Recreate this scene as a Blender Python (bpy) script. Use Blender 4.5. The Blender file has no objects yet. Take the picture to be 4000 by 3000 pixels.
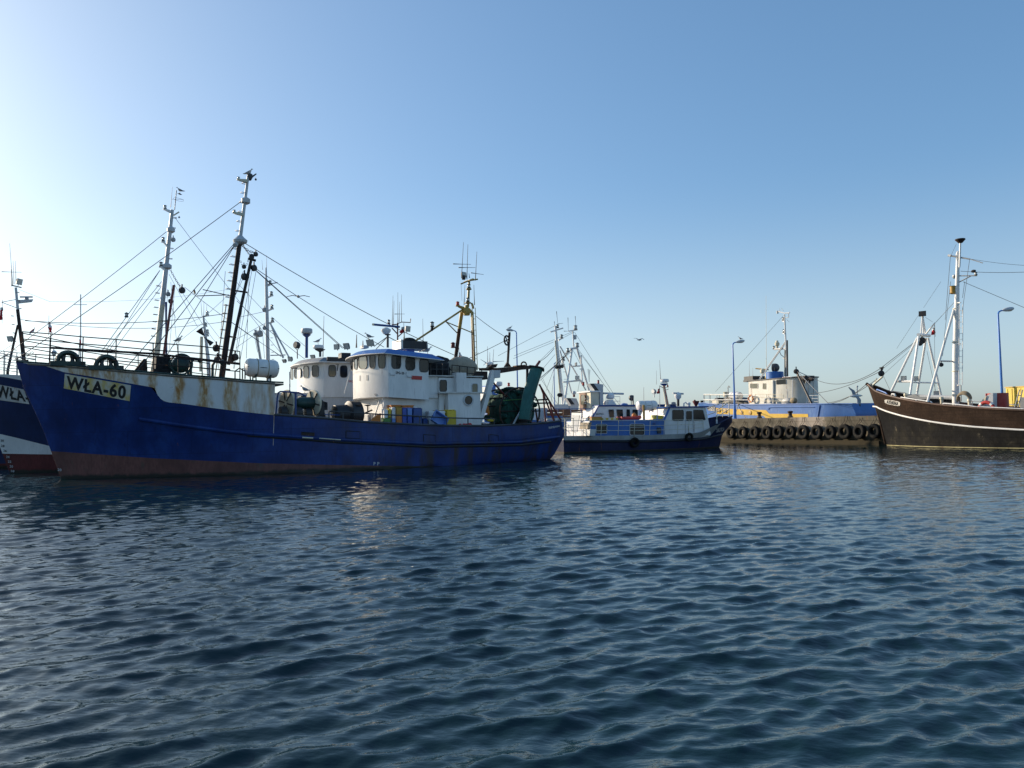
import bpy, bmesh, math, random
import numpy as np
from mathutils import Vector as V, Matrix

random.seed(7)
sc = bpy.context.scene
COL = sc.collection
R = math.radians

# ------------------------------------------------------------------ camera
FPX, EYE, PITCH, ROLL = 3111.0, 1.9, R(2.92), R(1.05)
_f = V((0, math.cos(PITCH), math.sin(PITCH)))
_r0, _u0 = V((1, 0, 0)), V((0, -math.sin(PITCH), math.cos(PITCH)))
_r = math.cos(ROLL)*_r0 - math.sin(ROLL)*_u0
_u = math.cos(ROLL)*_u0 + math.sin(ROLL)*_r0
CAM = V((0, 0, EYE))
cd = bpy.data.cameras.new('camera'); cam = bpy.data.objects.new('camera', cd); COL.objects.link(cam)
cd.sensor_width = 36; cd.lens = 36*FPX/4000; cd.clip_start = .1; cd.clip_end = 9000
m = Matrix((_r, _u, -_f)).transposed().to_4x4(); m.translation = CAM
cam.matrix_world = m
sc.camera = cam

# ------------------------------------------------------------------ light
SUN_AZ, SUN_EL = R(-58), R(18)          # azimuth from +Y towards +X
w = bpy.data.worlds.new('World'); sc.world = w; w.use_nodes = True
nt = w.node_tree; nt.nodes.clear()
sky = nt.nodes.new('ShaderNodeTexSky'); sky.sky_type = 'NISHITA'; sky.sun_disc = False
sky.sun_elevation = SUN_EL; sky.sun_rotation = SUN_AZ
sky.air_density = .8; sky.dust_density = 1.2; sky.ozone_density = 2.0; sky.altitude = 0
bg = nt.nodes.new('ShaderNodeBackground'); bg.inputs[1].default_value = .12
wo = nt.nodes.new('ShaderNodeOutputWorld')
gm = nt.nodes.new('ShaderNodeGamma'); gm.inputs[1].default_value = .65
hs = nt.nodes.new('ShaderNodeHueSaturation'); hs.inputs['Saturation'].default_value = 1.28
wb = nt.nodes.new('ShaderNodeMix'); wb.data_type = 'RGBA'; wb.blend_type = 'MULTIPLY'; wb.inputs[0].default_value = 1
wb.inputs[7].default_value = (1.76, 2.0, 2.12, 1)     # the camera's cool white balance
tg = nt.nodes.new('ShaderNodeTexCoord'); sx = nt.nodes.new('ShaderNodeSeparateXYZ'); hz = nt.nodes.new('ShaderNodeMapRange'); hz.interpolation_type = 'SMOOTHSTEP'
hz.inputs[1].default_value = -.02; hz.inputs[2].default_value = .30; hz.inputs[3].default_value = .62; hz.inputs[4].default_value = 1.34      # haze pales the air near the horizon
nt.links.new(tg.outputs['Generated'], sx.inputs[0]); nt.links.new(sx.outputs[2], hz.inputs[0]); nt.links.new(hz.outputs[0], hs.inputs['Saturation'])
nt.links.new(sky.outputs[0], gm.inputs[0]); nt.links.new(gm.outputs[0], hs.inputs['Color']); nt.links.new(hs.outputs[0], wb.inputs[6])
nt.links.new(wb.outputs[2], bg.inputs[0]); nt.links.new(bg.outputs[0], wo.inputs[0])
sl = bpy.data.lights.new('sun', 'SUN'); sl.energy = 5.0; sl.angle = R(.5); sl.color = (1, .84, .64)
so = bpy.data.objects.new('sun', sl); COL.objects.link(so)
sd = V((math.sin(SUN_AZ)*math.cos(SUN_EL), math.cos(SUN_AZ)*math.cos(SUN_EL), math.sin(SUN_EL)))
so.rotation_euler = sd.to_track_quat('Z', 'Y').to_euler(); so.location = sd*60
sc.view_settings.view_transform = 'Standard'; sc.view_settings.look = 'None'
sc.view_settings.exposure = 0.25; sc.view_settings.gamma = 1
sc.render.engine = 'CYCLES'; sc.cycles.use_denoising = True
sc.cycles.max_bounces = 6

# ------------------------------------------------------------------ helpers
def ray(p):
    return _f + (p[0]-2000)/FPX*_r + (1500-p[1])/FPX*_u
def gnd(p, z=0.0):
    d = ray(p); return CAM + d*((z-EYE)/d.z)
def at_dist(p, y):
    d = ray(p); return CAM + d*(y/d.y)

class Frame:
    """a vessel's own axes: u along it (to the right), v across it (away from the viewer), z up"""
    def __init__(s, o, deg):
        s.o = V((o[0], o[1], 0)); s.deg = deg
        s.a = V((math.cos(R(deg)), math.sin(R(deg)), 0)); s.n = V((-math.sin(R(deg)), math.cos(R(deg)), 0))
    def loc(s, w):
        d = w - s.o; return V((d.dot(s.a), d.dot(s.n), d.z))
    def wor(s, p): return s.o + s.a*p[0] + s.n*p[1] + V((0, 0, p[2]))
    def __call__(s, p, v=0.0):
        d = ray(p); t = (v + (s.o-CAM).dot(s.n))/d.dot(s.n); return s.loc(CAM + d*t)
    def u(s, p, u):
        d = ray(p); t = (u + (s.o-CAM).dot(s.a))/d.dot(s.a); return s.loc(CAM + d*t)

def cr(x0, y0, k): return lambda x, y: (x0+x*k, y0+y*k)      # picture-crop readings to photo readings
I_ = lambda x, y: (x, y)
cA = cr(0, 1200, .45215); cB = cr(500, 1250, .31646); cC = cr(1050, 1250, .27125); cD = cr(1550, 1250, .3316)
cE = cr(2150, 1400, .33906); cG = cr(2700, 1400, .36166); cI = cr(3300, 1100, .42194); cJ = cr(550, 650, .30136)
cK = cr(0, 950, .30139); cL = cr(450, 1000, .33906); cN = cr(1400, 900, .3316); cQ = cr(2000, 1200, .2713)
cR = cr(2850, 1150, .27119); cS = cr(3550, 850, .24116); cT = cr(1400, 1500, .38427); cU = cr(1060, 1500, .18083)
cV = cr(1840, 1400, .18083); cW = cr(3560, 1480, .19892); cX = cr(2200, 1540, .19892); cY = cr(2720, 1540, .18083)
cZ = cr(480, 1280, .18987); cO = cr(1000, 1650, .5425)

class MB:
    def __init__(s): s.v = []; s.f = []; s.m = []
    def add(s, vs, fs, mi=0):
        b = len(s.v); s.v += [V(x) for x in vs]
        for f in fs: s.f.append([b+i for i in f]); s.m.append(mi)
        return s
    def box(s, a, b, mi=0):
        (x0, y0, z0), (x1, y1, z1) = a, b
        x0, x1 = min(x0, x1), max(x0, x1); y0, y1 = min(y0, y1), max(y0, y1); z0, z1 = min(z0, z1), max(z0, z1)
        return s.add([(x0,y0,z0),(x1,y0,z0),(x1,y1,z0),(x0,y1,z0),(x0,y0,z1),(x1,y0,z1),(x1,y1,z1),(x0,y1,z1)],
              [(3,2,1,0),(4,5,6,7),(0,1,5,4),(1,2,6,5),(2,3,7,6),(3,0,4,7)], mi)
    def obox(s, c, sz, M, mi=0):
        h = [V((i*sz[0]/2, j*sz[1]/2, k*sz[2]/2)) for k in (-1, 1) for i, j in ((-1,-1),(1,-1),(1,1),(-1,1))]
        return s.add([V(c)+M@p for p in h], [(3,2,1,0),(4,5,6,7),(0,1,5,4),(1,2,6,5),(2,3,7,6),(3,0,4,7)], mi)
    def pris(s, poly, ext, mi=0, top=None):
        n = len(poly); ext = V(ext)
        q = [V(p) for p in poly]; t = [V(p) for p in top] if top else [p+ext for p in q]
        return s.add(q+t, [tuple(range(n-1, -1, -1)), tuple(range(n, 2*n))]+[(i, (i+1) % n, n+(i+1) % n, n+i) for i in range(n)], mi)
    def tube(s, pts, r, seg=8, mi=0, cap=True):
        pts = [V(p) for p in pts]; n = len(pts)
        rs = list(r) if hasattr(r, '__len__') else [r]*n
        vs = []; prev = None
        for i, p in enumerate(pts):
            t = (pts[min(i+1, n-1)]-pts[max(i-1, 0)]).normalized()
            a = V((0, 0, 1)) if abs(t.z) < .9 else V((1, 0, 0))
            if prev is None: x = t.cross(a).normalized()
            else:
                x = prev - t*prev.dot(t)
                x = x.normalized() if x.length > 1e-6 else t.cross(a).normalized()
            y = t.cross(x); prev = x
            vs += [p+(x*math.cos(k*2*math.pi/seg)+y*math.sin(k*2*math.pi/seg))*rs[i] for k in range(seg)]
        fs = [(i*seg+k, i*seg+(k+1) % seg, (i+1)*seg+(k+1) % seg, (i+1)*seg+k) for i in range(n-1) for k in range(seg)]
        if cap: fs += [tuple(range(seg-1, -1, -1)), tuple(range((n-1)*seg, n*seg))]
        return s.add(vs, fs, mi)
    def lathe(s, c, prof, axis=(0, 0, 1), seg=16, mi=0):
        """prof: (radius, height along the axis)"""
        ax = V(axis).normalized(); a = V((0, 0, 1)) if abs(ax.z) < .9 else V((1, 0, 0))
        x = ax.cross(a).normalized(); y = ax.cross(x); c = V(c); n = len(prof)
        vs = [c+ax*h+(x*math.cos(k*2*math.pi/seg)+y*math.sin(k*2*math.pi/seg))*max(r, 1e-4) for r, h in prof for k in range(seg)]
        fs = [(i*seg+k, i*seg+(k+1) % seg, (i+1)*seg+(k+1) % seg, (i+1)*seg+k) for i in range(n-1) for k in range(seg)]
        fs += [tuple(range(seg-1, -1, -1)), tuple(range((n-1)*seg, n*seg))]
        return s.add(vs, fs, mi)
    def sph(s, c, r, seg=14, sc_=(1, 1, 1), mi=0):
        n = seg//2; b = len(s.v)
        s.lathe((0, 0, 0), [(math.sin(math.pi*i/n), -math.cos(math.pi*i/n)) for i in range(n+1)], seg=seg, mi=mi)
        for i in range(b, len(s.v)): s.v[i] = V(c)+V((s.v[i][0]*sc_[0], s.v[i][1]*sc_[1], s.v[i][2]*sc_[2]))*r
        return s
    def torus(s, c, R_, r, axis, seg=24, ss=10, mi=0, a0=0, a1=2*math.pi, flat=1.0):
        ax = V(axis).normalized(); a = V((0, 0, 1)) if abs(ax.z) < .9 else V((1, 0, 0))
        x = ax.cross(a).normalized(); y = x.cross(ax); c = V(c)
        closed = abs(a1-a0-2*math.pi) < 1e-4; n = seg if closed else seg+1; vs = []
        for i in range(n):
            t = a0+(a1-a0)*i/seg; d = x*math.cos(t)+y*math.sin(t)
            for k in range(ss):
                q = 2*math.pi*k/ss; vs.append(c+d*(R_+r*math.cos(q))+ax*(r*flat*math.sin(q)))
        fs = [(i*ss+k, i*ss+(k+1) % ss, ((i+1) % n)*ss+(k+1) % ss, ((i+1) % n)*ss+k) for i in range(seg) for k in range(ss)]
        return s.add(vs, fs, mi)
    def grid(s, rows, mi=0, mf=None):
        n = len(rows[0]); b = len(s.v)
        for r_ in rows: s.v += [V(p) for p in r_]
        for i in range(len(rows)-1):
            for j in range(n-1):
                s.f.append([b+i*n+j, b+i*n+j+1, b+(i+1)*n+j+1, b+(i+1)*n+j]); s.m.append(mf(i, j) if mf else mi)
        return s
    def build(s, name, mats, parent=None, loc=None, rot=None, smooth=35, tex=None):
        me = bpy.data.meshes.new(name); me.from_pydata([tuple(p) for p in s.v], [], s.f)
        mats = mats if isinstance(mats, (list, tuple)) else [mats]
        for x in mats: me.materials.append(x)
        me.polygons.foreach_set('material_index', s.m)
        bm = bmesh.new(); bm.from_mesh(me); bmesh.ops.recalc_face_normals(bm, faces=bm.faces[:]); bm.to_mesh(me); bm.free()
        if smooth:
            me.polygons.foreach_set('use_smooth', [True]*len(me.polygons)); me.set_sharp_from_angle(angle=R(smooth))
        me.update()
        o = bpy.data.objects.new(name, me); COL.objects.link(o)
        if parent: o.parent = parent
        if loc is not None: o.location = loc
        if rot is not None: o.rotation_euler = rot
        return o

def tag(o, label=None, cat=None, group=None, kind=None):
    if label: o['label'] = label
    if cat: o['category'] = cat
    if group: o['group'] = group
    if kind: o['kind'] = kind
    return o
def empty(name, loc, rz=0, label=None, cat=None, group=None):
    o = bpy.data.objects.new(name, None); COL.objects.link(o); o.empty_display_size = .3
    o.location = loc; o.rotation_euler = (0, 0, rz); return tag(o, label, cat, group)
def copy_tree(o, parent=None):
    c = o.copy(); COL.objects.link(c)
    if parent: c.parent = parent
    for ch in list(o.children): copy_tree(ch, c)
    return c
def vessel(name, fr, label, cat, group=None): return empty(name, fr.o, R(fr.deg), label, cat, group)
def sag(a, b, s=0.0, n=9):
    a, b = V(a), V(b); return [a.lerp(b, i/(n-1))-V((0, 0, 4*s*(i/(n-1))*(1-i/(n-1)))) for i in range(n)]
def lerp(a, b, t): return a+(b-a)*t
def cs(tab, x):
    xs = [t[0] for t in tab]; ys = [t[1] for t in tab]; n = len(xs)
    if x <= xs[0]: return ys[0]
    if x >= xs[-1]: return ys[-1]
    i = max(k for k in range(n) if xs[k] <= x); i = min(i, n-2)
    def sl_(k):
        if k == 0: return (ys[1]-ys[0])/(xs[1]-xs[0])
        if k == n-1: return (ys[-1]-ys[-2])/(xs[-1]-xs[-2])
        a = (ys[k]-ys[k-1])/(xs[k]-xs[k-1]); b = (ys[k+1]-ys[k])/(xs[k+1]-xs[k])
        return 0 if a*b <= 0 else 2*a*b/(a+b)
    h = xs[i+1]-xs[i]; t = (x-xs[i])/h
    return (2*t**3-3*t**2+1)*ys[i]+(t**3-2*t**2+t)*h*sl_(i)+(-2*t**3+3*t**2)*ys[i+1]+(t**3-t**2)*h*sl_(i+1)

# ------------------------------------------------------------------ materials
def mat(name, col, rough=.5, var=.18, rust=0.0, rustcol=(.17, .065, .022), metal=0.0, sc_=1.0, bump=.0, streak=.3, spec=.5, extra=None, dirt=None):
    x = bpy.data.materials.new(name); x.use_nodes = True; t = x.node_tree; N = t.nodes; L = t.links
    b = N['Principled BSDF']; b.inputs['Metallic'].default_value = metal; b.inputs['Specular IOR Level'].default_value = spec
    tc = N.new('ShaderNodeTexCoord')
    def noise(scale, vec=(1, 1, 1), det=5, rg=.6):
        mp = N.new('ShaderNodeMapping'); mp.inputs['Scale'].default_value = vec
        L.new(tc.outputs['Object'], mp.inputs[0]); n = N.new('ShaderNodeTexNoise')
        n.inputs['Scale'].default_value = scale; n.inputs['Detail'].default_value = det; n.inputs['Roughness'].default_value = rg
        L.new(mp.outputs[0], n.inputs['Vector']); return n.outputs['Fac']
    def ramp(src, a, b_):
        r_ = N.new('ShaderNodeMapRange'); r_.inputs[1].default_value = a; r_.inputs[2].default_value = b_
        L.new(src, r_.inputs[0]); return r_.outputs[0]
    def mix(fac, a, b_, mode='MIX'):
        q = N.new('ShaderNodeMix'); q.data_type = 'RGBA'; q.blend_type = mode
        if isinstance(fac, float): q.inputs[0].default_value = fac
        else: L.new(fac, q.inputs[0])
        for s_, val in ((q.inputs[6], a), (q.inputs[7], b_)):
            if isinstance(val, tuple): s_.default_value = (*val, 1)
            else: L.new(val, s_)
        return q.outputs[2]
    x['_'] = 0
    n1 = noise(1.3*sc_, (1, 1, streak+.3))
    dk = dirt or tuple(c*(1-var*2.2) for c in col); lt = tuple(min(1, c*(1+var*.9)+var*.012) for c in col)
    c = mix(ramp(n1, .3, .72), dk, lt)
    n3 = noise(14*sc_, (1, 1, streak), 4)
    c = mix(ramp(n3, .45, .75), c, tuple(q*(1-var*1.6) for q in col)) if var > .05 else c
    if rust > 0:
        n2 = noise(2.6*sc_, (1.6, 1.6, streak), 7, .66)
        c = mix(ramp(n2, .66-rust*.3, .74-rust*.25), c, rustcol)
    if extra: c = extra(N, L, tc, c, mix, ramp, noise)
    L.new(c, b.inputs['Base Color'])
    rr = N.new('ShaderNodeMapRange'); rr.inputs[3].default_value = max(.02, rough-.1); rr.inputs[4].default_value = min(1, rough+.14)
    L.new(n3, rr.inputs[0]); L.new(rr.outputs[0], b.inputs['Roughness'])
    if bump:
        bp = N.new('ShaderNodeBump'); bp.inputs['Strength'].default_value = .6; bp.inputs['Distance'].default_value = bump
        nb = noise(5*sc_, (1, 1, .8), 6, .65); L.new(nb, bp.inputs['Height']); L.new(bp.outputs[0], b.inputs['Normal'])
    return x

M = {}
M['white'] = mat('white_paint', (.74, .73, .70), .42, .09, .06, sc_=.9, streak=.18)
M['white_clean'] = mat('clean_white_paint', (.78, .77, .74), .4, .05, 0)
M['white_worn'] = mat('worn_white_paint', (.62, .60, .55), .5, .14, .30, sc_=1.3, streak=.2)
M['cream'] = mat('cream_paint', (.66, .60, .44), .5, .1, .12)
M['grey'] = mat('grey_paint', (.33, .34, .34), .5, .14, .1)
M['lightgrey'] = mat('light_grey_paint', (.52, .54, .55), .45, .1, .08)
M['darkgrey'] = mat('dark_grey_paint', (.06, .062, .066), .55, .2, .06)
M['black'] = mat('black_paint', (.018, .018, .02), .5, .2, .12)
M['rubber'] = mat('black_rubber', (.014, .0135, .012), .8, .35, 0, bump=.01, spec=.2)
M['rust'] = mat('rusty_steel', (.065, .032, .02), .75, .35, .45, bump=.006)
M['darkrust'] = mat('dark_rusty_steel', (.030, .018, .015), .7, .35, .3)
M['red'] = mat('red_paint', (.42, .035, .03), .45, .15, .05)
M['darkred'] = mat('dark_red_paint', (.16, .022, .02), .5, .2, .1)
M['yellow'] = mat('yellow_paint', (.62, .40, .04), .5, .18, .12)
M['mastyellow'] = mat('mast_yellow_paint', (.46, .32, .07), .45, .25, .3)
M['blue'] = mat('bright_blue_paint', (.03, .15, .46), .42, .12, .04)
M['roofblue'] = mat('roof_blue_paint', (.035, .155, .46), .4, .1, .02)
M['deckblue'] = mat('deep_blue_paint', (.022, .075, .27), .42, .16, .03)
M['lampblue'] = mat('lamp_blue_paint', (.045, .20, .58), .4, .08, 0)
M['greenmach'] = mat('dark_green_machinery', (.012, .05, .042), .5, .3, .15)
M['glass'] = mat('dark_window_glass', (.010, .013, .016), .06, .1, 0, spec=.35)
M['curtain'] = mat('window_with_blind', (.13, .12, .075), .12, .2, 0)
M['lens'] = mat('lamp_lens', (.55, .55, .5), .1, .05, 0, spec=.8)
M['alu'] = mat('dull_aluminium', (.45, .46, .46), .4, .1, 0, metal=.7)
M['wire'] = mat('greased_wire', (.05, .05, .052), .5, .2, 0)
M['rope'] = mat('hemp_rope', (.34, .27, .17), .85, .25, 0)
M['wood'] = mat('varnished_wood', (.22, .085, .03), .45, .3, 0, streak=3)
M['deck'] = mat('deck_planks', (.16, .13, .10), .8, .3, .1)
M['orange'] = mat('orange_plastic', (.62, .20, .03), .5, .12, 0)
M['pred'] = mat('red_plastic', (.55, .045, .035), .5, .15, 0)
M['pblue'] = mat('blue_plastic', (.035, .09, .40), .45, .14, 0)
M['plblue'] = mat('pale_blue_plastic', (.14, .27, .62), .5, .12, 0)
M['pyellow'] = mat('yellow_plastic', (.70, .50, .03), .45, .12, 0)
M['ochre'] = mat('ochre_plastic', (.46, .26, .035), .5, .16, 0)
M['foam'] = mat('white_foam', (.76, .77, .76), .8, .08, 0)
M['pgreen'] = mat('green_plastic', (.10, .28, .06), .5, .15, 0)
M['net'] = mat('green_net', (.010, .085, .062), .9, .45, 0, sc_=4, bump=.05)
M['netdark'] = mat('dark_net', (.02, .022, .026), .9, .4, 0, sc_=4, bump=.05)
M['doorgreen'] = mat('trawl_door_green', (.018, .13, .11), .55, .22, .10, sc_=.9, streak=.35)
M['canvas'] = mat('pale_canvas', (.42, .36, .27), .85, .2, 0, bump=.02)
M['flagw'] = mat('flag_white', (.7, .7, .7), .8, .05); M['flagr'] = mat('flag_red', (.55, .03, .04), .8, .08)
M['brownb'] = mat('brown_black_boards', (.10, .05, .03), .6, .3, 0)
M['featherw'] = mat('white_feathers', (.72, .71, .69), .8, .08); M['featherg'] = mat('grey_feathers', (.24, .25, .27), .8, .12)
M['featherb'] = mat('black_feathers', (.03, .03, .03), .8, .1); M['beak'] = mat('gull_beak', (.55, .33, .04), .5, .1)

# ------------------------------------------------------------------ water
def make_water():
    ap = np.array([0., -5.]); rs = [4.5]
    while rs[-1] < 130: rs.append(rs[-1]*1.0030+.001)
    while rs[-1] < 5000: rs.append(rs[-1]*1.06)
    rs = np.array(rs); th = np.linspace(R(-64), R(64), 1250)
    Rg, Tg = np.meshgrid(rs, th, indexing='ij')
    X = ap[0]+Rg*np.sin(Tg); Y = ap[1]+Rg*np.cos(Tg)
    sp = Rg*.0030+.006
    rng = np.random.default_rng(11); Z = np.zeros_like(X); DX = np.zeros_like(X); DY = np.zeros_like(X)
    n = 84; lam = .05*(.82/.05)**((np.arange(n)+rng.random(n))/n); wind = R(112)
    patch = .78+.3*np.sin(X*.19+Y*.07+1.0)*np.sin(Y*.11-X*.05+.5)
    for l in lam:
        k = 2*np.pi/l; spread = .36 if l > .4 else .65
        d = wind+rng.normal(0, spread); slope = .0215*(1.35 if .17 < l < .5 else (1.0 if l >= .5 else .9))
        a = slope/k*math.sqrt(2); pz = rng.random()*2*np.pi
        fade = np.clip(l/(2.6*sp)-.35, 0, 1)
        if not fade.any(): continue
        p = k*(X*math.cos(d)+Y*math.sin(d))+pz; aa = a*fade*patch
        Z += aa*np.cos(p); s_ = aa*np.sin(p)*.9; DX -= s_*math.cos(d); DY -= s_*math.sin(d)
    nr, nc = X.shape
    co = np.stack([X+DX, Y+DY, Z], -1).reshape(-1, 3).astype(np.float32)
    i = np.arange(nr-1)[:, None]*nc+np.arange(nc-1)[None, :]
    q = np.stack([i, i+1, i+nc+1, i+nc], -1).reshape(-1, 4)[:, ::-1].astype(np.int32)
    me = bpy.data.meshes.new('water'); me.vertices.add(len(co)); me.vertices.foreach_set('co', co.ravel())
    me.loops.add(q.size); me.loops.foreach_set('vertex_index', q.ravel())
    me.polygons.add(len(q)); me.polygons.foreach_set('loop_start', np.arange(0, q.size, 4, dtype=np.int32))
    me.polygons.foreach_set('use_smooth', np.ones(len(q), bool)); me.update(); me.validate()
    x = bpy.data.materials.new('sea_water'); x.use_nodes = True; t = x.node_tree; b = t.nodes['Principled BSDF']
    b.inputs['Base Color'].default_value = (.004, .022, .025, 1); b.inputs['Roughness'].default_value = .045
    b.inputs['IOR'].default_value = 1.333
    tc = t.nodes.new('ShaderNodeTexCoord'); prev = None
    for scale, dist, st in ((4.2, .020, .5), (11., .010, .5), (30., .004, .5)):
        mp = t.nodes.new('ShaderNodeMapping'); mp.inputs['Rotation'].default_value = (0, 0, R(20)); mp.inputs['Scale'].default_value = (.55, 1, 1)
        nz = t.nodes.new('ShaderNodeTexNoise'); nz.inputs['Scale'].default_value = scale; nz.inputs['Detail'].default_value = 3
        bp = t.nodes.new('ShaderNodeBump'); bp.inputs['Strength'].default_value = st; bp.inputs['Distance'].default_value = dist
        t.links.new(tc.outputs['Object'], mp.inputs[0]); t.links.new(mp.outputs[0], nz.inputs['Vector']); t.links.new(nz.outputs['Fac'], bp.inputs['Height'])
        if prev: t.links.new(prev.outputs[0], bp.inputs['Normal'])
        prev = bp
    t.links.new(prev.outputs[0], b.inputs['Normal']); me.materials.append(x)
    o = bpy.data.objects.new('water', me); COL.objects.link(o); tag(o, kind='structure')
make_water()

# ------------------------------------------------------------------ hulls
class Hull:
    """half-breadth surface h(u,z); lend/rend are the profiles (z,u) of the picture-left and picture-right ends"""
    def __init__(s, fr, lend, rend, deck, wl, B, Bw, zt, p=1.3):
        s.fr, s.deck, s.wl, s.B, s.Bw, s.zt, s.p = fr, deck, wl, B, Bw, zt, p
        s.lz, s.lu = zip(*lend); s.rz, s.ru = zip(*rend)
    def us(s, z): return float(np.interp(z, s.lz, s.lu))
    def ue(s, z): return float(np.interp(z, s.rz, s.ru))
    def h(s, u, z):
        q = min(1, max(0, (u-s.us(z))/(s.ue(z)-s.us(z)))); t = min(1.15, max(0, z/s.zt))
        d = s.B*cs(s.deck, q); w_ = s.Bw*cs(s.wl, q)*(1-.3*max(0, -z))
        return w_+(d-w_)*t**s.p
    def px(s, p, off=0.0):
        def g(v): q = s.fr(p, v); return v+s.h(q.x, q.z)+off
        lo = -s.B*1.25; st_ = (s.B*1.25+.02)/22; hi = lo
        for _ in range(23):                      # first crossing from the viewer's side
            hi = lo+st_
            if g(hi) >= 0: break
            lo = hi
        for _ in range(18):
            v = (lo+hi)/2
            if g(v) >= 0: hi = v
            else: lo = v
        v = (lo+hi)/2
        return s.fr(p, v)
    def at(s, u, z, off=0.0): return V((u, -(s.h(u, z)+off), z))
    def line(s, pts):
        q = sorted([(s.px(p).x, s.px(p).z) for p in pts]); us_, zs_ = [a for a, _ in q], [b for _, b in q]
        return lambda u: float(np.interp(u, us_, zs_))
    def build(s, name, lines, mats, bands, parent, ncol=90, nsub=6, u0=None, u1=None, pw=1.35, extra=()):
        ss = [(j/ncol) for j in range(ncol+1)]
        ss = [.5*(2*q)**pw if q < .5 else 1-.5*(2*(1-q))**pw for q in ss]
        rows = []; rb = []
        for k in range(len(lines)-1):
            for i in range(nsub+(1 if k == len(lines)-2 else 0)):
                rows.append((k, i/nsub)); rb.append(bands[k])
        near = []
        for k, f in rows:
            r_ = []
            for q in ss:
                z = 1.
                for _ in range(5):
                    a, b = s.us(z), s.ue(z)
                    if u0 is not None: a = u0
                    if u1 is not None: b = u1
                    u = a+q*(b-a); z = lerp(lines[k](u), lines[k+1](u), f)
                r_.append((u, -s.h(u, z), z))
            near.append(r_)
        mb = MB(); mb.grid(near, mf=lambda i, j: rb[i])
        far = [[(p[0], -p[1], p[2]) for p in r_] for r_ in near]; mb.grid(far, mf=lambda i, j: rb[i])
        for e in (0, -1): mb.grid([[near[i][e], far[i][e]] for i in range(len(rows))], mf=lambda i, j: rb[i])
        s.top = near[-1]
        return mb.build(name, mats, parent, smooth=30)

def deck_mesh(hull, zf, ua, ub, name, mt, parent, inset=.04, n=24, th=.06):
    mb = MB(); rows = []
    for i in range(n+1):
        u = lerp(ua, ub, i/n); z = zf(u); h = max(.01, hull.h(u, z)-inset)
        rows.append([(u, -h, z), (u, h, z), (u, h, z-th), (u, -h, z-th), (u, -h, z)])
    return mb.grid(rows).build(name, mt, parent)

def hull_tube(hull, pts_uz, r, name, mt, parent, both=True, off=0.0, seg=8):
    mb = MB(); p = [hull.at(u, z, off) for u, z in pts_uz]; mb.tube(p, r, seg)
    if both: mb.tube([(q[0], -q[1], q[2]) for q in p], r, seg)
    return mb.build(name, mt, parent)

_txt = {}
def text_verts(s, bold=.02):
    if (s, bold) in _txt: return _txt[(s, bold)]
    cu = bpy.data.curves.new('lettering', 'FONT'); cu.body = s; cu.size = 1; cu.offset = bold; cu.resolution_u = 4; cu.space_character = 1+bold*4
    o = bpy.data.objects.new('lettering', cu); COL.objects.link(o)
    dg = bpy.context.evaluated_depsgraph_get(); me = bpy.data.meshes.new_from_object(o.evaluated_get(dg))
    v = [tuple(x.co) for x in me.vertices]; f = [tuple(p.vertices) for p in me.polygons]
    bpy.data.objects.remove(o); bpy.data.meshes.remove(me)
    xs = [a[0] for a in v]; ys = [a[1] for a in v]
    x0, x1, y0, y1 = min(xs), max(xs), min(ys), max(ys)
    v = [((a[0]-x0)/(x1-x0), (a[1]-y0)/(y1-y0)) for a in v]
    _txt[(s, bold)] = (v, f); return v, f
def bil(c, x, y):
    """c: TL,TR,BR,BL corners; y up"""
    tl, tr, br, bl = [V(q) for q in c]
    return (bl*(1-x)+br*x)*(1-y)+(tl*(1-x)+tr*x)*y
def lettering(s, corners, proj, mt, parent, name='lettering', bold=.02, thick=None):
    """letters laid on a surface: corners in 2D, proj maps a 2D point to the surface"""
    v, f = text_verts(s, bold); mb = MB()
    mb.add([proj(tuple(bil([(*c, 0) for c in corners], x, y))[:2]) for x, y in v], f)
    return mb.build(name, mt, parent, smooth=0)
def plate(corners, proj, mt, parent, name='name_plate', nx=12, ny=4, off=None):
    rows = [[proj(tuple(bil([(*c, 0) for c in corners], i/nx, 1-j/ny))[:2]) for i in range(nx+1)] for j in range(ny+1)]
    return MB().grid(rows).build(name, mt, parent)

def rq(c4, n=4, rad=.22, grow=0.0):
    """rounded outline inside a 3D quad TL,TR,BR,BL"""
    c4 = [V(p) for p in c4]; ce = sum(c4, V())/4; c4 = [ce+(p-ce)*(1+grow) for p in c4]; out = []
    for cx, cy, a0 in ((1-rad, 1-rad, 0), (rad, 1-rad, 90), (rad, rad, 180), (1-rad, rad, 270)):
        for i in range(n+1):
            a = R(a0+90*i/n); out.append(bil(c4, cx+rad*math.cos(a), cy+rad*math.sin(a)))
    return out
def window(c4, parent, frame='darkgrey', glass='glass', rad=.22, depth=.03, grow=.16, name='window', out=None):
    c4 = [V(p) for p in c4]; nrm = (c4[1]-c4[0]).cross(c4[3]-c4[0]).normalized()*-1
    if out is not None and nrm.dot(V(out)) < 0: nrm = -nrm
    a, b = rq(c4, rad=rad), rq(c4, rad=rad, grow=grow); n = len(a)
    pane = MB().pris([p-nrm*.01 for p in a], nrm*.022).build(name, M[glass], parent, smooth=0)
    vs = [p-nrm*.01 for p in b]+[p+nrm*depth for p in b]+[p+nrm*depth for p in a]+[p for p in a]
    fs = [(k*n+i, k*n+(i+1) % n, (k+1)*n+(i+1) % n, (k+1)*n+i) for k in range(3) for i in range(n)]
    MB().add(vs, fs).build('window_frame', M[frame], pane, smooth=0)
    return pane
def bxp(mb, fr, tl, br, v0, dep, mi=0):
    a, b = fr(tl, v0), fr(br, v0); return mb.box((a.x, v0, a.z), (b.x, v0+dep, b.z), mi)
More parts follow.
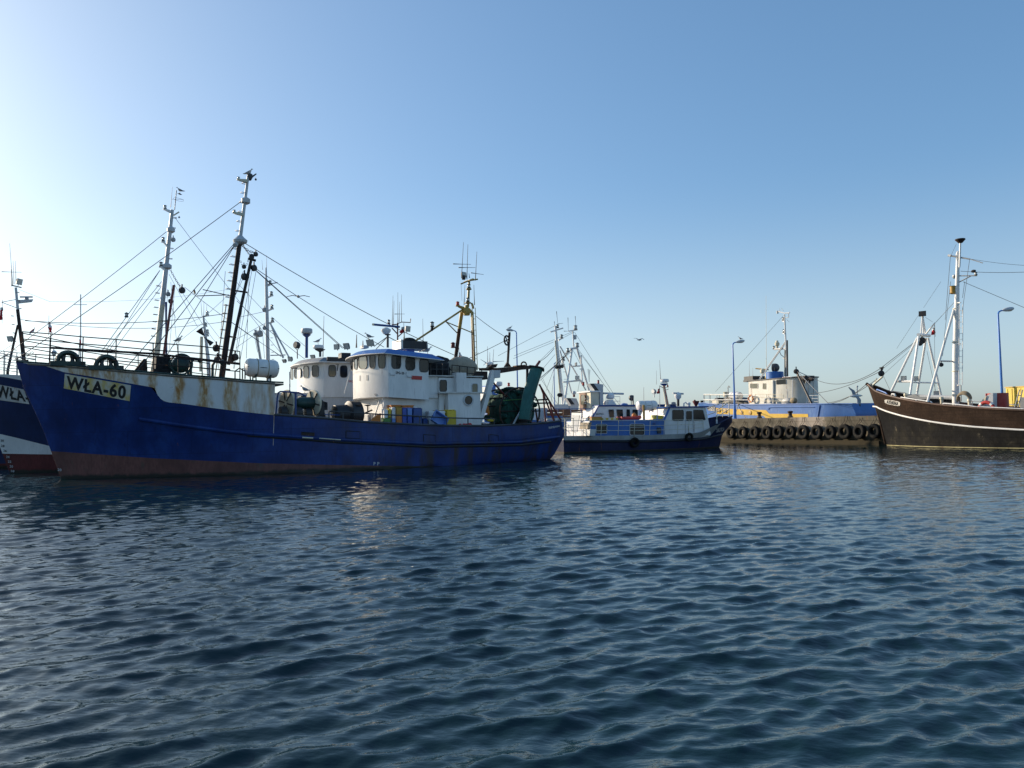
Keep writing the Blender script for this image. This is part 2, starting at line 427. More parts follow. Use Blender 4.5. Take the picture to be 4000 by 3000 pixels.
def wire(parent, a, b, r=.014, s=.0, name='stay', mt='wire', n=8, seg=5):
    return MB().tube(sag(a, b, s, n), r, seg, cap=False).build(name, M[mt], parent)
def lantern(parent, c, r=.13, h=.34, mt='black', name='navigation_light', glass='lens'):
    c = V(c); o = MB().lathe(c, [(r*.8, 0), (r, .02), (r, h*.22), (r*.55, h*.24)]).lathe(c+V((0, 0, h*.72)), [(r*.6, 0), (r, .01), (r*1.02, h*.1), (r*.35, h*.24), (r*.12, h*.3)]).build(name, M[mt], parent)
    MB().lathe(c+V((0, 0, h*.23)), [(r*.72, 0), (r*.8, h*.1), (r*.8, h*.4), (r*.72, h*.5)]).build('lamp_lens', M[glass], o)
    return o
def arm_lantern(parent, base, tip, r=.13, h=.34, mt='black', arm='white_clean', glass='lens'):
    base, tip = V(base), V(tip); d = tip-base
    MB().pris([base+V((0, 0, -.10)), base+V((0, 0, .05)), tip+V((0, 0, .04)), tip+V((0, 0, -.04))], V((-d.y, d.x, 0)).normalized()*.12).lathe(tip, [(r*1.15, 0), (r*1.2, .05)]).build('light_bracket', M[arm], parent)
    return lantern(parent, tip+V((0, 0, .05)), r, h, mt, glass=glass)
def dome(parent, c, r=.3, h=.22, mt='white_clean', name='radar_dome'):
    return MB().lathe(c, [(r*.55, -h*.2), (r*.95, 0), (r, h*.15), (r, h*.7), (r*.9, h*.92), (r*.5, h)], seg=20).build(name, M[mt], parent)
def scanner(parent, c, ln, dirv, mt='white_clean', bar='lightgrey'):
    c = V(c); d = V(dirv).normalized(); o = MB().lathe(c, [(.10, -.3), (.22, -.26), (.27, -.1), (.2, .0), (.08, .1)]).build('radar_pedestal', M[mt], parent)
    M_ = Matrix((d, V((-d.y, d.x, 0)), V((0, 0, 1)))).transposed()
    MB().obox(c+V((0, 0, .17)), (ln, .14, .15), M_).build('radar_bar', M[bar], o); return o
def floodlight(parent, c, face, size=.4, mt='darkgrey', name='floodlight', lens='lens'):
    c, f = V(c), V(face).normalized(); x = f.cross(V((0, 0, 1))).normalized(); y = x.cross(f)
    M_ = Matrix((x, y, f)).transposed()
    q = [c+x*a*size/2+y*b*size*.4 for a, b in ((-1,-1),(1,-1),(1,1),(-1,1))]
    o = MB().pris([c+(p-c)*.55-f*.14 for p in q], f, top=[p for p in q]).tube([c-f*.1, c-f*.1-V((0, 0, size*.55))], .025, 6).build(name, M[mt], parent)
    MB().obox(c+f*.012, (size*.86, size*.68, .02), M_).build('lamp_glass', M[lens], o); return o
def searchlight(parent, c, face, r=.25, mt='darkgrey', post=.5, name='searchlight'):
    c, f = V(c), V(face).normalized()
    o = MB().lathe(c-f*r*.8, [(r*.35, 0), (r*.8, r*.25), (r, r*.7), (r, r*1.5), (r*.9, r*1.6)], axis=f).build(name, M[mt], parent)
    MB().lathe(c+f*r*.55, [(r*.85, 0), (r*.85, r*.2)], axis=f).build('lamp_glass', M['lens'], o)
    x = f.cross(V((0, 0, 1))).normalized()
    MB().tube([c+x*r*1.1, c+x*r*1.1-V((0,0,r*.7)), c-V((0,0,r*1.4)), c-x*r*1.1-V((0,0,r*.7)), c-x*r*1.1], .022, 6).tube([c-V((0,0,r*1.4)), c-V((0,0,r*1.4+post))], .03, 6).build('searchlight_yoke', M[mt], o)
    return o
def rail(parent, tops, bots, levels, r=.022, mt='rust', name='railing', post_r=None):
    """posts from bots to tops, rails at the given fractions of the height; one mesh"""
    mb = MB()
    for a, b in zip(bots, tops): mb.tube([a, b], post_r or r, 6)
    for f in levels: mb.tube([V(a).lerp(V(b), f) for a, b in zip(bots, tops)], r, 6)
    return mb.build(name, M[mt], parent)
def whip(parent, a, b, r=.012, mt='darkgrey', name='antenna'):
    return MB().tube([a, V(a).lerp(V(b), .4), b], [r*1.6, r, r*.6], 5).build(name, M[mt], parent)
def ladder(parent, a, b, side, wdt=.3, step=.3, mt='white_clean', r=.02, name='ladder'):
    a, b, side = V(a), V(b), V(side).normalized()*wdt/2; mb = MB()
    mb.tube([a-side, b-side], r, 6); mb.tube([a+side, b+side], r, 6); n = int((b-a).length/step)
    for i in range(1, n): p = a.lerp(b, i/n); mb.tube([p-side, p+side], r*.7, 5)
    return mb.build(name, M[mt], parent)
def many(name, mt, parent, items, seg=7):
    """each (points, radius) a mesh of its own"""
    return [MB().tube(pts, r, seg).build(name, M[mt], parent) for pts, r in items]
def rungs(parent, a, b, dirv, rad, ln=.22, step=.38, mt='darkgrey'):
    a, b = V(a), V(b); d = V(dirv).normalized(); t = (b-a).normalized(); sd = d.cross(t).normalized(); n = int((b-a).length/step)
    for i in range(n+1):
        p = a.lerp(b, i/n)+d*rad*.8
        MB().tube([p-sd*.1, p-sd*.1+d*ln, p+sd*.1+d*ln, p+sd*.1], .014, 5).build('mast_step', M[mt], parent)
def block(parent, c, r=.14, mt='black', name='pulley_block', ax=(.5, -.8, 0)):
    c = V(c); a = V(ax).normalized()
    return MB().lathe(c-a*r*.5, [(r*.75, 0), (r, r*.12), (r, r*.88), (r*.75, r)], axis=a).tube([c+V((0, 0, r*.7)), c+V((0, 0, r*1.9))], r*.22, 6).build(name, M[mt], parent)
def chain(parent, a, b, r=.035, n=None, mt='wire', s=.15, name='chain'):
    p = sag(a, b, s, 30); L = (V(a)-V(b)).length; n = n or max(4, int(L/(r*3.0))); mb = MB()
    pts = sag(a, b, s, n+1)
    for i in range(n):
        c = (pts[i]+pts[i+1])/2; t = (pts[i+1]-pts[i]).normalized(); o = t.cross(V((0, 0, 1)) if i % 2 else V((.3, 1, .2))).normalized()
        mb.tube([c-t*r*2-o*r*0, c-t*r*1.2+o*r, c+t*r*1.2+o*r, c+t*r*2, c+t*r*1.2-o*r, c-t*r*1.2-o*r, c-t*r*2], r*.32, 5)
    return mb.build(name, M[mt], parent)

# ------------------------------------------------------------------ loose things with parts
def make_gull(world, heading, label, flying=None, scale=1.0, lean=0.0, neck=1.0):
    scale *= .74 if flying is None else .85
    g = empty('gull', world, heading, label, 'gull', 'gulls in the harbour'); mb = MB()
    S = scale
    if flying is None:
        sp = [(-.30,.17,.012,.03),(-.21,.185,.05,.035),(-.12,.21,.085,.075),(-.02,.235,.105,.10),(.07,.265,.10,.105),(.13,.31,.075,.085),(.155,.355*neck,.05,.055),(.17,.395*neck,.042,.045),(.19,.425*neck,.048,.048),(.22,.44*neck,.045,.042),(.25,.435*neck,.028,.026),(.265,.43*neck,.012,.012)]
    else:
        sp = [(-.30,.0,.06,.006),(-.22,.0,.055,.025),(-.12,.005,.075,.06),(0,.01,.085,.075),(.10,.015,.075,.07),(.17,.02,.05,.05),(.21,.022,.045,.045),(.25,.022,.045,.042),(.285,.018,.026,.024),(.30,.016,.01,.01)]
    seg = 12; vs = []
    for x, z, wy, wz in sp:
        for k in range(seg):
            a = 2*math.pi*k/seg; vs.append((x*S, wy*math.cos(a)*S, (z+wz*math.sin(a))*S))
    fs = [(i*seg+k, i*seg+(k+1) % seg, (i+1)*seg+(k+1) % seg, (i+1)*seg+k) for i in range(len(sp)-1) for k in range(seg)]
    b0 = len(mb.f); mb.add(vs, fs+[tuple(range(seg-1, -1, -1)), tuple(range((len(sp)-1)*seg, len(sp)*seg))])
    for j in range(b0, len(mb.f)):
        i = (j-b0)//seg; k = (j-b0) % seg
        if flying is None and i < 5 and 0 <= k <= 5: mb.m[j] = 1
        if flying is not None and 2 <= i < 5 and 1 <= k <= 4: mb.m[j] = 1
    if flying is None:
        for sd in (-1, 1):   # folded wings with black tips lying against the flanks
            W = [(.10,.30,.06),(.06,.22,.105),(-.06,.175,.10),(-.18,.165,.07),(-.34,.19,.02),(-.20,.225,.055),(-.04,.285,.085)]
            mb.pris([(x*S, sd*y*S, z*S) for x, z, y in W], (0, sd*.012*S, 0), 1)
            mb.pris([(x*S, sd*y*S, z*S) for x, z, y in [(-.26,.178,.045),(-.40,.185,.008),(-.30,.21,.03)]], (0, sd*.014*S, 0), 2)
    else:
        for sd, (e1, e2) in zip((-1, 1), flying if hasattr(flying[0], '__len__') else (flying, flying)):
            rows = []
            for i in range(7):
                t = i/6; l = .60*t; a = e1 if t < .45 else e2
                y = .05+(.6*min(t, .45)*math.cos(e1)+.6*max(0, t-.45)*math.cos(e2)); z = .03+.6*min(t, .45)*math.sin(e1)+.6*max(0, t-.45)*math.sin(e2)
                ch = .17*(1-.12*t) if t < .6 else .17*(.93-1.9*(t-.6)); xl = .11-.10*abs(t-.45)-(.10*(t-.45) if t > .45 else 0)
                rows.append([(xl*S, sd*y*S, z*S), ((xl-ch*.4)*S, sd*y*S, (z+.014)*S), ((xl-max(.02, ch))*S, sd*y*S, (z-.004)*S)])
            th = [[(p[0], p[1], p[2]-.01*S) for p in r_] for r_ in rows]
            mb.grid(rows, mf=lambda i, j: 2 if i >= 5 else 1); mb.grid(th, mf=lambda i, j: 2 if i >= 5 else 0)
    body = mb.build('body', [M['featherw'], M['featherg'], M['featherb']], g, smooth=50)
    hx, hz = sp[-2][0], sp[-2][1]
    MB().tube([(hx*S, 0, hz*S), ((hx+.04)*S, 0, (hz-.003)*S), ((hx+.065)*S, 0, (hz-.016)*S)], [.016*S, .012*S, .003*S], 8).build('beak', M['beak'], g)
    if flying is None:
        for sd in (-1, 1):
            MB().tube([(.0, sd*.04*S, .16*S), (.012*S, sd*.04*S, .08*S), (0, sd*.04*S, .012*S)], .008*S, 6).pris([(-.015*S, sd*.04*S, .001), (.06*S, sd*.065*S, .001), (.065*S, sd*.04*S, .001), (.06*S, sd*.015*S, .001)], (0, 0, .008*S)).build('leg', M['beak'], g)
    return g

def make_flag(a, hoist, fly, label, red_first=False, parent_name=None):
    """a: top of the hoist in world; hoist, fly: vectors"""
    a, hoist, fly = V(a), V(hoist), V(fly); f = tag(empty('flag', a), label, 'flag')
    nrm = hoist.cross(fly).normalized(); rows = []
    for j in range(9):
        rows.append([hoist*j/8+fly*i/10+nrm*(.05*math.sin(i*.9+j*.3)*fly.length*i/10) for i in range(11)])
    MB().grid(rows, mf=lambda i, j: (1 if i >= 4 else 0) if not red_first else (0 if i >= 4 else 1)).build('cloth', [M['flagw'], M['flagr']], f)
    MB().tube([V((0, 0, 0))-hoist*.25, hoist*1.1], .012, 5).build('halyard', M['wire'], f)
    return f

def open_crate(o, sz, mt, parent, name='tub'):
    x, y, z = sz; t = .018; mb = MB(); k = .94
    mb.box((-x/2*k, -y/2*k, 0), (x/2*k, y/2*k, t))
    for a in (-1, 1):
        mb.pris([(a*x/2*k, -y/2*k, 0), (a*x/2*k, y/2*k, 0), (a*x/2, y/2, z), (a*x/2, -y/2, z)], (-a*t, 0, 0))
        mb.pris([(-x/2*k, a*y/2*k, 0), (x/2*k, a*y/2*k, 0), (x/2, a*y/2, z), (-x/2, a*y/2, z)], (0, -a*t, 0))
        mb.box((a*x/2, -y/2-.02, z-.03), (a*(x/2+.025), y/2+.02, z+.004)); mb.box((-x/2-.02, a*y/2, z-.03), (x/2+.02, a*(y/2+.025), z+.004))
    rb = mb
    for a in (-1, 1):
        for q in (-.3, 0, .3): rb.box((q*x-.012, a*(y/2*k-.002), .03), (q*x+.012, a*(y/2+.012), z-.03))
        rb.box((a*(x/2*k-.002), -.012, .03), (a*(x/2+.012), .012, z-.03))
    return mb.build(name, mt, parent)
def crate(world, rot, sz, mt, label, group='fish crates on the blue trawler'):
    c = tag(empty('fish_crate', world), label, 'crate', group); c.rotation_euler = rot; open_crate(c, sz, M[mt], c); return c

# ================================================================== blue trawler
T = Frame(gnd((240, 1873)), 31)
t1 = vessel('fishing_trawler', T, 'large blue fishing trawler with rust streaked white forecastle and number plate', 'fishing boat', 'fishing boats in the harbour')
_end = T.u((2160, 1783), 0) if False else T((2160, 1783), -1.4); _top = T((2195, 1645), -2.2); _bl = T((2208, 1701), -1.9)
_b0 = T((62, 1412), 0); _b1 = T((90, 1507), 0); _b2 = T((167, 1675), 0)
DECKB = [(0,.03),(.04,.24),(.1,.48),(.2,.80),(.3,.95),(.42,1),(.75,1),(.9,.92),(1,.86)]
WLB = [(0,.01),(.05,.16),(.12,.36),(.22,.66),(.34,.9),(.48,1),(.68,.95),(.85,.74),(1,.42)]
h1 = Hull(T, [(-.8,.5),(0,0),(_b2.z,_b2.x),(_b1.z,_b1.x),(_b0.z,_b0.x),(5.5,_b0.x-.4)],
          [(-.8,_end.x-1.2),(0,_end.x-.25),(.25,_end.x),(_bl.z,_bl.x),(_top.z,_top.x),(5,_top.x)], DECKB, WLB, 3.65, 3.6, 4.2)
blue_top = h1.line([(62,1412),(104,1418),(172,1426),(253,1453),(344,1467),(497,1494),(600,1512),(606,1516),(609,1528),(617,1544),(633,1562),(658,1570),(721,1576),(816,1590),(943,1606),(1073,1620),(1240,1632),(1430,1649),(1647,1660),(1746,1663),(1900,1664),(2092,1656),(2191,1645)])
boot = h1.line([(197,1762),(400,1776),(600,1790),(1000,1809),(1400,1818),(1678,1821),(1784,1819),(2140,1799)])
def wet_extra(N, L, tc, c, mix, ramp, noise):
    # weed and scum line on the antifouling just above the water
    sp = N.new('ShaderNodeSeparateXYZ'); L.new(tc.outputs['Object'], sp.inputs[0]); n = noise(2.5, (1, 1, .6), 5, .7)
    a = N.new('ShaderNodeMath'); a.operation = 'MULTIPLY_ADD'; L.new(n, a.inputs[0]); a.inputs[1].default_value = -.28; L.new(sp.outputs[2], a.inputs[2])
    g = N.new('ShaderNodeMapRange'); g.inputs[1].default_value = .06; g.inputs[2].default_value = -.05; L.new(a.outputs[0], g.inputs[0])
    return mix(g.outputs[0], c, (.022, .020, .014))
def hullblue_extra(N, L, tc, c, mix, ramp, noise):
    sp = N.new('ShaderNodeSeparateXYZ'); L.new(tc.outputs['Object'], sp.inputs[0])
    # rust washing down the after part of the side, and pale scrapes at the waterline
    n = noise(1.1, (1.2, 1, .22), 6, .68); aft = N.new('ShaderNodeMapRange'); aft.inputs[1].default_value = 8.; aft.inputs[2].default_value = 16.; L.new(sp.outputs[0], aft.inputs[0])
    mu = N.new('ShaderNodeMath'); mu.operation = 'MULTIPLY'; L.new(ramp(n, .44, .60), mu.inputs[0]); L.new(aft.outputs[0], mu.inputs[1])
    c = mix(mu.outputs[0], c, (.034, .022, .017))
    n = noise(1.9, (1.6, 1, .3), 6, .7); c = mix(ramp(n, .64, .74), c, (.028, .022, .024))
    n = noise(3.4, (2.2, 1, .16), 5, .7); mu2 = N.new('ShaderNodeMath'); mu2.operation = 'MULTIPLY'
    L.new(ramp(n, .68, .75), mu2.inputs[0]); L.new(aft.outputs[0], mu2.inputs[1]); c = mix(mu2.outputs[0], c, (.16, .17, .15))
    n = noise(6.5, (.5, 1, 1.4), 4, .7); c = mix(ramp(n, .68, .8), c, (.012, .02, .06))
    n = noise(.8, (1, 1, .7), 6, .65); c = mix(ramp(n, .5, .8), c, (.016, .055, .21))
    n = noise(5.0, (3.0, 1, .10), 4, .6); c = mix(ramp(n, .66, .76), c, (.006, .012, .05))
    up = N.new('ShaderNodeMapRange'); up.inputs[1].default_value = 1.0; up.inputs[2].default_value = 1.2; L.new(sp.outputs[2], up.inputs[0]); m3_ = N.new('ShaderNodeMath'); m3_.operation = 'MULTIPLY'; L.new(up.outputs[0], m3_.inputs[0]); L.new(aft.outputs[0], m3_.inputs[1])
    n = noise(1.2, (1, 1, .5), 6, .68); m4_ = N.new('ShaderNodeMath'); m4_.operation = 'MULTIPLY'; L.new(m3_.outputs[0], m4_.inputs[0]); L.new(ramp(n, .3, .65), m4_.inputs[1]); c = mix(m4_.outputs[0], c, (.030, .060, .19))
    br = N.new('ShaderNodeTexBrick'); br.inputs['Scale'].default_value = 1; br.inputs['Mortar Size'].default_value = .010; br.inputs['Brick Width'].default_value = 2.3; br.inputs['Row Height'].default_value = .95
    br.inputs['Color1'].default_value = (1, 1, 1, 1); br.inputs['Color2'].default_value = (.86, .88, .9, 1); br.inputs['Mortar'].default_value = (.62, .6, .6, 1)
    cb = N.new('ShaderNodeCombineXYZ'); L.new(sp.outputs[0], cb.inputs[0]); L.new(sp.outputs[2], cb.inputs[1]); L.new(cb.outputs[0], br.inputs['Vector'])
    return mix(1.0, c, br.outputs['Color'], 'MULTIPLY')
M['hull_blue'] = mat('hull_blue_paint', (.006, .032, .175), .46, .24, .04, spec=.35, sc_=.6, streak=.4, extra=hullblue_extra)
M['boot'] = mat('faded_red_antifouling', (.165, .062, .05), .65, .25, .22, rustcol=(.10, .062, .048), sc_=.8, streak=.3, extra=wet_extra)
STRK = [(598,.35,.9),(698,.4,1),(800,.45,1),(815,.3,.6),(898,.42,1),(925,.4,.6),(985,.5,.55),(1020,.6,.45),(1060,.4,.7),(285,.5,.8),(325,.5,.85),(365,.45,.9),(430,.45,.9),(480,.4,.8),(520,.35,.7),(210,.35,.4)]
def fore_extra(N, L, tc, c, mix, ramp, noise):
    sp = N.new('ShaderNodeSeparateXYZ'); L.new(tc.outputs['Object'], sp.inputs[0])
    wob = noise(2.2, (1, 1, .5), 3); tot = None
    for px_, wd, amp in STRK:
        u0 = h1.px((px_, 1470 if px_ > 500 else 1440)).x
        q = N.new('ShaderNodeMath'); q.operation = 'SUBTRACT'; L.new(sp.outputs[0], q.inputs[0]); q.inputs[1].default_value = u0
        q1 = N.new('ShaderNodeMath'); q1.operation = 'MULTIPLY_ADD'; L.new(wob, q1.inputs[0]); q1.inputs[1].default_value = .5; q1.inputs[2].default_value = -.25
        q2 = N.new('ShaderNodeMath'); q2.operation = 'ADD'; L.new(q.outputs[0], q2.inputs[0]); L.new(q1.outputs[0], q2.inputs[1])
        a = N.new('ShaderNodeMath'); a.operation = 'ABSOLUTE'; L.new(q2.outputs[0], a.inputs[0])
        g = N.new('ShaderNodeMapRange'); g.interpolation_type = 'SMOOTHSTEP'; g.inputs[1].default_value = wd*.75; g.inputs[2].default_value = .03; g.inputs[4].default_value = amp; L.new(a.outputs[0], g.inputs[0])
        if tot is None: tot = g.outputs[0]
        else:
            mx = N.new('ShaderNodeMath'); mx.operation = 'MAXIMUM'; L.new(tot, mx.inputs[0]); L.new(g.outputs[0], mx.inputs[1]); tot = mx.outputs[0]
    n = noise(4.2, (1.6, 1.6, .22), 6, .7)
    def mul(a, b):
        k = N.new('ShaderNodeMath'); k.operation = 'MULTIPLY'; k.use_clamp = True; L.new(a, k.inputs[0]); L.new(b, k.inputs[1]); return k.outputs[0]
    c = mix(mul(tot, ramp(n, .22, .6)), c, (.56, .38, .14))
    c = mix(mul(tot, ramp(n, .42, .66)), c, (.30, .115, .025))
    n2 = noise(5.5, (.7, 1, 1.6), 7, .72); c = mix(ramp(n2, .67, .71), c, (.13, .05, .022))
    n3 = noise(.9, (1, 1, .5), 5, .6); c = mix(ramp(n3, .55, .9), c, (.56, .54, .46)); return c
M['forewhite'] = mat('rust_streaked_white_paint', (.72, .74, .75), .5, .07, 0, sc_=.7, streak=.2, extra=fore_extra)
h1.build('hull', [lambda u: -.7, lambda u: max(boot(u), -.1), blue_top], [M['boot'], M['hull_blue']], [0, 1], t1, ncol=130, nsub=12)
fore_top = h1.line([(62,1411.5),(104,1414),(249,1425),(407,1437),(500,1447),(600,1455),(690,1463),(848,1474),(959,1485),(1070,1492),(1090,1494)])
UB = h1.px((1073, 1560)).x
# forecastle side plating above the blue, its after wall and its deck
mb = MB(); rows = []
ua, n = _b0.x+.25, 80
for j in range(7):
    r_ = []
    for i in range(n+1):
        u = lerp(ua, UB, i/n); z = lerp(blue_top(u)-.02, max(fore_top(u), blue_top(u)+.005), j/6); r_.append((u, -(h1.h(u, z)+.006), z))
    rows.append(r_)
mb.grid(rows); mb.grid([[(p[0], -p[1], p[2]) for p in r_] for r_ in rows])
e = [r_[-1] for r_ in rows]; mb.grid([e, [(p[0], -p[1], p[2]) for p in e]]); mb.pris([e[0], (e[0][0], -e[0][1], e[0][2]), (UB, h1.h(UB, 1.2), 1.2), (UB, -h1.h(UB, 1.2), 1.2)], (-.02, 0, 0))
mb.build('forecastle', M['forewhite'], t1)
deck_mesh(h1, lambda u: fore_top(u)-.05, _b0.x+.4, UB+.35, 'foredeck', M['deck'], t1, inset=-.02)
hull_tube(h1, [(lerp(_b0.x+.1, UB+.35, i/30), fore_top(lerp(_b0.x+.1, UB+.35, i/30))) for i in range(31)], .035, 'deck_edge', M['greenmach'], t1, off=.0)
deck_mesh(h1, lambda u: 1.15, UB-.5, _top.x-.2, 'main_deck', M['deck'], t1)
UE = _top.x-.05
hull_tube(h1, [(lerp(UB, UE, i/40), blue_top(lerp(UB, UE, i/40))+.01) for i in range(41)], .05, 'bulwark_rail', M['darkgrey'], t1)
strake = h1.line([(541,1636),(700,1660),(911,1688),(1000,1696),(1325,1718),(1678,1734),(2030,1727),(2188,1705)])
us0 = h1.px((545, 1637)).x
hull_tube(h1, [(lerp(us0, UE, i/50), strake(lerp(us0, UE, i/50))) for i in range(51)], .085, 'rubbing_strake', M['hull_blue'], t1, off=.01)
st2 = h1.line([(541,1640),(911,1696),(1325,1727),(1678,1745),(2030,1738),(2150,1725)])
hull_tube(h1, [(lerp(us0+4, UE-.6, i/50), st2(lerp(us0+4, UE-.6, i/50))) for i in range(51)], .06, 'rubbing_strake', M['black'], t1, off=.0)
P1 = lambda p: h1.px(p, .035)
# number plate
PC = [(253,1460),(512,1505),(506,1567),(249,1517)]
def plate_extra(N, L, tc, c, mix, ramp, noise):
    n = noise(1.6, (1.5, 1.5, .6), 5, .65); return mix(ramp(n, .40, .6), c, (.55, .42, .13))
M['plate'] = mat('yellowed_white_plate', (.60, .60, .55), .5, .08, 0, extra=plate_extra)
plate(PC, lambda p: h1.px(p, .02), M['plate'], t1, 'number_plate')
lettering('WŁA-60', [(260,1466),(494,1507),(489,1560),(258,1518)], lambda p: h1.px(p, .027), M['black'], t1, 'registration_number', .035)
lettering('WŁADYSŁAWOWO', [(2143,1634.5+32),(2187,1627+34),(2187,1667),(2143,1676)], lambda p: h1.px(p, .03), M['white_clean'], t1, 'home_port_name', .02)
lettering('20', [(225,1829),(240,1831),(240,1841),(225,1839)], lambda p: h1.px(p, .03), M['lightgrey'], t1, 'draught_mark', .02)
for p in ((1463, 1818), (1478, 1818)):
    lettering('P', [(p[0]-4,p[1]-13),(p[0]+4,p[1]-13),(p[0]+4,p[1]),(p[0]-4,p[1])], lambda q: h1.px(q, .03), M['lightgrey'], t1, 'load_mark', .02)
# freeing ports and plates let into the bulwark
for (x0, y0, x1, y1), mt in (((1178,1688,1228,1708), 'darkrust'), ((1352,1683,1406,1711), 'hull_blue'), ((1655,1697,1700,1727), 'hull_blue'), ((1910,1697,1946,1722), 'hull_blue')):
    q = [h1.px(c, .02) for c in ((x0,y0),(x1,y0+3),(x1,y1+3),(x0,y1))]
    f_ = MB().pris(q, (0, .05, 0)).build('freeing_port', M[mt], t1)
    MB().tube([q[0], q[1], q[2], q[3], q[0]], .018, 5).build('port_rim', M['black'], f_)
fl = MB(); p = [h1.px((1181+i*14, 1709+i*.9), .1) for i in range(4)]; fl.tube(p, .03, 5); fl.tube([h1.px((1247+i*12, 1712+i*.9), .1) for i in range(8)], .022, 5); fl.build('scraped_edge', M['cream'], t1)

# ---- foredeck fittings
f = lambda u: fore_top(u)-.02
def near_rail(px_tops, px_bots, parent, levels, name='railing'):
    tops = []; bots = []
    for a, b in zip(px_tops, px_bots):
        q = h1.px((b[0], b[1]), -.12); bots.append(q); tops.append(T((a[0], a[1]), q.y))
    o = rail(parent, tops, bots, levels, .024, 'darkrust', name); return tops, bots
tp = [(88,1296),(199,1304),(325,1316),(454,1326),(598,1340),(695,1346),(788,1353),(937,1373)]
bt = [(100,1415),(194,1421),(321,1430),(452,1441),(600,1455),(697,1463),(790,1470),(937,1482)]
tops, bots = near_rail(tp, bt, t1, [.28, .53, .76, 1.0])
rail(t1, [(p.x, -p.y, p.z) for p in tops], [(p.x, -p.y, p.z) for p in bots], [.28, .53, .76, 1.0], .022, 'darkrust')
# lashed pole along the top rail
MB().tube([tops[1]+V((0, .1, -.55)), tops[4]+V((0, .1, -.42)), tops[7]+V((0, .1, -.5))], .045, 7).build('lashed_pole', M['darkrust'], t1)
for (x, y, w_, hh) in ((265, 1424, 60, 42), (415, 1440, 56, 40)):      # roller fairleads
    c = h1.px((x, y), -.2); k = c.y*0+1; r_ = .30
    o = MB().torus(c+V((0, 0, .12)), .36, .10, (0, 1, 0), a0=0, a1=math.pi, seg=14, flat=2.2).box(c+V((-.62, -.2, -.06)), c+V((.62, .2, .12))).build('roller_fairlead', M['greenmach'], t1)
    MB().lathe(c+V((-.16, 0, .1)), [(.1, 0), (.07, .1), (.1, .3)], seg=12).lathe(c+V((.16, 0, .1)), [(.1, 0), (.07, .1), (.1, .3)], seg=12).build('roller', M['darkgrey'], o)
q = h1.px((60, 1412), 0); MB().lathe((q.x+.25, 0, q.z-.12), [(.10, 0), (.16, .06), (.16, .16), (.05, .2)]).build('stem_fairlead', M['greenmach'], t1)
q = T(cB(1100, 0), 0)
# windlass box, reel and ventilators on the foredeck
mb = MB(); bxp(mb, T, (610, 1390), (665, 1448), -1.6, 1.0); bxp(mb, T, (603, 1440), (668, 1462), -1.8, 1.3); o = mb.build('windlass_housing', M['netdark'], t1)
c = T((706, 1424), -1.9); o = MB().sph(c, .36, 18, (1, .7, 1)).build('mooring_reel', M['greenmach'], t1)
MB().torus(c+V((0, -.22, 0)), .42, .035, (.1, 1, 0)).torus(c+V((0, .22, 0)), .42, .035, (.1, 1, 0)).tube([c+V((-.25, 0, -.2)), c+V((-.35, 0, -.62))], .05).tube([c+V((.25, 0, -.2)), c+V((.35, 0, -.62))], .05).build('reel_rim', M['greenmach'], o)
mb = MB(); a = T((520, 1452), -1.2); mb.pris([a, a+V((.55, 0, .0)), a+V((.52, 0, .55)), a+V((.4, 0, .55))], (0, .3, 0)); mb.build('chain_stopper', M['darkrust'], t1)
for x, y in ((745, 1470), (830, 1477)):
    a = h1.px((x, y), -1.6); MB().tube([a, a+V((0, 0, .55)), a+V((.1, 0, .72)), a+V((.28, 0, .72))], .06).lathe(a+V((.28, 0, .72)), [(.06, 0), (.14, .12), (.13, .14)], axis=(1, 0, -.3)).build('ventilator', M['greenmach'], t1)
many('hoop_rail', 'darkrust', t1, [([T((918,1478), -2), T((918,1450), -2), T((935,1438), -2), T((957,1450), -2), T((957,1480), -2)], .03), ([T((947,1480), -1.6), T((947,1440), -1.6), T((975,1440), -1.6), T((978,1485), -1.6)], .03)])
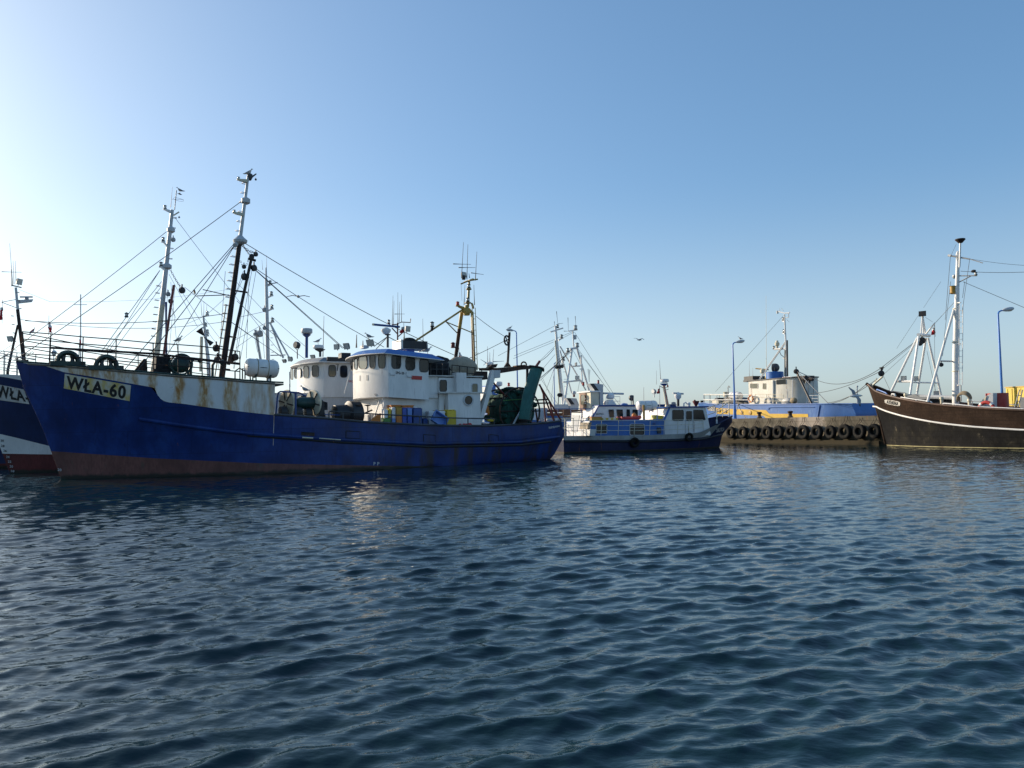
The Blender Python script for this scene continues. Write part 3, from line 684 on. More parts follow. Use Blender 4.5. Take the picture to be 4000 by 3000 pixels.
# liferaft canister on its cradle
def canister(fr, parent_world, a, b, r, label, mt='white', band='rope', group='liferaft canisters'):
    a, b = V(a), V(b); c = (a+b)/2; d = (b-a); L_ = d.length; ax = d.normalized()
    o = tag(empty('liferaft_canister', parent_world(c)), label, 'liferaft', group); o.rotation_euler = (0, 0, R(fr.deg))
    MB().lathe(-ax*L_/2, [(r*.55, 0), (r*.85, L_*.04), (r, L_*.12), (r, L_*.88), (r*.85, L_*.96), (r*.55, L_)], axis=ax, seg=24).build('shell', M[mt], o)
    mb = MB()
    for t in (.34, .66): mb.torus(-ax*L_/2+ax*L_*t, r+.004, .018, ax, ss=6)
    mb.build('strap', M[band], o)
    sd = V((-ax.y, ax.x, 0)); mb = MB()
    mb.torus(V((0, 0, 0)), r*1.01, .012, sd if False else ax, ss=5) if False else None
    for s_ in (-1, 1): mb.tube([-ax*L_/2*1.0+sd*s_*r*.0, ax*L_/2], .0121, 4) if False else None
    p = [(-ax*L_/2+ax*L_*t+sd*-1*r*(1.008 if .12 < t < .88 else .87)) for t in (.02, .12, .5, .88, .98)]; mb.tube(p, .016, 5)
    p = [(-ax*L_/2+ax*L_*t+sd*r*(1.008 if .12 < t < .88 else .87)) for t in (.02, .12, .5, .88, .98)]; mb.tube(p, .016, 5)
    mb.build('seam', M['darkgrey'], o)
    mb = MB()
    for t in (.28, .72):
        p = -ax*L_/2+ax*L_*t
        mb.tube([p+sd*r*.7-V((0, 0, r*.75)), p+sd*r*.75-V((0, 0, r*1.38))], .03, 6).tube([p-sd*r*.7-V((0, 0, r*.75)), p-sd*r*.75-V((0, 0, r*1.38))], .03, 6).tube([p-sd*r*.9-V((0, 0, r*.8)), p-V((0, 0, r*1.05)), p+sd*r*.9-V((0, 0, r*.8))], .035, 6)
    mb.build('cradle', M['greenmach'], o); return o
a, b = T((957, 1434), -2.0), T((1086, 1443), -2.0)
canister(T, T.wor, a, b, .40, 'white liferaft canister strapped on the aft edge of the rusty forecastle')

# ---- foremast
mt0, mtop = T((866, 1474), 0), T((969, 690), 0); mid = T((937, 940), 0)
mast = MB().tube([mt0, mid], [.14, .105], 12).build('mast', M['darkrust'], t1)
MB().tube([mid, mtop], [.085, .06], 10).build('topmast', M['lightgrey'], mast)
MB().tube([T((866,1474),0)+V((-.3,0,0)), T((905,1190),0)+V((-.24,0,0))], .03, 6).build('mast_pipe', M['cream'], mast)
rungs(mast, T((872,1420),0), T((935,975),0), (-1,-.15,.1), .15); rungs(mast, T((942,905),0), T((967,720),0), (-1,-.15,.1), .09, .17)
MB().lathe(T((938,946),0), [(.12,-.12),(.3,-.02),(.33,.08),(.2,.2),(.11,.3)]).tube([T((925,950),0), T((918,958),-.2)], .11).build('mast_cap', M['lightgrey'], mast)
MB().lathe(T((960,786),0), [(.08,-.15),(.2,-.08),(.2,.1),(.08,.18)]).build('mast_band', M['lightgrey'], mast)
MB().lathe(T((976,688),0), [(.06,-.2),(.13,-.05),(.12,.08),(.07,.12)]).tube([T((983,692),0), T((1001,679),0)], [.05,.03], 6).build('masthead_block', M['darkgrey'], mast)
block(mast, T((999,701),0), .05)
for (x0,y0,x1,y1) in ((965,707,932,704),(950,838,915,833)): 
    a, b = T((x0,y0),0), T((x1,y1),0); arm_lantern(mast, a, b, .07, .12, 'lightgrey', 'cream')
MB().tube([T((894,1152),0), T((769,1156),-.2)], .022, 6).tube([T((901,1156),0), T((792,1131),.2)], .022, 6).tube([T((762,1139),0), T((757,1140),0)], .1).build('spreader', M['darkrust'], mast)
# derrick boom beside the mast, with its head gear
bm0, bm1 = T((892, 1425), -.55), T((983, 1006), -.55)
boom = MB().tube([bm0, bm1], [.075, .065], 10).build('derrick_boom', M['darkrust'], t1)
MB().tube([T((969,1010),-.55), T((999,1018),-.55)], .06).lathe(bm1, [(.1,-.1),(.12,.05),(.06,.16)]).build('boom_head', M['black'], boom)
many('boom_link', 'darkrust', boom, [([T(p,0), T(q,-.55)], .04) for p, q in (((916,1135),(965,1142)), ((893,1314),(921,1319)), ((866,1441),(897,1444)))])
for p, r_ in (((999,993),.11),((953,1042),.10),((955,1081),.16),((992,1047),.15)): block(boom, T(p,-.5), r_)
chain(boom, T((945,955),0), T((993,985),-.5), .04, s=.1); chain(boom, T((945,955),0), bm1, .03, s=.0); chain(boom, T((938,1015),0), T((972,1010),-.5), .03, s=.35)
for x, y in ((845, 1360), (850,1405), (905,1400), (918,1395)): block(t1, T((x,y), -.3), .16, 'darkrust')
# standing rigging
S = lambda a, va, b, vb, s=0, r=.013: wire(t1, T(a, va), T(b, vb), r, s)
S((942,787),0,(60,1405),0,.1,.016)
S((912,955),-.1,(484,1447),-1.4,.0,.018); S((916,958),-.1,(536,1450),-2.2,.0,.018); S((917,958),.1,(620,1440),1.6,0,.016)
S((953,948),0,(1785,1392),0,.25,.018); S((1003,1052),-.5,(1500,1356),-.4,.12,.016); S((1000,1056),-.5,(1343,1360),-.4,.0,.016); S((1002,1060),-.5,(1338,1361),-.6,.0,.014)
for a, b in (((975,1030),(962,1400)), ((985,1050),(915,1440)), ((948,1090),(917,1160)), ((962,1090),(912,1440)), ((1000,1060),(935,1425)), ((880,1060),(853,1440)), ((950,1060),(890,1240))): S(a,-.4,b,-.6,0,.010)
S((925,1175),0,(1190,1402),1.5,.1,.012)
chain(t1, T((130,1375),0), T((58,1405),0), .035, s=.05)
for x, y in ((268,1228),): pass
wire(t1, T((98,1253),0), T((882,1225),0), .014, .25)
MB().tube([T((112,1409),0), T((62,1412),0)], .05).build('bow_roller_arm', M['darkrust'], t1)

# ---- wheelhouse
VW = -2.35
wc = T(cC(1720, 1110), VW); wtop = T(cC(1725, 490), VW); wend = T(cD(400, 480), VW); wbe = T(cD(350, 945), VW)
print('wheelhouse', [tuple(round(x, 2) for x in p) for p in (wc, wtop, wend, wbe)], T.u(cC(1185, 700), wc.x))
u0, u1 = (wc.x+wtop.x)/2, (wend.x+wbe.x)/2; zb, zt = wc.z, wtop.z; BUL = .62
SLP = -.085
tz = lambda u: SLP*(u-u0)
uf = lambda v: u0-BUL*(1-(v/VW)**2)
def frontpt(p, off=0.0):
    u = u0-.3
    for _ in range(14): q = T.u(p, u); u = .5*u+.5*(uf(max(VW, min(-VW, q.y)))-off)
    return T.u(p, u)
vs_ = [VW*(1-2*i/14) for i in range(15)]
plan = [(uf(v), v) for v in vs_]
pl = plan+[(u1, -VW), (u1, VW)]; mb = MB().pris([(a, v, zb+tz(a)*.7) for a, v in pl], (0, 0, 1), top=[(a, v, zt+tz(a)) for a, v in pl]); wh = mb.build('wheelhouse', M['white'], t1, smooth=25)
OH = .32; zr = T(cC(1720, 410), VW).z; ext = .35
plan2 = [(uf(v)-OH, v*(1+OH/2.4)) for v in vs_]+[(u1+ext+.35, -VW+OH), (u1+ext+.35, VW-OH)]
plan3 = [(uf(v)+.05, v*.97) for v in vs_]+[(u1+ext-.1, -VW-.1), (u1+ext-.1, VW+.1)]
MB().pris([(a, v, zt+tz(a)) for a, v in plan2], (0, 0, 0), top=[(a, v, zr+tz(a)) for a, v in plan3]).build('wheelhouse_roof', M['roofblue'], t1, smooth=25)
MB().pris([(a, v, zt-.035+tz(a)) for a, v in plan2], (0, 0, .033)).build('roof_soffit', M['white'], t1, smooth=25)
for x0, x1, y0, y1 in ((1187,1216,556,720),(1236,1276,527,708),(1300,1412,506,697),(1458,1532,498,690),(1583,1676,492,688)):
    window([frontpt(cC(x0,y0), .005), frontpt(cC(x1,y0), .005), frontpt(cC(x1,y1), .005), frontpt(cC(x0,y1), .005)], wh, 'darkgrey', 'curtain' if x0 in (1300, 1583) else 'glass', rad=.3, grow=.1, out=(-1, 0, 0))
for x0, x1, y0, y1 in ((1298,1320,798,878),(1404,1430,794,872)):
    MB().pris([frontpt(cC(*q), .01) for q in ((x0,y0),(x1,y0),(x1,y1),(x0,y1))], (.03, 0, 0)).build('slot_vent', M['grey'], wh)
MB().pris([frontpt(cC(*q), .012) for q in ((1508,1062),(1540,1058),(1562,1078),(1535,1096))], (.03, 0, 0)).build('drain_plate', M['grey'], wh)
SW = lambda cn, x0, x1, y0, y1, v, **k: window([T(cn(x0,y0), v), T(cn(x1,y0), v), T(cn(x1,y1), v), T(cn(x0,y1), v)], k.pop('par', t1), out=(0, -1, 0), **k)
for cn, x0, x1, y0, y1 in ((cC,1772,1896,505,692),(cC,1976,2097,530,716),(cD,-5,40,420,565),(cD,107,210,438,585),(cD,270,370,458,607)): SW(cn, x0, x1, y0, y1, VW, rad=.3, grow=.12, par=wh)
FL = lambda cn, x0, x1, y0, y1, v: [(cn(x0,y0)), (cn(x1,y0)), (cn(x1,y1)), (cn(x0,y1))]
lettering('SPG-25 1', [cC(1828,738), cC(1980,752), cC(1980,786), cC(1828,778)], lambda p: T(p, VW-.012), M['black'], wh, 'call_number', .03)
MB().pris([T(cD(*q), VW-.03) for q in ((178,655),(298,662),(296,705),(176,698))], (0, .06, 0)).build('lifebuoy_rack', M['pred'], wh)
for q in ((1748,765,1815,790),(1992,795,2065,820)):
    a, b = T(cC(q[0],q[1]), VW-.06), T(cC(q[2],q[3]), VW-.06); MB().tube([a+V((0,.06,0)), a, V((a.x, a.y, b.z)), b, b+V((0,.06,0))], .018, 5).build('handrail', M['lightgrey'], wh)
MB().tube([T(cC(1200,715), 2.4)+V((-.1,0,0)), T(cC(1255,1060), 2.0)+V((-.65,0,0))], .02, 5).build('drain_pipe', M['white'], wh)
# lower house and casing
zd = 1.15; VL = -1.95
lf = T(cC(1655, 1300), VL).x; ce = T(cD(1005, 720), -2.2).x
mb = MB().box((lf, VL, zd), (u1+1.2, -VL, zb)); lower = mb.build('lower_deckhouse', M['white'], t1)
for v in (VL, -VL-.12, -.06): MB().pris([(u0-.1, v, zb-.01), (lf, v, zb-.01), (lf, v, zd+.2)], (0, .12, 0)).build('bridge_bracket', M['white'], lower)
mb = MB().pris([(lf-.02, -1.2, zd), (lf-.02, 1.2, zd), (lf-.02, 1.2, zb-.8), (lf-.02, -1.2, zb-.8)], (-.5, 0, 0)); mb.build('companion_hatch', M['white'], lower)
VC = -2.2
cu0 = T(cD(495, 680), VC).x; zc = T(cD(600, 680), VC).z; zc2 = T(cD(700, 862), VC).z
mb = MB().box((u1-.02, VC+.12, zb-.02), (cu0, -VC, T(cD(450,665), VC).z)); up = mb.build('upper_casing', M['white'], t1)
mb = MB().box((u1+.1, VC+.5, zd), (cu0+.6, -VC, zb-.022)); mb.build('casing_recess', M['white'], up)
mb = MB().box((cu0, VC, zc2), (ce, -VC, zc)); aft = mb.build('aft_deckhouse', M['white'], t1)
bx0 = T(cD(605, 880), VC-.22).x; be = T(cD(985, 900), VC-.22).x
mb = MB().box((bx0-.0, VC-.22, zd), (be, -VC-.3, zc2-.003)).box((cu0+.05, VC+.1, zd), (bx0, -VC-.35, zc2-.006)); mb.build('aft_casing', M['white'], aft)
MB().box((cu0-.08, VC-.3, zc2-.02), (ce+.06, VC-.001, zc2+.05)).box((u1, VC-.06, T(cD(450,665),VC).z), (ce+.05, -VC, T(cD(450,665),VC).z+.06)).build('deck_ledge', M['white_worn'], aft)
SW(cD, 508, 583, 713, 836, VC, rad=.2, grow=.14, par=aft); SW(cD, 885, 950, 752, 862, VC, rad=.25, grow=.14, frame='lightgrey', glass='curtain', par=aft)
c = T(cD(840, 945), VC-.22); MB().lathe(c-V((0,.0,0)), [(.25,.03),(.29,.0),(.29,-.05),(.22,-.06),(.22,-.015)], axis=(0,1,0), seg=20).build('porthole_rim', M['lightgrey'], aft); MB().lathe(c-V((0,.02,0)), [(.23,0),(.23,.03)], axis=(0,1,0), seg=20).build('porthole', M['glass'], aft)
mb = MB(); bxp(mb, T, cD(702, 618), cD(822, 848), VC-.3, .55); mb.build('vent_trunk', M['white'], aft)
mb = MB(); a = T(cD(360,1000), VC+.15); 
for s_ in (0, .35): mb.tube([(u1+.6+s_, VC+.1, zd+.2), (u1+.6+s_, VC+.1, zb-.1)], .03, 5)
mb.build('door_frame', M['white_worn'], lower)
# ---- on the wheelhouse roof
k = T(cC(1715, 400), -1.3); rp = T(cN(345, 1380), -.6)
radar = MB().tube([rp, T(cN(345,1225), -.6)], .06, 10).lathe(T(cN(345,1228), -.6), [(.14,-.02),(.15,.02)]).build('radar_post', M['darkgrey'], t1)
mb = MB()
for a in ((-.9,-.5),(.9,-.5),(-.3,.8)): mb.tube([T(cN(345,1250), -.6), rp+V((a[0],a[1],-.02))], .02, 5)
mb.build('radar_brace', M['darkgrey'], radar)
c = T(cN(325,1135), -.6); MB().lathe(T(cN(325,1222),-.6), [(.12,0),(.17,.05),(.24,.15),(.24,.24),(.15,.29),(.08,.33)], seg=16).build('radar_pedestal', M['white_clean'], radar)
MB().tube([T(cN(172,1108), -1.0), T(cN(482,1137), -.2)], .055, 10).build('radar_bar', M['deckblue'], radar); MB().lathe(T(cN(172,1108),-1.0), [(.057,-.012),(.057,.03)], axis=(T(cN(482,1137),-.2)-T(cN(172,1108),-1.0))).build('bar_end', M['cream'], radar)
am = MB().tube([T(cN(462,1410), -.2), T(cN(462,1090), -.2)], .04, 8).tube([T(cN(395,1150),-.2), T(cN(455,1215),-.2)], .03, 6).tube([T(cN(530,1195),-.2), T(cN(470,1250),-.2)], .03, 6).tube([T(cN(395,1112),-.2), T(cN(470,1105),-.2)], .03, 6).tube([T(cN(470,1095),-.2), T(cN(510,1080),-.2), T(cN(612,1085),-.2), T(cN(615,1040),-.2)], .025, 6).build('aerial_mast', M['darkred'], t1)
for a, b in (((398,1110),(408,768)),((412,1110),(420,828)),((465,1090),(465,730)),((480,1080),(488,840)),((508,1085),(508,755)),((425,985),(545,985))): whip(am, T(cN(*a), -.2), T(cN(*b), -.2))
lantern(am, T(cN(358,1105), -.3), .08, .24, 'darkred')
floodlight(am, T(cN(585,1160), -.2), (.4,-.9,-.15), .36, 'grey')
whip(t1, T(cN(763,1310),-.5), T(cN(758,1040),-.5)); whip(t1, T(cN(540,1290),-.5), T(cN(540,1140),-.5), .03, 'cream')
mb = MB(); bxp(mb, T, cN(510,1295), cN(815,1395), -1.2, 1.0); o = mb.build('net_bin', M['black'], t1)
mb = MB(); bxp(mb, T, cN(500,1285), cN(525,1392), -1.25, 1.1); bxp(mb, T, cN(808,1325), cN(820,1412), -1.25, 1.1); bxp(mb, T, cN(500,1388), cN(815,1402), -1.22, 1.05); mb.build('bin_frame', M['alu'], o)
a = T(cN(600,1300),-.8); MB().sph(a, .3, 12, (1.2,.8,.55)).build('heaped_net', M['netdark'], o)
mb = MB(); bxp(mb, T, cN(560,1395), cN(660,1432), -1.1, .6); mb.build('blue_locker', M['pblue'], o)
fl = floodlight(t1, T(cC(1460,330), -1.9), (-.75,-.55,-.4), .42, 'grey'); mb = MB(); bxp(mb, T, cC(1362,362), cC(1440,405), -.6, .5); mb.build('roof_locker', M['lightgrey'], t1)
floodlight(t1, T(cC(1212,415), 1.2)+V((-.35,0,.12)), (-.8,-.4,-.3), .4, 'darkgrey'); floodlight(t1, T(cC(1110,420), 1.6)+V((-.5,0,.1)), (-.8,-.5,-.1), .34, 'black')
mb = MB(); bxp(mb, T, cC(1045,470), cC(1180,545), 2.6, .5); mb.build('name_board', M['black'], t1)
whip(t1, T(cC(1262,400),.4), T(cC(1266,210),.4), .03); whip(t1, T(cC(1355,390),-.5), T(cC(1356,297),-.5), .03)
# dark nets and covered tank abaft the wheelhouse
mb = MB(); 
for x, y, r_ in ((430,560,.5),(490,545,.55),(545,560,.55),(590,600,.5),(480,610,.5),(420,600,.35)): mb.sph(T(cD(x,y), -1.2+.5*random.random()), r_, 12, (1,.8,1))
mb.build('net_heap', M['netdark'], t1)
rail(t1, [T(cD(x,508), -1.9) for x in (400,470,540,610)], [T(cD(x,650), -1.9) for x in (400,470,540,610)], [.5, 1], .022, 'darkgrey')
mb = MB(); 
for i, (x, y, r_) in enumerate(((665,560,.42),(720,540,.5),(780,545,.55),(830,560,.5))): mb.sph(T(cD(x,y), -1.3), r_, 14, (1.1,.8,.95))
mb.build('tarpaulin_bundle', M['canvas'], t1)
mb = MB(); bxp(mb, T, cD(630,595), cD(880,690), -1.6, 1.6); mb.build('net_store', M['canvas'], t1)
rail(t1, [T(cD(x,530+(x-650)*.12), -2.0) for x in (650,740,830,920,1000)], [T(cD(x,690), -2.0) for x in (650,740,830,920,1000)], [.45, 1], .022, 'darkrust')
mb = MB(); bxp(mb, T, cD(830,600), cD(1070,700), -1.2, 2.2); mb.build('winch_platform', M['black'], t1)

# ---- bipod mast abaft the wheelhouse
bp = lambda x, y, v: T(cN(x, y), v)
ap = bp(1290, 900, 0)
bip = MB().tube([bp(1190,1155,.6), bp(1215,960,.35)], [.095,.085], 10).tube([bp(1347,1180,-.55), bp(1340,960,-.35)], [.085,.08], 10).sph(bp(1275,950,0), .2, 12, (1.6,1,.8)).build('bipod_mast', M['mastyellow'], t1)
many('mast_leg', 'rust', bip, [([bp(1135,1590,1.2), bp(1190,1155,.6)], .10), ([bp(1362,1659,-1.2), bp(1347,1180,-.55)], .09)], 10)
MB().lathe(bp(1275,935,0), [(.16,-.3),(.22,-.08),(.2,.05),(.12,.12),(.09,.25)], seg=12).tube([bp(1290,900,0), bp(1305,590,0)], [.075,.06], 10).build('mast_column', M['mastyellow'], bip)
MB().tube([bp(1205,632,.2), bp(1300,592,0), bp(1408,575,-.2)], .04, 8).tube([bp(1300,592,0)+V((0,-.5,0)), bp(1300,592,0)+V((0,.5,0))], .05, 8).build('crosstree', M['mastyellow'], bip)
MB().tube([bp(660,1310,-.2), bp(1225,935,0)], .05, 8).tube([bp(1035,1078,-.1), bp(1175,1220,.9)], .03, 6).tube([bp(1035,1078,-.1), bp(1340,1205,-.7)], .03, 6).build('mast_strut', M['mastyellow'], bip)
ladder(bip, bp(1384,1650,-1.3), bp(1358,910,-.4), (1,.1,0), .2, .3, 'mastyellow', .018); ladder(bip, bp(1180,1250,1.0), bp(1222,965,.4), (1,.1,0), .16, .3, 'darkrust', .016)
lantern(bip, bp(1302,682,0), .10, .24); lantern(bip, bp(1290,842,0), .10, .24); MB().lathe(bp(1300,690,0), [(.15,-.04),(.15,.02)]).lathe(bp(1290,852,0), [(.17,-.04),(.17,.02)]).build('lamp_platform', M['mastyellow'], bip)
arm_lantern(bip, bp(1230,915,0), bp(1170,895,-.2), .1, .22, 'pred', 'mastyellow', 'pred'); lantern(bip, bp(870,1140,-.3), .11, .3, 'black'); MB().tube([bp(862,1180,-.2), bp(870,1138,-.3)], .07).build('lamp_bracket', M['black'], bip)
lantern(bip, bp(1115,1385,1.0), .13, .32, 'darkred', glass='darkred'); MB().lathe(bp(1340,890,-.2), [(.03,-.02),(.17,.0),(.17,.05),(.03,.08)], axis=(1,-.3,.35)).build('horn', M['mastyellow'], bip)
floodlight(bip, bp(1245,520,.1), (.3,-.9,.1), .36, 'darkgrey'); MB().lathe(bp(1240,580,0), [(.09,0),(.11,.05),(.11,.2),(.06,.24)]).build('horn_light', M['black'], bip)
for a, b in (((1215,560),(1238,140)),((1278,575),(1290,165)),((1378,590),(1396,250)),((1115,395),(1325,400)),((1180,438),(1378,438)),((1325,500),(1475,520)),((1245,880),(1255,640)),((1368,880),(1360,640)),((1310,560),(1302,505))): whip(bip, bp(*a,-.1), bp(*b,-.1), .016)
wire(bip, bp(1220,830,0), bp(1210,640,.2), .008); 
S(cN(1385,1010),-.3,cN(1745,1262),-1.5,.05,.014); S(cN(1255,1530),0,cN(1745,1290),-1.5,.02,.014); S(cN(1290,1520),.2,cN(1420,1440),-.5,.02,.01)
# ---- stern gallows
gal = MB().pris([T(cD(*q), -2.35) for q in ((1128,588),(1180,600),(1040,1100),(990,1245),(990,1120))], (0,.3,0)).build('gallows_post', M['white'], t1)
MB().pris([T(cD(*q), -2.37) for q in ((1150,592),(1222,590),(1218,680),(1145,680))], (0,.4,0)).build('sheave_box', M['lightgrey'], gal)
MB().pris([T(cD(*q), 1.9) for q in ((1128,588),(1180,600),(1040,1100),(990,1245),(990,1120))], (0,.3,0)).build('gallows_post', M['white'], gal)
beam = MB().pris([T(cV(*q), -1.9) for q in ((240,205),(560,205),(1300,150),(1310,225),(1130,240),(640,320),(640,260),(240,255))], (0,.35,0)).pris([T(cV(*q), 1.6) for q in ((240,205),(560,205),(1300,150),(1310,225),(1130,240),(640,260),(240,255))], (0,.35,0)).build('gallows_beam', M['rust'], t1)
mb = MB().pris([T(cV(*q), -2.2) for q in ((400,190),(450,130),(580,118),(545,195))], (0,.4,0)).torus(T(cV(1140,135),-1.8), .14, .04, (.3,1,0)).pris([T(cV(*q), -2.0) for q in ((985,150),(1175,135),(1175,165),(985,170))], (0,.4,0)); mb.build('beam_fitting', M['rust'], beam)
MB().pris([T(cV(*q), -1.75) for q in ((722,188),(795,62),(868,180))], (0,.1,0)).build('gusset', M['rust'], beam)
jib = MB().tube([T(cD(1305,540), -1.7), T(cD(1328,145), -1.7)], .065, 8).build('jib_post', M['darkrust'], beam)
c = T(cD(1296,240), -1.72); mb = MB().torus(c, .24, .045, (.45,-.9,0)); 
for i in range(4): a = V((math.cos(i*math.pi/2+.5)*.9, math.cos(i*math.pi/2+.5)*.45, math.sin(i*math.pi/2+.5))); mb.tube([c, c+a*.24], .03, 5)
mb.build('pulley_wheel', M['black'], jib)
MB().tube([T(cV(1215,235),-1.9), T(cV(1212,650),-1.9)], .07, 8).tube([T(cV(1215,235),1.7), T(cV(1212,850),1.7)], .07, 8).build('gallows_leg', M['darkrust'], beam)
many('gallows_brace', 'darkred', t1, [([T(cV(*a),va), T(cV(*b),vb)], .05) for a, va, b, vb in (((470,515),-2.2,(760,830),-1.9),((1470,560),-2.0,(1940,1330),-2.2),((1480,560),1.6,(1790,1350),1.6),((1700,960),0,(1800,1350),0),((1560,780),1.8,(1610,1390),1.8),((1390,1080),-1.9,(1440,1390),-1.9))])
many('stern_rail', 'darkrust', t1, [([T(cV(*a),v), T(cV(*b),v)], .04) for a, b, v in (((340,868),(770,850),-1.5),((1390,900),(1660,885),-2.0),((1390,970),(1710,962),-2.0),((370,1035),(560,1030),-1.2))])
MB().tube([T(cV(905,1440),-2.6), T(cV(1060,1150),-2.4)], .05, 7).build('prop_bar', M['lightgrey'], t1)
# bulwark hand rail
rx = [(1285,1606),(1340,1609),(1445,1616),(1530,1621),(1640,1626),(1745,1632),(1828,1634),(1930,1636)]
rail(t1, [h1.px(p,-.1) for p in rx], [h1.px((p[0],p[1]+32+(p[0]-1285)*.006),-.05) for p in rx], [1.0], .034, 'darkgrey', 'bulwark_handrail', .028)
# ---- net drum with its green net
nc = T(cV(840, 1150), -1.0)
nd = tag(empty('net_drum', T.wor(nc), R(31)), 'drum wound with dark green trawl net at the stern of the blue trawler', 'net drum')
mb = MB().lathe(V((0,-1.0,0)), [(.75,0),(.98,.1),(1.05,.5),(1.06,1.0),(1.02,1.6),(.8,2.0)], axis=(0,1,0), seg=36)
for i in range(60):
    a = random.uniform(0, 2*math.pi); y = random.uniform(-.95, 1.0); mb.sph((math.cos(a)*.97, y, math.sin(a)*.97), random.uniform(.12,.2), 10, (1,2.2,1))
for i in range(26): mb.sph((random.uniform(-.5,.75), random.uniform(-.6,.6), 1.08+random.uniform(-.08,.12)), random.uniform(.12,.26), 12, (1.8,1.3,.5))
mb.build('wound_net', M['net'], nd)
mb = MB()
for y in (-1.12, 1.12): 
    mb.torus((-.06,y,0), 1.22, .045, (0,1,0), seg=32)
    for i in range(8): a = i*math.pi/4; mb.tube([(0,y,0),(math.cos(a)*1.22,y,math.sin(a)*1.22)], .035, 5)
mb.lathe((0,-1.25,0), [(.16,0),(.16,2.5)], axis=(0,1,0)); mb.build('drum_flange', M['darkrust'], nd)
mb = MB()
for y in (-1.3,1.3): mb.pris([(-.45,y,-nc.z+1.2),(.45,y,-nc.z+1.2),(.12,y,.15),(-.12,y,.15)], (0,.08,0))
mb.build('drum_stand', M['darkrust'], nd)
MB().tube([(-1.1,-1.16,.55),(0,-1.2,.62),(1.0,-1.16,.6)], .018, 5).build('line', M['pgreen'], nd)
# ---- trawl door hung at the quarter
dq = [T(cV(*q), -3.0) for q in ((1305,185),(1540,285),(1275,1385),(1035,1335))]
td = tag(empty('trawl_door', T.wor(dq[0]), R(31)), 'curved green steel trawl door hanging from the stern gallows', 'trawl door'); dl = [p-dq[0] for p in dq]
rows = []
for j in range(13):
    t = j/12; a, b = dl[0].lerp(dl[3], t), dl[1].lerp(dl[2], t); bend = V((.0,0,0)); r_ = []
    for i in range(11): s_ = i/10; r_.append(a.lerp(b, s_)+V((-.10*math.sin(t*math.pi), -.42*math.sin(s_*math.pi), 0)))
    rows.append(r_)
back = [[p+V((0,.07,0)) for p in r_] for r_ in rows]
mb = MB().grid(rows).grid(back)
for e in (0,-1): mb.grid([[r_[e] for r_ in rows],[r_[e] for r_ in back]]); mb.grid([rows[e], back[e]])
mb.build('plate', M['doorgreen'], td)
mb = MB()
for e, k in ((0,1.06),(-1,1.06)):
    c = sum((V(p) for p in rows[e]), V())/11; mb.pris([c+(V(p)-c)*k*(1.25 if e == 0 else 1.1)+V((0,-.05,0)) for p in rows[e]]+[c+V((.3,.3,0)), c+V((-.3,.3,0))], (0,0,.07))
mb.build('end_cap', M['darkrust'], td)
MB().tube([dl[0]+V((.2,-.1,0)), dl[0]+V((.45,-.1,.3))], .07).build('shackle', M['darkred'], td)
def dpos(x, y):   # picture point to door face
    p = T(cV(x, y), -3.42); return p-dq[0]
lettering('WŁA 60', [(1255,1310),(1345,740),(1395,755),(1310,1320)], lambda p: dpos(*p), M['black'], td, 'number', .0)
S(cV(1440,85),-2.6,cQ(607,592),-3.0,.1,.014)

# ---- working deck of the blue trawler: winch, capstan, hoop
VWN = -1.6
wn = MB(); c1, c2 = T(cU(340, 395), VWN), T(cU(912, 425), VWN); zm = (c1.z+c2.z)/2; c1.z = c2.z = zm; RD = .60
winch = MB().lathe(c1-V((.1,0,0)), [(.12,.06),(.2,.12),(.22,.5)], axis=(1,0,0), seg=20).lathe(c1+V((.42,0,0)), [(.2,0),(.27,.15),(.27,.7),(.22,1.0),(.14,1.2),(.12,(c2-c1).length-.4)], axis=(1,0,0), seg=20).build('winch_drum', M['greenmach'], t1)
for c in (c1, c2):
    d = MB().lathe(c-V((.03,0,0)), [(.12,-.04),(RD-.02,-.02),(RD,0),(RD,.05),(RD-.02,.07),(.12,.09)], axis=(.95,.3,0), seg=32).build('winch_flange', M['cream'], winch)
    for i in range(6):
        a = i*math.pi/3+.2; fx_ = V((.95,.3,0)).normalized(); fy_ = V((-fx_.y,fx_.x,0)); fd_ = fy_*math.cos(a)+V((0,0,math.sin(a))); MB().tube([c-fx_*.07+fd_*.12, c-fx_*.07+fd_*RD*.95], .03, 5).build('flange_rib', M['darkrust'], d)
for c in (c1-V((.25,.25,.42)), c1+V((.42,-.2,-.45)), c2-V((.3,.1,.5)), c2+V((.28,0,-.5))):
    MB().lathe(c, [(.1,-.16),(.26,-.14),(.28,.08),(.24,.16),(.1,.18)], axis=(1,.05,0), seg=18).box(c+V((-.18,-.3,-.5)), c+V((.18,.3,-.05))).build('winch_gear', M['black'], winch)
hw = T(cU(497, 368), VWN-.5); mb = MB().torus(hw, .13, .014, (1,.35,0)); 
for i in range(3): a = i*math.pi/3; d = V((0, math.cos(a), math.sin(a)))*.13; mb.tube([hw-d, hw+d], .01, 4)
mb.build('brake_wheel', M['black'], winch)
mb = MB(); bxp(mb, T, cU(1040,372), cU(1150,740), -1.9, 1.0); bxp(mb, T, cU(1150,395), cU(1215,560), -1.7, .6); bxp(mb, T, cU(640,255), cU(820,420), -.4, .5); mb.build('winch_cabinet', M['black'], t1)
MB().tube([T(cU(1150,395),-1.8), T(cU(1185,400),-1.8), T(cU(1200,450),-1.8), T(cU(1180,500),-1.8)], .03, 6).build('lever', M['black'], t1)
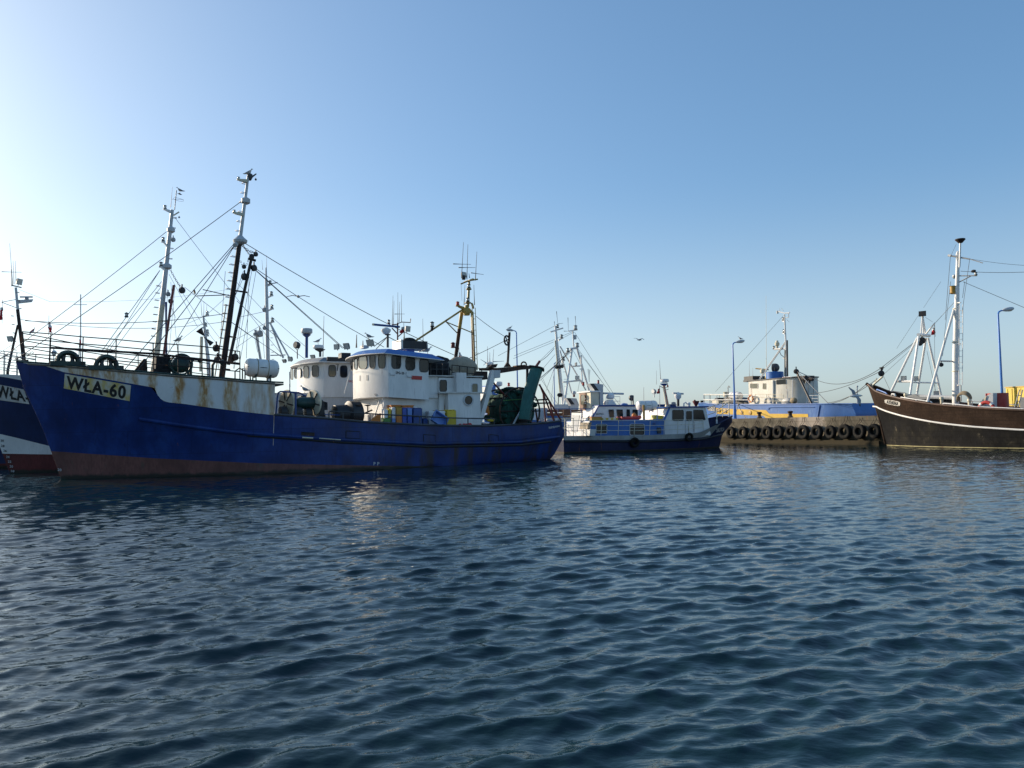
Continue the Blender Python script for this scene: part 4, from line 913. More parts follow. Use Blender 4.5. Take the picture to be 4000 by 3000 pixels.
MB().tube([T(cU(100,650),-2.9), T(cU(130,300),-2.9), T(cU(150,190),-2.9), T(cU(190,165),-2.9), T(cU(270,165),-2.9), T(cU(600,190),-2.9), T(cU(660,215),-2.9), T(cU(700,245),-2.9), T(cU(760,262),-2.9)], .035, 8).tube([T(cU(525,200),-2.9), T(cU(525,700),-2.9)], .045, 7).build('pipe_frame', M['deckblue'], t1)
MB().tube([T(cU(400,160),-2.95), T(cU(396,0),-2.95), T(cB(2000,830),-2.95), T(cB(1995,640),-2.95)], .02, 5).build('drain_hose', M['deckblue'], t1)
cw = T(cU(1850, 640), -2.0)
cap = MB().lathe(cw+V((-.35,.2,-.02)), [(.2,-.75),(.42,-.7),(.45,-.1),(.62,0),(.62,.5),(.42,.62),(.2,.68)], axis=(1,.1,0), seg=24).build('capstan_winch', M['black'], t1)
mb = MB(); bxp(mb, T, cU(1450,545), cU(1640,760), -1.9, .9); bxp(mb, T, cU(1620,515), cU(1850,600), -1.8, .7); mb.build('capstan_housing', M['black'], cap)
for x in (1870, 2082):
    a, b = T(cU(x, 600), -2.2), T(cU(x, 460), -2.2); MB().tube([a, b], .03, 6).lathe(b, [(.03,-.05),(.15,-.01),(.15,.015),(.02,.03)]).build('hand_wheel', M['darkrust'], cap)
for y in (640, 720, 700): MB().tube([T(cU(1365,y),-2.3), T(cU(1480,y),-2.3)], .04, 6).build('cable_guide', M['black'], cap)
MB().tube([T(cU(2000,640),-2.2), T(cU(2180,560),-2.2)], .04, 6).build('crank', M['black'], cap)
for x0, x1, y in ((1150,1480,660),(1215,1500,590)): MB().tube([T(cU(x0,y),-2.4), T(cU(x1,y+12),-2.4)], .02, 5).build('guard_bar', M['deckblue'], t1)
MB().tube([T(cC(1600,1150),-1.6), T(cC(1520,1400),-1.6)], .035, 6).build('derrick_prop', M['white_worn'], t1)

# ---- fish crates standing on the working deck
DZ = R(31)
def crate_px(tl, br, v, mt, label, dep=.24, upright=True, tilt=0.0):
    a, b = T(tl, v), T(br, v); w_ = b.x-a.x; h_ = a.z-b.z; z0 = b.z-.02
    if upright:   # standing on end, the open side turned away, ribbed bottom to the viewer
        o = crate(T.wor(((a.x+b.x)/2, v, z0+h_/2)), (0, 0, 0), (w_*.96, h_, dep), mt, label)
        o.rotation_mode = 'QUATERNION'; mt_ = Matrix.Rotation(DZ, 3, 'Z') @ Matrix.Rotation(R(-90)*1, 3, 'X') @ Matrix.Rotation(tilt, 3, 'Z')
        o.rotation_quaternion = mt_.to_quaternion()
    else:
        o = crate(T.wor(((a.x+b.x)/2, v, z0)), (0, 0, DZ), (w_*.97, .5, h_), mt, label)
    return o
CR = [((1571,1592),(1590,1622),-2.75,'pblue','mid blue fish crate standing on end, upper left one of the blue pile'),
      ((1591,1592),(1611,1622),-2.75,'plblue','brighter blue fish crate standing on end beside the dark blue stack'),
      ((1571,1623),(1590,1656),-2.75,'pblue','mid blue fish crate at the foot of the blue pile by the ochre crates'),
      ((1591,1623),(1611,1657),-2.75,'pblue','mid blue fish crate at the foot of the pile by the dark blue stack'),
      ((1613,1593),(1651,1626),-2.70,'deckblue','dark blue fish crate with raised rim on top of its stack'),
      ((1613,1627),(1651,1659),-2.70,'deckblue','dark blue fish crate carrying another dark blue crate'),
      ((1548,1588),(1572,1620),-2.72,'ochre','ochre fish crate on end beside the white and orange boxes, upper one'),
      ((1548,1621),(1572,1654),-2.72,'orange','orange brown fish crate under the upright ochre crate'),
      ((1744,1600),(1784,1663),-2.65,'pyellow','tall bright yellow fish crate standing on end by the white casing'),
      ((1700,1603),(1746,1650),-2.35,'ochre','ochre yellow crate half hidden behind the white foam box'),
      ((1653,1634),(1672,1661),-2.72,'deckblue','low dark blue crate between the blue stack and the white foam box'),
      ((1530,1590),(1547,1650),-2.6,'foam','narrow white fish box upright beside the ochre crate'),
      ((1517,1596),(1529,1628),-2.6,'pyellow','small yellow box in the row of boxes by the hatch'),
      ((1500,1598),(1516,1632),-2.6,'foam','small white box with green stripe colours by the orange board'),
      ((1498,1633),(1528,1652),-2.72,'pgreen','small green box on the deck behind the hand rail'),
      ((1530,1634),(1546,1653),-2.75,'plblue','small blue and white box on the deck beside the green box')]
for a, b, v, mt, lb in CR: crate_px(a, b, v, mt, lb)
crate_px((1520,1581),(1560,1595),-2.2,'orange','flat orange fish crate lying on the high pile, forward one',upright=False)
crate_px((1561,1582),(1608,1596),-2.2,'orange','flat orange fish crate lying on the high pile, beside the white bag',upright=False)
for i in range(3):
    crate_px((1522,1597+i*19),(1606,1615+i*19),-2.15,'ochre',['broad ochre crate directly under the two flat orange crates','broad ochre crate in the middle of the hidden pile','broad ochre crate at the bottom of the hidden pile'][i],upright=False)
o = crate_px((1681,1617),(1740,1660),-2.95,'plblue','pale blue open fish crate tipped on its corner against the foam box'); o.rotation_quaternion = (Matrix.Rotation(DZ,3,'Z') @ Matrix.Rotation(R(32),3,'Y') @ Matrix.Rotation(R(78),3,'X')).to_quaternion()
a, b = T((1669,1606), -2.45), T((1731,1661), -2.45); fb = tag(empty('foam_box', T.wor(((a.x+b.x)/2, -2.45, b.z)), DZ), 'white foam fish box behind the tipped pale blue crate', 'box', 'fish crates on the blue trawler')
MB().box((a.x-b.x)/2*V((1,0,0))+V((0,-.2,0)), ((b.x-a.x)/2, .2, a.z-b.z)).build('tub', M['foam'], fb); MB().box(((a.x-b.x)/2-.02,-.22,(a.z-b.z)*.86), ((b.x-a.x)/2+.02,.22,(a.z-b.z)*.93)).build('lid', M['foam'], fb)
c = T((1620,1596), -2.3); bg_ = tag(empty('white_bag', T.wor(c), DZ), 'crumpled white sack lying on top of the crates', 'sack'); MB().sph((0,0,-.05),.19,12,(1.0,.8,.75)).sph((.22,0,-.1),.13,10,(1.4,.8,.5)).build('sack', M['foam'], bg_)
ob = tag(empty('orange_board', T.wor(T((1475,1660),-2.5)), DZ), 'orange board leaning by the hatch on the working deck', 'board'); MB().pris([T(cT(*q),-2.5)-T((1475,1660),-2.5) for q in ((120,385),(135,355),(215,298),(232,298),(220,392))], (0,.03,0)).build('board', M['orange'], ob)
rn = tag(empty('red_buoys', T.wor(T((1820,1664),-2.7)), DZ), 'red fishing floats lying on deck by the white casing', 'floats'); mb = MB()
for x in (-.28,-.14,0,.12,.26): mb.sph((x, random.uniform(-.1,.1), .02+.04*random.random()), .10, 10)
mb.build('float_string', M['pred'], rn)
yl = tag(empty('yellow_fender', T.wor(T(cV(430,1330),-1.8)), DZ), 'yellow fender lying behind the rail near the net drum', 'fender'); MB().lathe((-.22,0,0),[(.03,0),(.09,.04),(.1,.2),(.09,.4),(.03,.44)],axis=(1,0,0)).build('fender_body', M['pyellow'], yl); MB().torus((-.26,0,0),.04,.012,(0,1,0),seg=10,ss=5).build('eye', M['rope'], yl)
ow = tag(empty('work_clothes', T.wor(T(cV(345,1120),-1.6)), DZ), 'orange and dark oilskins hanging on the stern rail', 'oilskins'); MB().sph((0,0,.05),.14,10,(.8,.6,1.5)).sph((.08,0,-.1),.1,8,(.8,.6,1.6)).build('jacket', M['orange'], ow); MB().sph((-.06,.02,.22),.12,8,(1,.7,.9)).build('hood', M['black'], ow)

# ================================================================== second trawler alongside
T2 = Frame(gnd((38, 1850)), 31)
t2 = vessel('fishing_trawler', T2, 'dark blue fishing trawler with white bow wave band moored behind the rusty one', 'fishing boat', 'fishing boats in the harbour')
q = lambda p, v=0.0: T2(p, v)
s1, s2 = T2((0, 1745)), T2((-18, 1640))
h2 = Hull(T2, [(-.8,.5),(0,0),(s1.z,s1.x),(4.2,-1.5),(5,-1.8)], [(-.8,21),(0,22),(2,23.2),(5,23.2)], DECKB, WLB, 3.4, 3.4, 4.0)
top2 = h2.line([(0,1461),(75,1465),(150,1472)]); blu2 = h2.line([(0,1470),(75,1484),(150,1497)]); wv = h2.line([(0,1695),(80,1714),(183,1740),(230,1748)]); bo2 = h2.line([(5,1772),(194,1775)])
ex = lambda f, u: f(u)
UB2 = 8.2
topm = lambda u: max(2.2, f2(u)) if u > UB2 else f2(u)
f2 = lambda u: top2(min(u, 3))-.02*max(0, u-3)
full2 = lambda u: f2(u) if u < UB2 else 2.1
b2 = lambda u: (blu2(min(u,3))-.17*max(0,u-3) if u < 4.5 else 2.5) if u < UB2 else 2.08
w2 = lambda u: max(bo2(u)+.02, wv(u)) if u < 3 else bo2(3)+.02
M['navy'] = mat('navy_hull_paint', (.010, .024, .10), .4, .2, .05, sc_=.7); M['boot2'] = mat('red_antifouling', (.12, .016, .016), .6, .2, .05, extra=wet_extra)
h2.build('hull', [lambda u: -.7, lambda u: bo2(min(u,3)), w2, b2, full2], [M['boot2'], M['white'], M['navy'], M['white']], [0,1,2,3], t2, ncol=90, nsub=6)
deck_mesh(h2, lambda u: f2(u)-.03, -1.2, UB2, 'foredeck', M['deck'], t2); deck_mesh(h2, lambda u: 1.2, UB2-.1, 23, 'main_deck', M['deck'], t2)
plate([(-60,1491),(93,1521),(115,1579),(-60,1555)], lambda p: h2.px(p,.02), M['white_worn'], t2, 'number_plate')
lettering('WŁA-', [(-14,1499),(106,1533),(118,1573),(-14,1551)], lambda p: h2.px((p[0],p[1]),.027), M['black'], t2, 'registration_number', .035)
for s_, x, y in (('30',2,1716),('28',4,1737),('26',13,1756),('24',24,1780),('22',31,1798),('20',38,1817),('18',43,1835)):
    lettering(s_, [(x,y),(x+13,y+1),(x+13,y+10),(x,y+9)], lambda p: h2.px(p,.03), M['black'] if y < 1770 else M['lightgrey'], t2, 'draught_mark', .02)
# wheelhouse of the second trawler
V2 = -2.35
c0, ct = T2(cC(805,1085), V2), T2(cC(770,600), V2); uq = (c0.x+ct.x)/2; zb2, zt2 = c0.z-.1, ct.z; bl2 = .6
uf2 = lambda v: uq-bl2*(1-(v/V2)**2)
def fp2(p, off=0.0):
    u = uq-.3
    for _ in range(14): r_ = T2.u(p, u); u = .5*u+.5*(uf2(max(V2, min(-V2, r_.y)))-off)
    return T2.u(p, u)
vs2 = [V2*(1-2*i/14) for i in range(15)]; ue2 = uq+3.0
wh2 = MB().pris([(uf2(v),v,zb2) for v in vs2]+[(ue2,-V2,zb2),(ue2,V2,zb2)], (0,0,zt2-zb2)).build('wheelhouse', M['white'], t2, smooth=25)
zr2 = T2(cC(750,535), V2).z
MB().pris([(uf2(v)-.35,v*1.14,zt2) for v in vs2]+[(ue2+.3,-V2+.3,zt2),(ue2+.3,V2-.3,zt2)], (0,0,0), top=[(uf2(v)+.05,v*.98,zr2) for v in vs2]+[(ue2,-V2,zr2),(ue2,V2,zr2)]).build('wheelhouse_roof', M['grey'], t2, smooth=25)
MB().box((uq+.1, V2-.36, zt2+.02), (ue2+.3, V2-.30, zr2)).build('roof_edge', M['black'], t2)
MB().pris([(uf2(v)-.35,v*1.14,zt2-.06) for v in vs2]+[(ue2+.3,-V2+.3,zt2-.06),(ue2+.3,V2-.3,zt2-.06)], (0,0,.057)).build('roof_soffit', M['white'], t2)
for x0,x1,y0,y1 in ((318,350,705,855),(372,462,688,842),(506,572,668,828),(628,714,658,815)):
    window([fp2(cC(x0,y0),.005), fp2(cC(x1,y0),.005), fp2(cC(x1,y1),.005), fp2(cC(x0,y1),.005)], wh2, 'darkgrey', rad=.28, grow=.1, out=(-1,0,0))
for x0,x1,y0,y1,g in ((862,962,655,812,'curtain'),(1030,1127,662,822,'glass')): window([T2(cC(x,y),V2) for x,y in ((x0,y0),(x1,y0),(x1,y1),(x0,y1))], wh2, 'darkgrey', g, rad=.28, grow=.1, out=(0,-1,0))
lettering('SPG-', [cC(1150,865), cC(1232,873), cC(1232,905), cC(1150,895)], lambda p: T2(p, V2-.012), M['pred'], wh2, 'call_number', .03)
MB().tube([T2(cC(965,640),V2-.04), T2(cC(1000,635),V2-.04), T2(cC(985,735),V2-.04)], .02, 5).build('wiper', M['black'], wh2)
mb = MB(); mb.box((uq-.2, V2+.05, 1.2), (ue2+3, -V2, zb2)); mb.box((uq+.3,V2+.2,zb2-.01),(ue2+2.5,-V2-.2,zt2-.9)); mb.build('lower_deckhouse', M['lightgrey'], t2)
MB().box((T2((1072,1535),-1.6).x, -1.6, 1.2), (uq-.21, 1.6, T2((1100,1535),-1.6).z)).build('shelter_deck', M['lightgrey'], t2)
# its aerials, radars and lamps
rp = MB().tube([T2(cC(543,545),-.6), T2(cC(545,215),-.6)], .085, 10).build('radar_post', M['deckblue'], t2); dome(rp, T2(cC(547,190),-.6), .315, .28, 'lightgrey'); MB().lathe(T2(cC(546,235),-.6), [(.08,-.06),(.2,.05),(.25,.1)]).build('post_flange', M['deckblue'], rp)
rp = MB().tube([T2(cC(740,530),-1.2), T2(cC(740,430),-1.2)], .07, 8).lathe(T2(cC(738,430),-1.2), [(.07,-.12),(.28,.0),(.3,.03)]).build('radar_post', M['darkgrey'], t2); dome(rp, T2(cC(715,410),-1.2), .30, .2, 'white_clean')
searchlight(t2, T2(cC(410,362),.4), (-.85,-.35,.1), .2); floodlight(t2, T2(cC(305,562),1.4), (-.8,-.5,-.2), .34); floodlight(t2, T2(cC(218,592),2.2), (-.8,-.3,-.5), .3, 'black'); floodlight(t2, T2(cC(630,530),-1.2), (-.7,-.5,-.5), .3)
whip(t2, T2(cC(780,530),-1.0), T2(cC(795,-60),-1.0), .02)
# mast, boom, rails and rigging of the second trawler
Q = lambda p, v=0.0: T2(p, v)
a0, a1, a2 = Q((598,1455)), Q((634,1190)), Q((673,820))
m2 = MB().tube([a0, Q((614,1368)), a1], [.16,.15,.13], 12).build('mast', M['cream'], t2); MB().tube([Q((619,1330)), a2], [.145,.085], 12).build('upper_mast', M['lightgrey'], m2)
rungs(m2, Q((606,1400)), Q((636,1120)), (-1,-.1,.1), .14); rungs(m2, Q((655,1010)), Q((672,850)), (1,-.1,.0), .08, .16, .5)
for p, r_ in (((668,900),.2),((652,1043),.24)): MB().lathe(Q(p), [(.09,-.14),(r_,-.06),(r_,.1),(.1,.2)]).build('mast_band', M['lightgrey'], m2)
MB().tube([Q((682,820)), Q(cJ(462,310))], .025, 6).build('aerial_pole', M['grey'], m2); MB().lathe(Q(cJ(505,360)), [(.02,-.03),(.14,0),(.02,.05)], axis=(.2,-.3,1)).build('aerial_disc', M['darkgrey'], m2)
MB().torus(Q(cJ(490,430)), .26, .008, (.15,0,1), seg=24, ss=4).tube([Q(cJ(395,425)), Q(cJ(555,430))], .008, 4).build('loop_aerial', M['lightgrey'], m2); whip(m2, Q(cJ(388,530)), Q(cJ(410,265)))
arm_lantern(m2, Q(cJ(385,585)), Q(cJ(315,565)), .085, .22); arm_lantern(m2, Q(cJ(340,1030)), Q(cJ(290,985)), .09, .24); arm_lantern(m2, Q(cJ(310,1340)), Q(cJ(262,1310)), .1, .26)
MB().tube([Q(cJ(425,635)), Q(cJ(497,590))], .04, 6).build('masthead_arm', M['cream'], m2); block(m2, Q(cJ(497,660)), .05, 'grey')
for p, r_ in ((cJ(420,950),.12),(cL(770,395),.17),(cL(610,440),.12),(cL(640,520),.13)): block(m2, Q(p,-.4), r_, 'grey' if r_ < .13 else 'black')
chain(m2, Q((664,1050)), Q(cL(755,360),-.4), .035, s=.05)
bm = MB().tube([Q(cL(560,1130),-.6), Q(cL(675,335),-.6)], .065, 8).build('derrick_boom', M['darkred'], t2); MB().tube([Q(cL(590,1140),-.3), Q(cL(585,530),-.3)], .05, 8).build('blue_boom', M['deckblue'], t2); MB().tube([Q(cL(520,745)), Q(cL(610,755),-.5)], .035, 6).build('boom_link', M['darkrust'], bm)
S2 = lambda a, va, b, vb, s=0, r=.014: wire(t2, T2(a, va), T2(b, vb), r, s)
S2((650,905),0,(-30,1425),0,.1,.016); S2(cL(515,165),-.2,(395,1375),-1.8,0,.016); S2(cL(515,165),.2,(425,1372),1.6,0,.014); S2(cL(535,295),-.2,(410,1372),-2,0,.014); S2(cL(540,340),.2,(440,1375),1.8,0,.013)
S2(cJ(440,660),0,(1110,1395),1.0,.1,.012); S2(cL(650,150),0,(1330,1262),.4,0,.01) if False else None
S2(cL(620,210),0,cL(950,820),.0,0,.010); S2(cL(780,430),0,cL(1010,790),1.0,0,.010); S2(cL(800,360),-.3,cL(1930,1165),0.4,.1,.013)
for a, b in ((cL(600,380),cL(590,1130)),(cL(640,300),cL(720,1120)),(cL(690,330),cL(620,1120)),(cL(650,600),cL(700,720))): S2(a,-.3,b,-.5,0,.009)
lantern(t2, Q((494,1240),-1.0), .1, .26, 'darkrust')
tp2 = [(0,1371),(20,1374),(74,1378)]; 
rr = [T2((x, y), -2.2*k) for x, y, k in ((-40,1368,.2),(16,1372,.35),(66,1378,.5),(140,1385,.75))]
rail(t2, rr, [V((p.x, p.y, f2(p.x)-.02)) for p in rr], [.3,.55,.8,1], .022, 'grey'); rail(t2, [V((p.x,-p.y,p.z)) for p in rr], [V((p.x,-p.y,f2(p.x)-.02)) for p in rr], [.3,.55,.8,1], .02, 'grey')
# black day shapes hoisted in the rigging
for (p1, p2, p3), lb in (((cL(1000,825),cL(930,870),cL(1028,922)),'upper black cone day shape in the rigging of the second trawler'), ((cL(1040,948),cL(1135,995),cL(1088,1035)),'lower black cone day shape in the rigging of the second trawler')):
    a, b, c = [T2.wor(T2(p, 1.2)) for p in (p1, p2, p3)]
    pts = sorted((a, b, c), key=lambda p: min((p-x).length for x in (a, b, c) if x is not p))
    cen = None
    apex = max((a, b, c), key=lambda p: sum((p-x).length for x in (a, b, c))); oth = [x for x in (a, b, c) if x is not apex]; base = (oth[0]+oth[1])/2
    d = tag(empty('day_shape', base), lb, 'day shape', 'black day shapes'); r_ = (oth[0]-oth[1]).length/2
    MB().lathe((0,0,0), [(r_*.98,-.01),(r_,0),(.02,(apex-base).length)], axis=(apex-base), seg=20).build('cone', M['black'], d)
    MB().tube([apex-base, (apex-base)*1.35], .012, 5).build('lanyard', M['wire'], d)

# ================================================================== boats further back: hull, house and rig
def cutter(label, px_mast, D, deg, hmat, sheer=2.0, La=-6.5, Lb=8.5, B=2.4, house=True, bow_right=False, hv=2.7):
    w_ = at_dist(px_mast, D); fr = Frame((w_.x, w_.y), deg); o = vessel('fishing_cutter', fr, label, 'fishing boat', 'fishing boats in the harbour')
    A = [(0,.03),(.08,.4),(.2,.82),(.4,1),(.8,.95),(1,.72)]; Bt = [(0,.01),(.1,.28),(.25,.7),(.45,.96),(.8,.85),(1,.5)]
    if bow_right: A = [(1-x,y) for x,y in A][::-1]; Bt = [(1-x,y) for x,y in Bt][::-1]
    hl = Hull(fr, [(-.6,La+1),(0,La+.7),(sheer+1,La-.3)] if not bow_right else [(-.6,La+.6),(0,La+.2),(sheer+1,La)], [(-.6,Lb-.6),(0,Lb-.2),(sheer+1,Lb)] if not bow_right else [(-.6,Lb-1),(0,Lb-.7),(sheer+1,Lb+.3)], A, Bt, B, B*.96, sheer)
    sh = lambda u: sheer+.7*((u-Lb*.5)/8)**2 if not bow_right else sheer+.7*((u-La*.5)/8)**2
    hl.build('hull', [lambda u: -.6, lambda u: .25, sh], [M['boot2'], hmat], [0,1], o, ncol=44, nsub=4); deck_mesh(hl, lambda u: sh(u)-.35, La+.6, Lb-.3, 'main_deck', M['deck'], o)
    hull_tube(hl, [(lerp(La+.2,Lb-.2,i/24), sh(lerp(La+.2,Lb-.2,i/24))) for i in range(25)], .05, 'bulwark_rail', M['white'], o)
    if house:
        u0_, u1_ = (1.2, 4.2) if not bow_right else (-4.2,-1.2); z0 = sheer-.35; hs = MB().pris([(u0_,-1.3,z0),(u1_,-1.3,z0),(u1_,1.3,z0),(u0_,1.3,z0)], (0,0,hv)).build('wheelhouse', M['white'], o)
        MB().pris([(u0_-.2,-1.5,z0+hv),(u1_+.2,-1.5,z0+hv),(u1_+.2,1.5,z0+hv),(u0_-.2,1.5,z0+hv)], (0,0,.12)).build('wheelhouse_roof', M['lightgrey'], hs)
        for i in range(3): a = u0_+.3+i*.9; window([(a,-1.3,z0+hv-.4),(a+.6,-1.3,z0+hv-.4),(a+.6,-1.3,z0+hv-1.0),(a,-1.3,z0+hv-1.0)], hs, out=(0,-1,0))
    return fr, o
def mast_px(fr, o, pts, rs, mt='white_clean', name='mast', v=0.0):
    return MB().tube([fr(p, v) for p in pts], rs, 10).build(name, M[mt], o)
# left-hand mast with radar
T3, t3 = cutter('fishing cutter with a raked black and white radar mast behind the second trawler', (93,1600), 47, 31, M['navy'], 2.2, B=2.6)
m3 = mast_px(T3, t3, [(100,1640),cK(310,1530),cK(228,860)], [.12,.11,.095], 'darkrust'); MB().tube([T3(cK(232,870)), T3(cK(205,575))], [.08,.07], 10).build('upper_mast', M['lightgrey'], m3)
mast_px(T3, t3, [(28,1560),cK(100,1650),cK(230,1060)], [.08,.08,.06], 'darkrust', 'mast_leg'); rungs(m3, T3(cK(255,1500)), T3(cK(205,950)), (-1,-.2,.1), .12, .15, .45); rungs(m3, T3(cK(236,850)), T3(cK(208,640)), (1,-.2,.1), .05, .12, .45)
MB().pris([T3(cK(*p),-.1) for p in ((235,735),(430,725),(415,755),(240,775))], (0,.3,0)).build('radar_platform', M['lightgrey'], m3)
MB().lathe(T3(cK(345,728)), [(.12,0),(.1,.1),(.06,.16)]).build('radar_pedestal', M['grey'], m3); MB().tube([T3(cK(255,697)), T3(cK(425,697))], .045, 8).build('radar_bar', M['grey'], m3)
many('mast_arm', 'grey', m3, [([T3(cK(215,728)), T3(cK(20,765))], .02), ([T3(cK(215,838)), T3(cK(20,765))], .02), ([T3(cK(150,545)), T3(cK(280,575))], .04)])
floodlight(m3, T3(cK(255,500)), (.75,-.6,-.2), .45, 'grey'); floodlight(t3, T3(cK(130,1240),-.4), (-.6,-.6,-.3), .42, 'black')
for a, b in (((165,545),(125,0)),((182,530),(170,230)),((208,520),(198,230)),((20,370),(280,378)),((150,560),(145,340))): whip(m3, T3(cK(*a)), T3(cK(*b)), .014)
wire(t3, T3(cK(270,990)), T3(cB(1210,20),2), .016, .5); wire(t3, T3(cK(245,600)), T3(cK(640,755),0), .008, .0); wire(t3, T3(cK(640,755)), T3(cL(1300,385),2), .007, .3)
many('stay', 'wire', t3, [([T3(cK(150,1320)), T3(cK(-120,1500))], .012), ([T3(cK(125,1440)), T3(cK(-60,1520))], .03)])
# white mast with swept legs
T4, t4 = cutter('fishing cutter with a white lattice stepped mast and swept legs behind the liferaft', (1047,1640), 56, 31, M['blue'], 2.0, house=True)
m4 = mast_px(T4, t4, [(1049,1600),cL(1760,1200),cL(1740,270)], [.15,.14,.10], 'lightgrey'); MB().tube([T4(cL(1740,270)), T4(cL(1738,135))], [.07,.05], 8).build('topmast', M['lightgrey'], m4)
whip(m4, T4(cL(1745,140)), T4(cL(1745,-10))); whip(m4, T4(cL(1700,160)), T4(cL(1690,45))); rungs(m4, T4(cL(1790,1190)), T4(cL(1770,860)), (1,-.1,0), .1, .16, .5, 'lightgrey')
for a, b in ((cL(1745,340),cL(1785,335)),(cL(1755,475),cL(1800,462)),(cL(1760,625),cL(1805,615)),(cL(1765,770),cL(1812,765))): arm_lantern(m4, T4(a), T4(b), .12, .3)
many('mast_leg', 'lightgrey', t4, [([T4(cL(1790,780)), T4(cL(1935,1175),-1)], .06), ([T4(cL(1800,800)), T4(cL(2015,1190),-1.4)], .06), ([T4(cL(1790,1145)), T4(cL(1960,1140),-1)], .04), ([T4(cL(1745,330)), T4(cL(1870,305))], .04)])
MB().tube([T4(cL(1700,1330),.3), T4(cL(1615,850),.3)], .09, 8).build('derrick_boom', M['lightgrey'], t4)
for p, r_ in ((cL(1665,895),.24),(cL(1720,830),.14),(cL(1720,620),.16),(cL(1610,900),.12)): block(t4, T4(p), r_, 'grey')
for a, b in ((cL(1735,770),cL(1370,975)),(cL(1720,640),cL(1450,700)),(cL(1615,900),cL(1390,1060)),(cL(1800,700),cL(2210,1060)),(cL(1650,900),cL(1660,1180)),(cL(1700,910),cL(1720,1180)),(cL(1600,900),cL(1640,1110)),(cL(1740,660),cL(1330,230)),(cL(1910,1160),cL(1340,760))): wire(t4, T4(a), T4(b), .014)
# thin mast further left
T5, t5 = cutter('small fishing cutter with a slim white mast and lamps seen through the trawler rails', (812,1640), 62, 31, M['white'], 1.6)
m5 = mast_px(T5, t5, [(822,1600),cL(1070,1200),cL(1015,690)], [.16,.15,.07], 'lightgrey'); MB().tube([T5(cL(985,1330)), T5(cL(995,930))], .12, 8).build('derrick_boom', M['cream'], t5)
for a, b in (((1000,690),(985,500)),((1020,690),(1022,520)),((1052,680),(1055,560))): whip(m5, T5(cL(*a)), T5(cL(*b)), .016)
for p in ((1060,670),(1040,800),(1062,880),(1060,910)): arm_lantern(m5, T5(cL(p[0]-40,p[1]+25)), T5(cL(p[0],p[1]+15)), .13, .3, 'grey')
for a, b in (((1015,700),(830,780)),((1010,770),(640,1060)),((1030,720),(1200,940)),((1040,840),(1190,1040)),((1030,700),(1260,490))): wire(t5, T5(cL(*a)), T5(cL(*b)), .013)
rungs(m5, T5(cL(1090,1300)), T5(cL(1060,1050)), (1,-.1,0), .1, .16, .5, 'lightgrey')
# radar mast boat seen between the bipod mast and the stern gallows
B1, b1 = cutter('blue and white boat with a radar scanner partly hidden behind the trawler stern', (1915,1640), 60, 31, M['deckblue'], 1.5, -5, 7, 2.2, house=False)
mb = MB(); bxp(mb, B1, cV(395,610), cV(470,900), -.8, 1.4); mb.build('wheelhouse_wall', M['white_clean'], b1); mb = MB(); bxp(mb, B1, cV(470,570), cV(545,1300), -.9, 1.8); mb.build('wheelhouse', M['blue'], b1)
mb = MB(); bxp(mb, B1, cV(545,760), cV(640,960), -.8, 1.6); bxp(mb, B1, cV(380,960), cV(560,1330), -1.2, 2.2); mb.build('deckhouse', M['blue'], b1)
MB().tube([B1(cV(600,700)), B1(cV(600,600))], .06, 6).build('radar_post', M['white_clean'], b1); dome(b1, B1(cV(600,585)), .27, .3)
am = MB().tube([B1(cV(400,700),.2), B1(cV(400,40),.2)], .05, 6).lathe(B1(cV(405,130),.2), [(.05,-.2),(.28,-.05),(.3,.1),(.1,.2)]).build('aerial_mast', M['white_clean'], b1)
for a, b in (((360,100),(355,-260)),((405,60),(405,-130)),((470,100),(490,-200)),((320,90),(205,20)),((480,70),(710,60)),((330,90),(265,150))): whip(am, B1(cV(*a),.2), B1(cV(*b),.2), .024, 'lightgrey')
# far rails and wheelhouse top behind the net drum
B2, b2_ = cutter('white boat with an open rail bridge behind the green net drum', (2010,1640), 66, 31, M['white'], 1.6, -5, 6, 2.2, house=False)
rail(b2_, [B2(cV(x,y),-1) for x,y in ((740,690),(850,705),(1010,700),(1180,690))], [B2(cV(x,1000),-1) for x in (720,850,1010,1180)], [.25,.6,1], .03, 'white_clean'); mb = MB(); bxp(mb, B2, cV(1090,640), cV(1240,690), -.8, 1.4); bxp(mb, B2, cV(700,930), cV(1200,1300), -1, 2); mb.build('deckhouse', M['white'], b2_)
lantern(b2_, B2(cV(815,600)), .12, .3, 'red', glass='pred'); MB().tube([B2(cV(815,690)), B2(cV(815,590))], .02, 5).build('lamp_post', M['lightgrey'], b2_)
yb = tag(empty('yellow_buoy', B2.wor(B2(cV(1055,770),-1.1)), R(31)), 'yellow rescue buoy hung on a rail behind the net drum', 'buoy'); MB().lathe((0,0,-.25),[(.05,0),(.2,.1),(.24,.28),(.16,.46),(.05,.52)],seg=14).build('buoy_body', M['yellow'], yb); MB().torus((0,0,.3),.05,.015,(0,1,0),seg=10,ss=5).build('eye', M['rope'], yb)

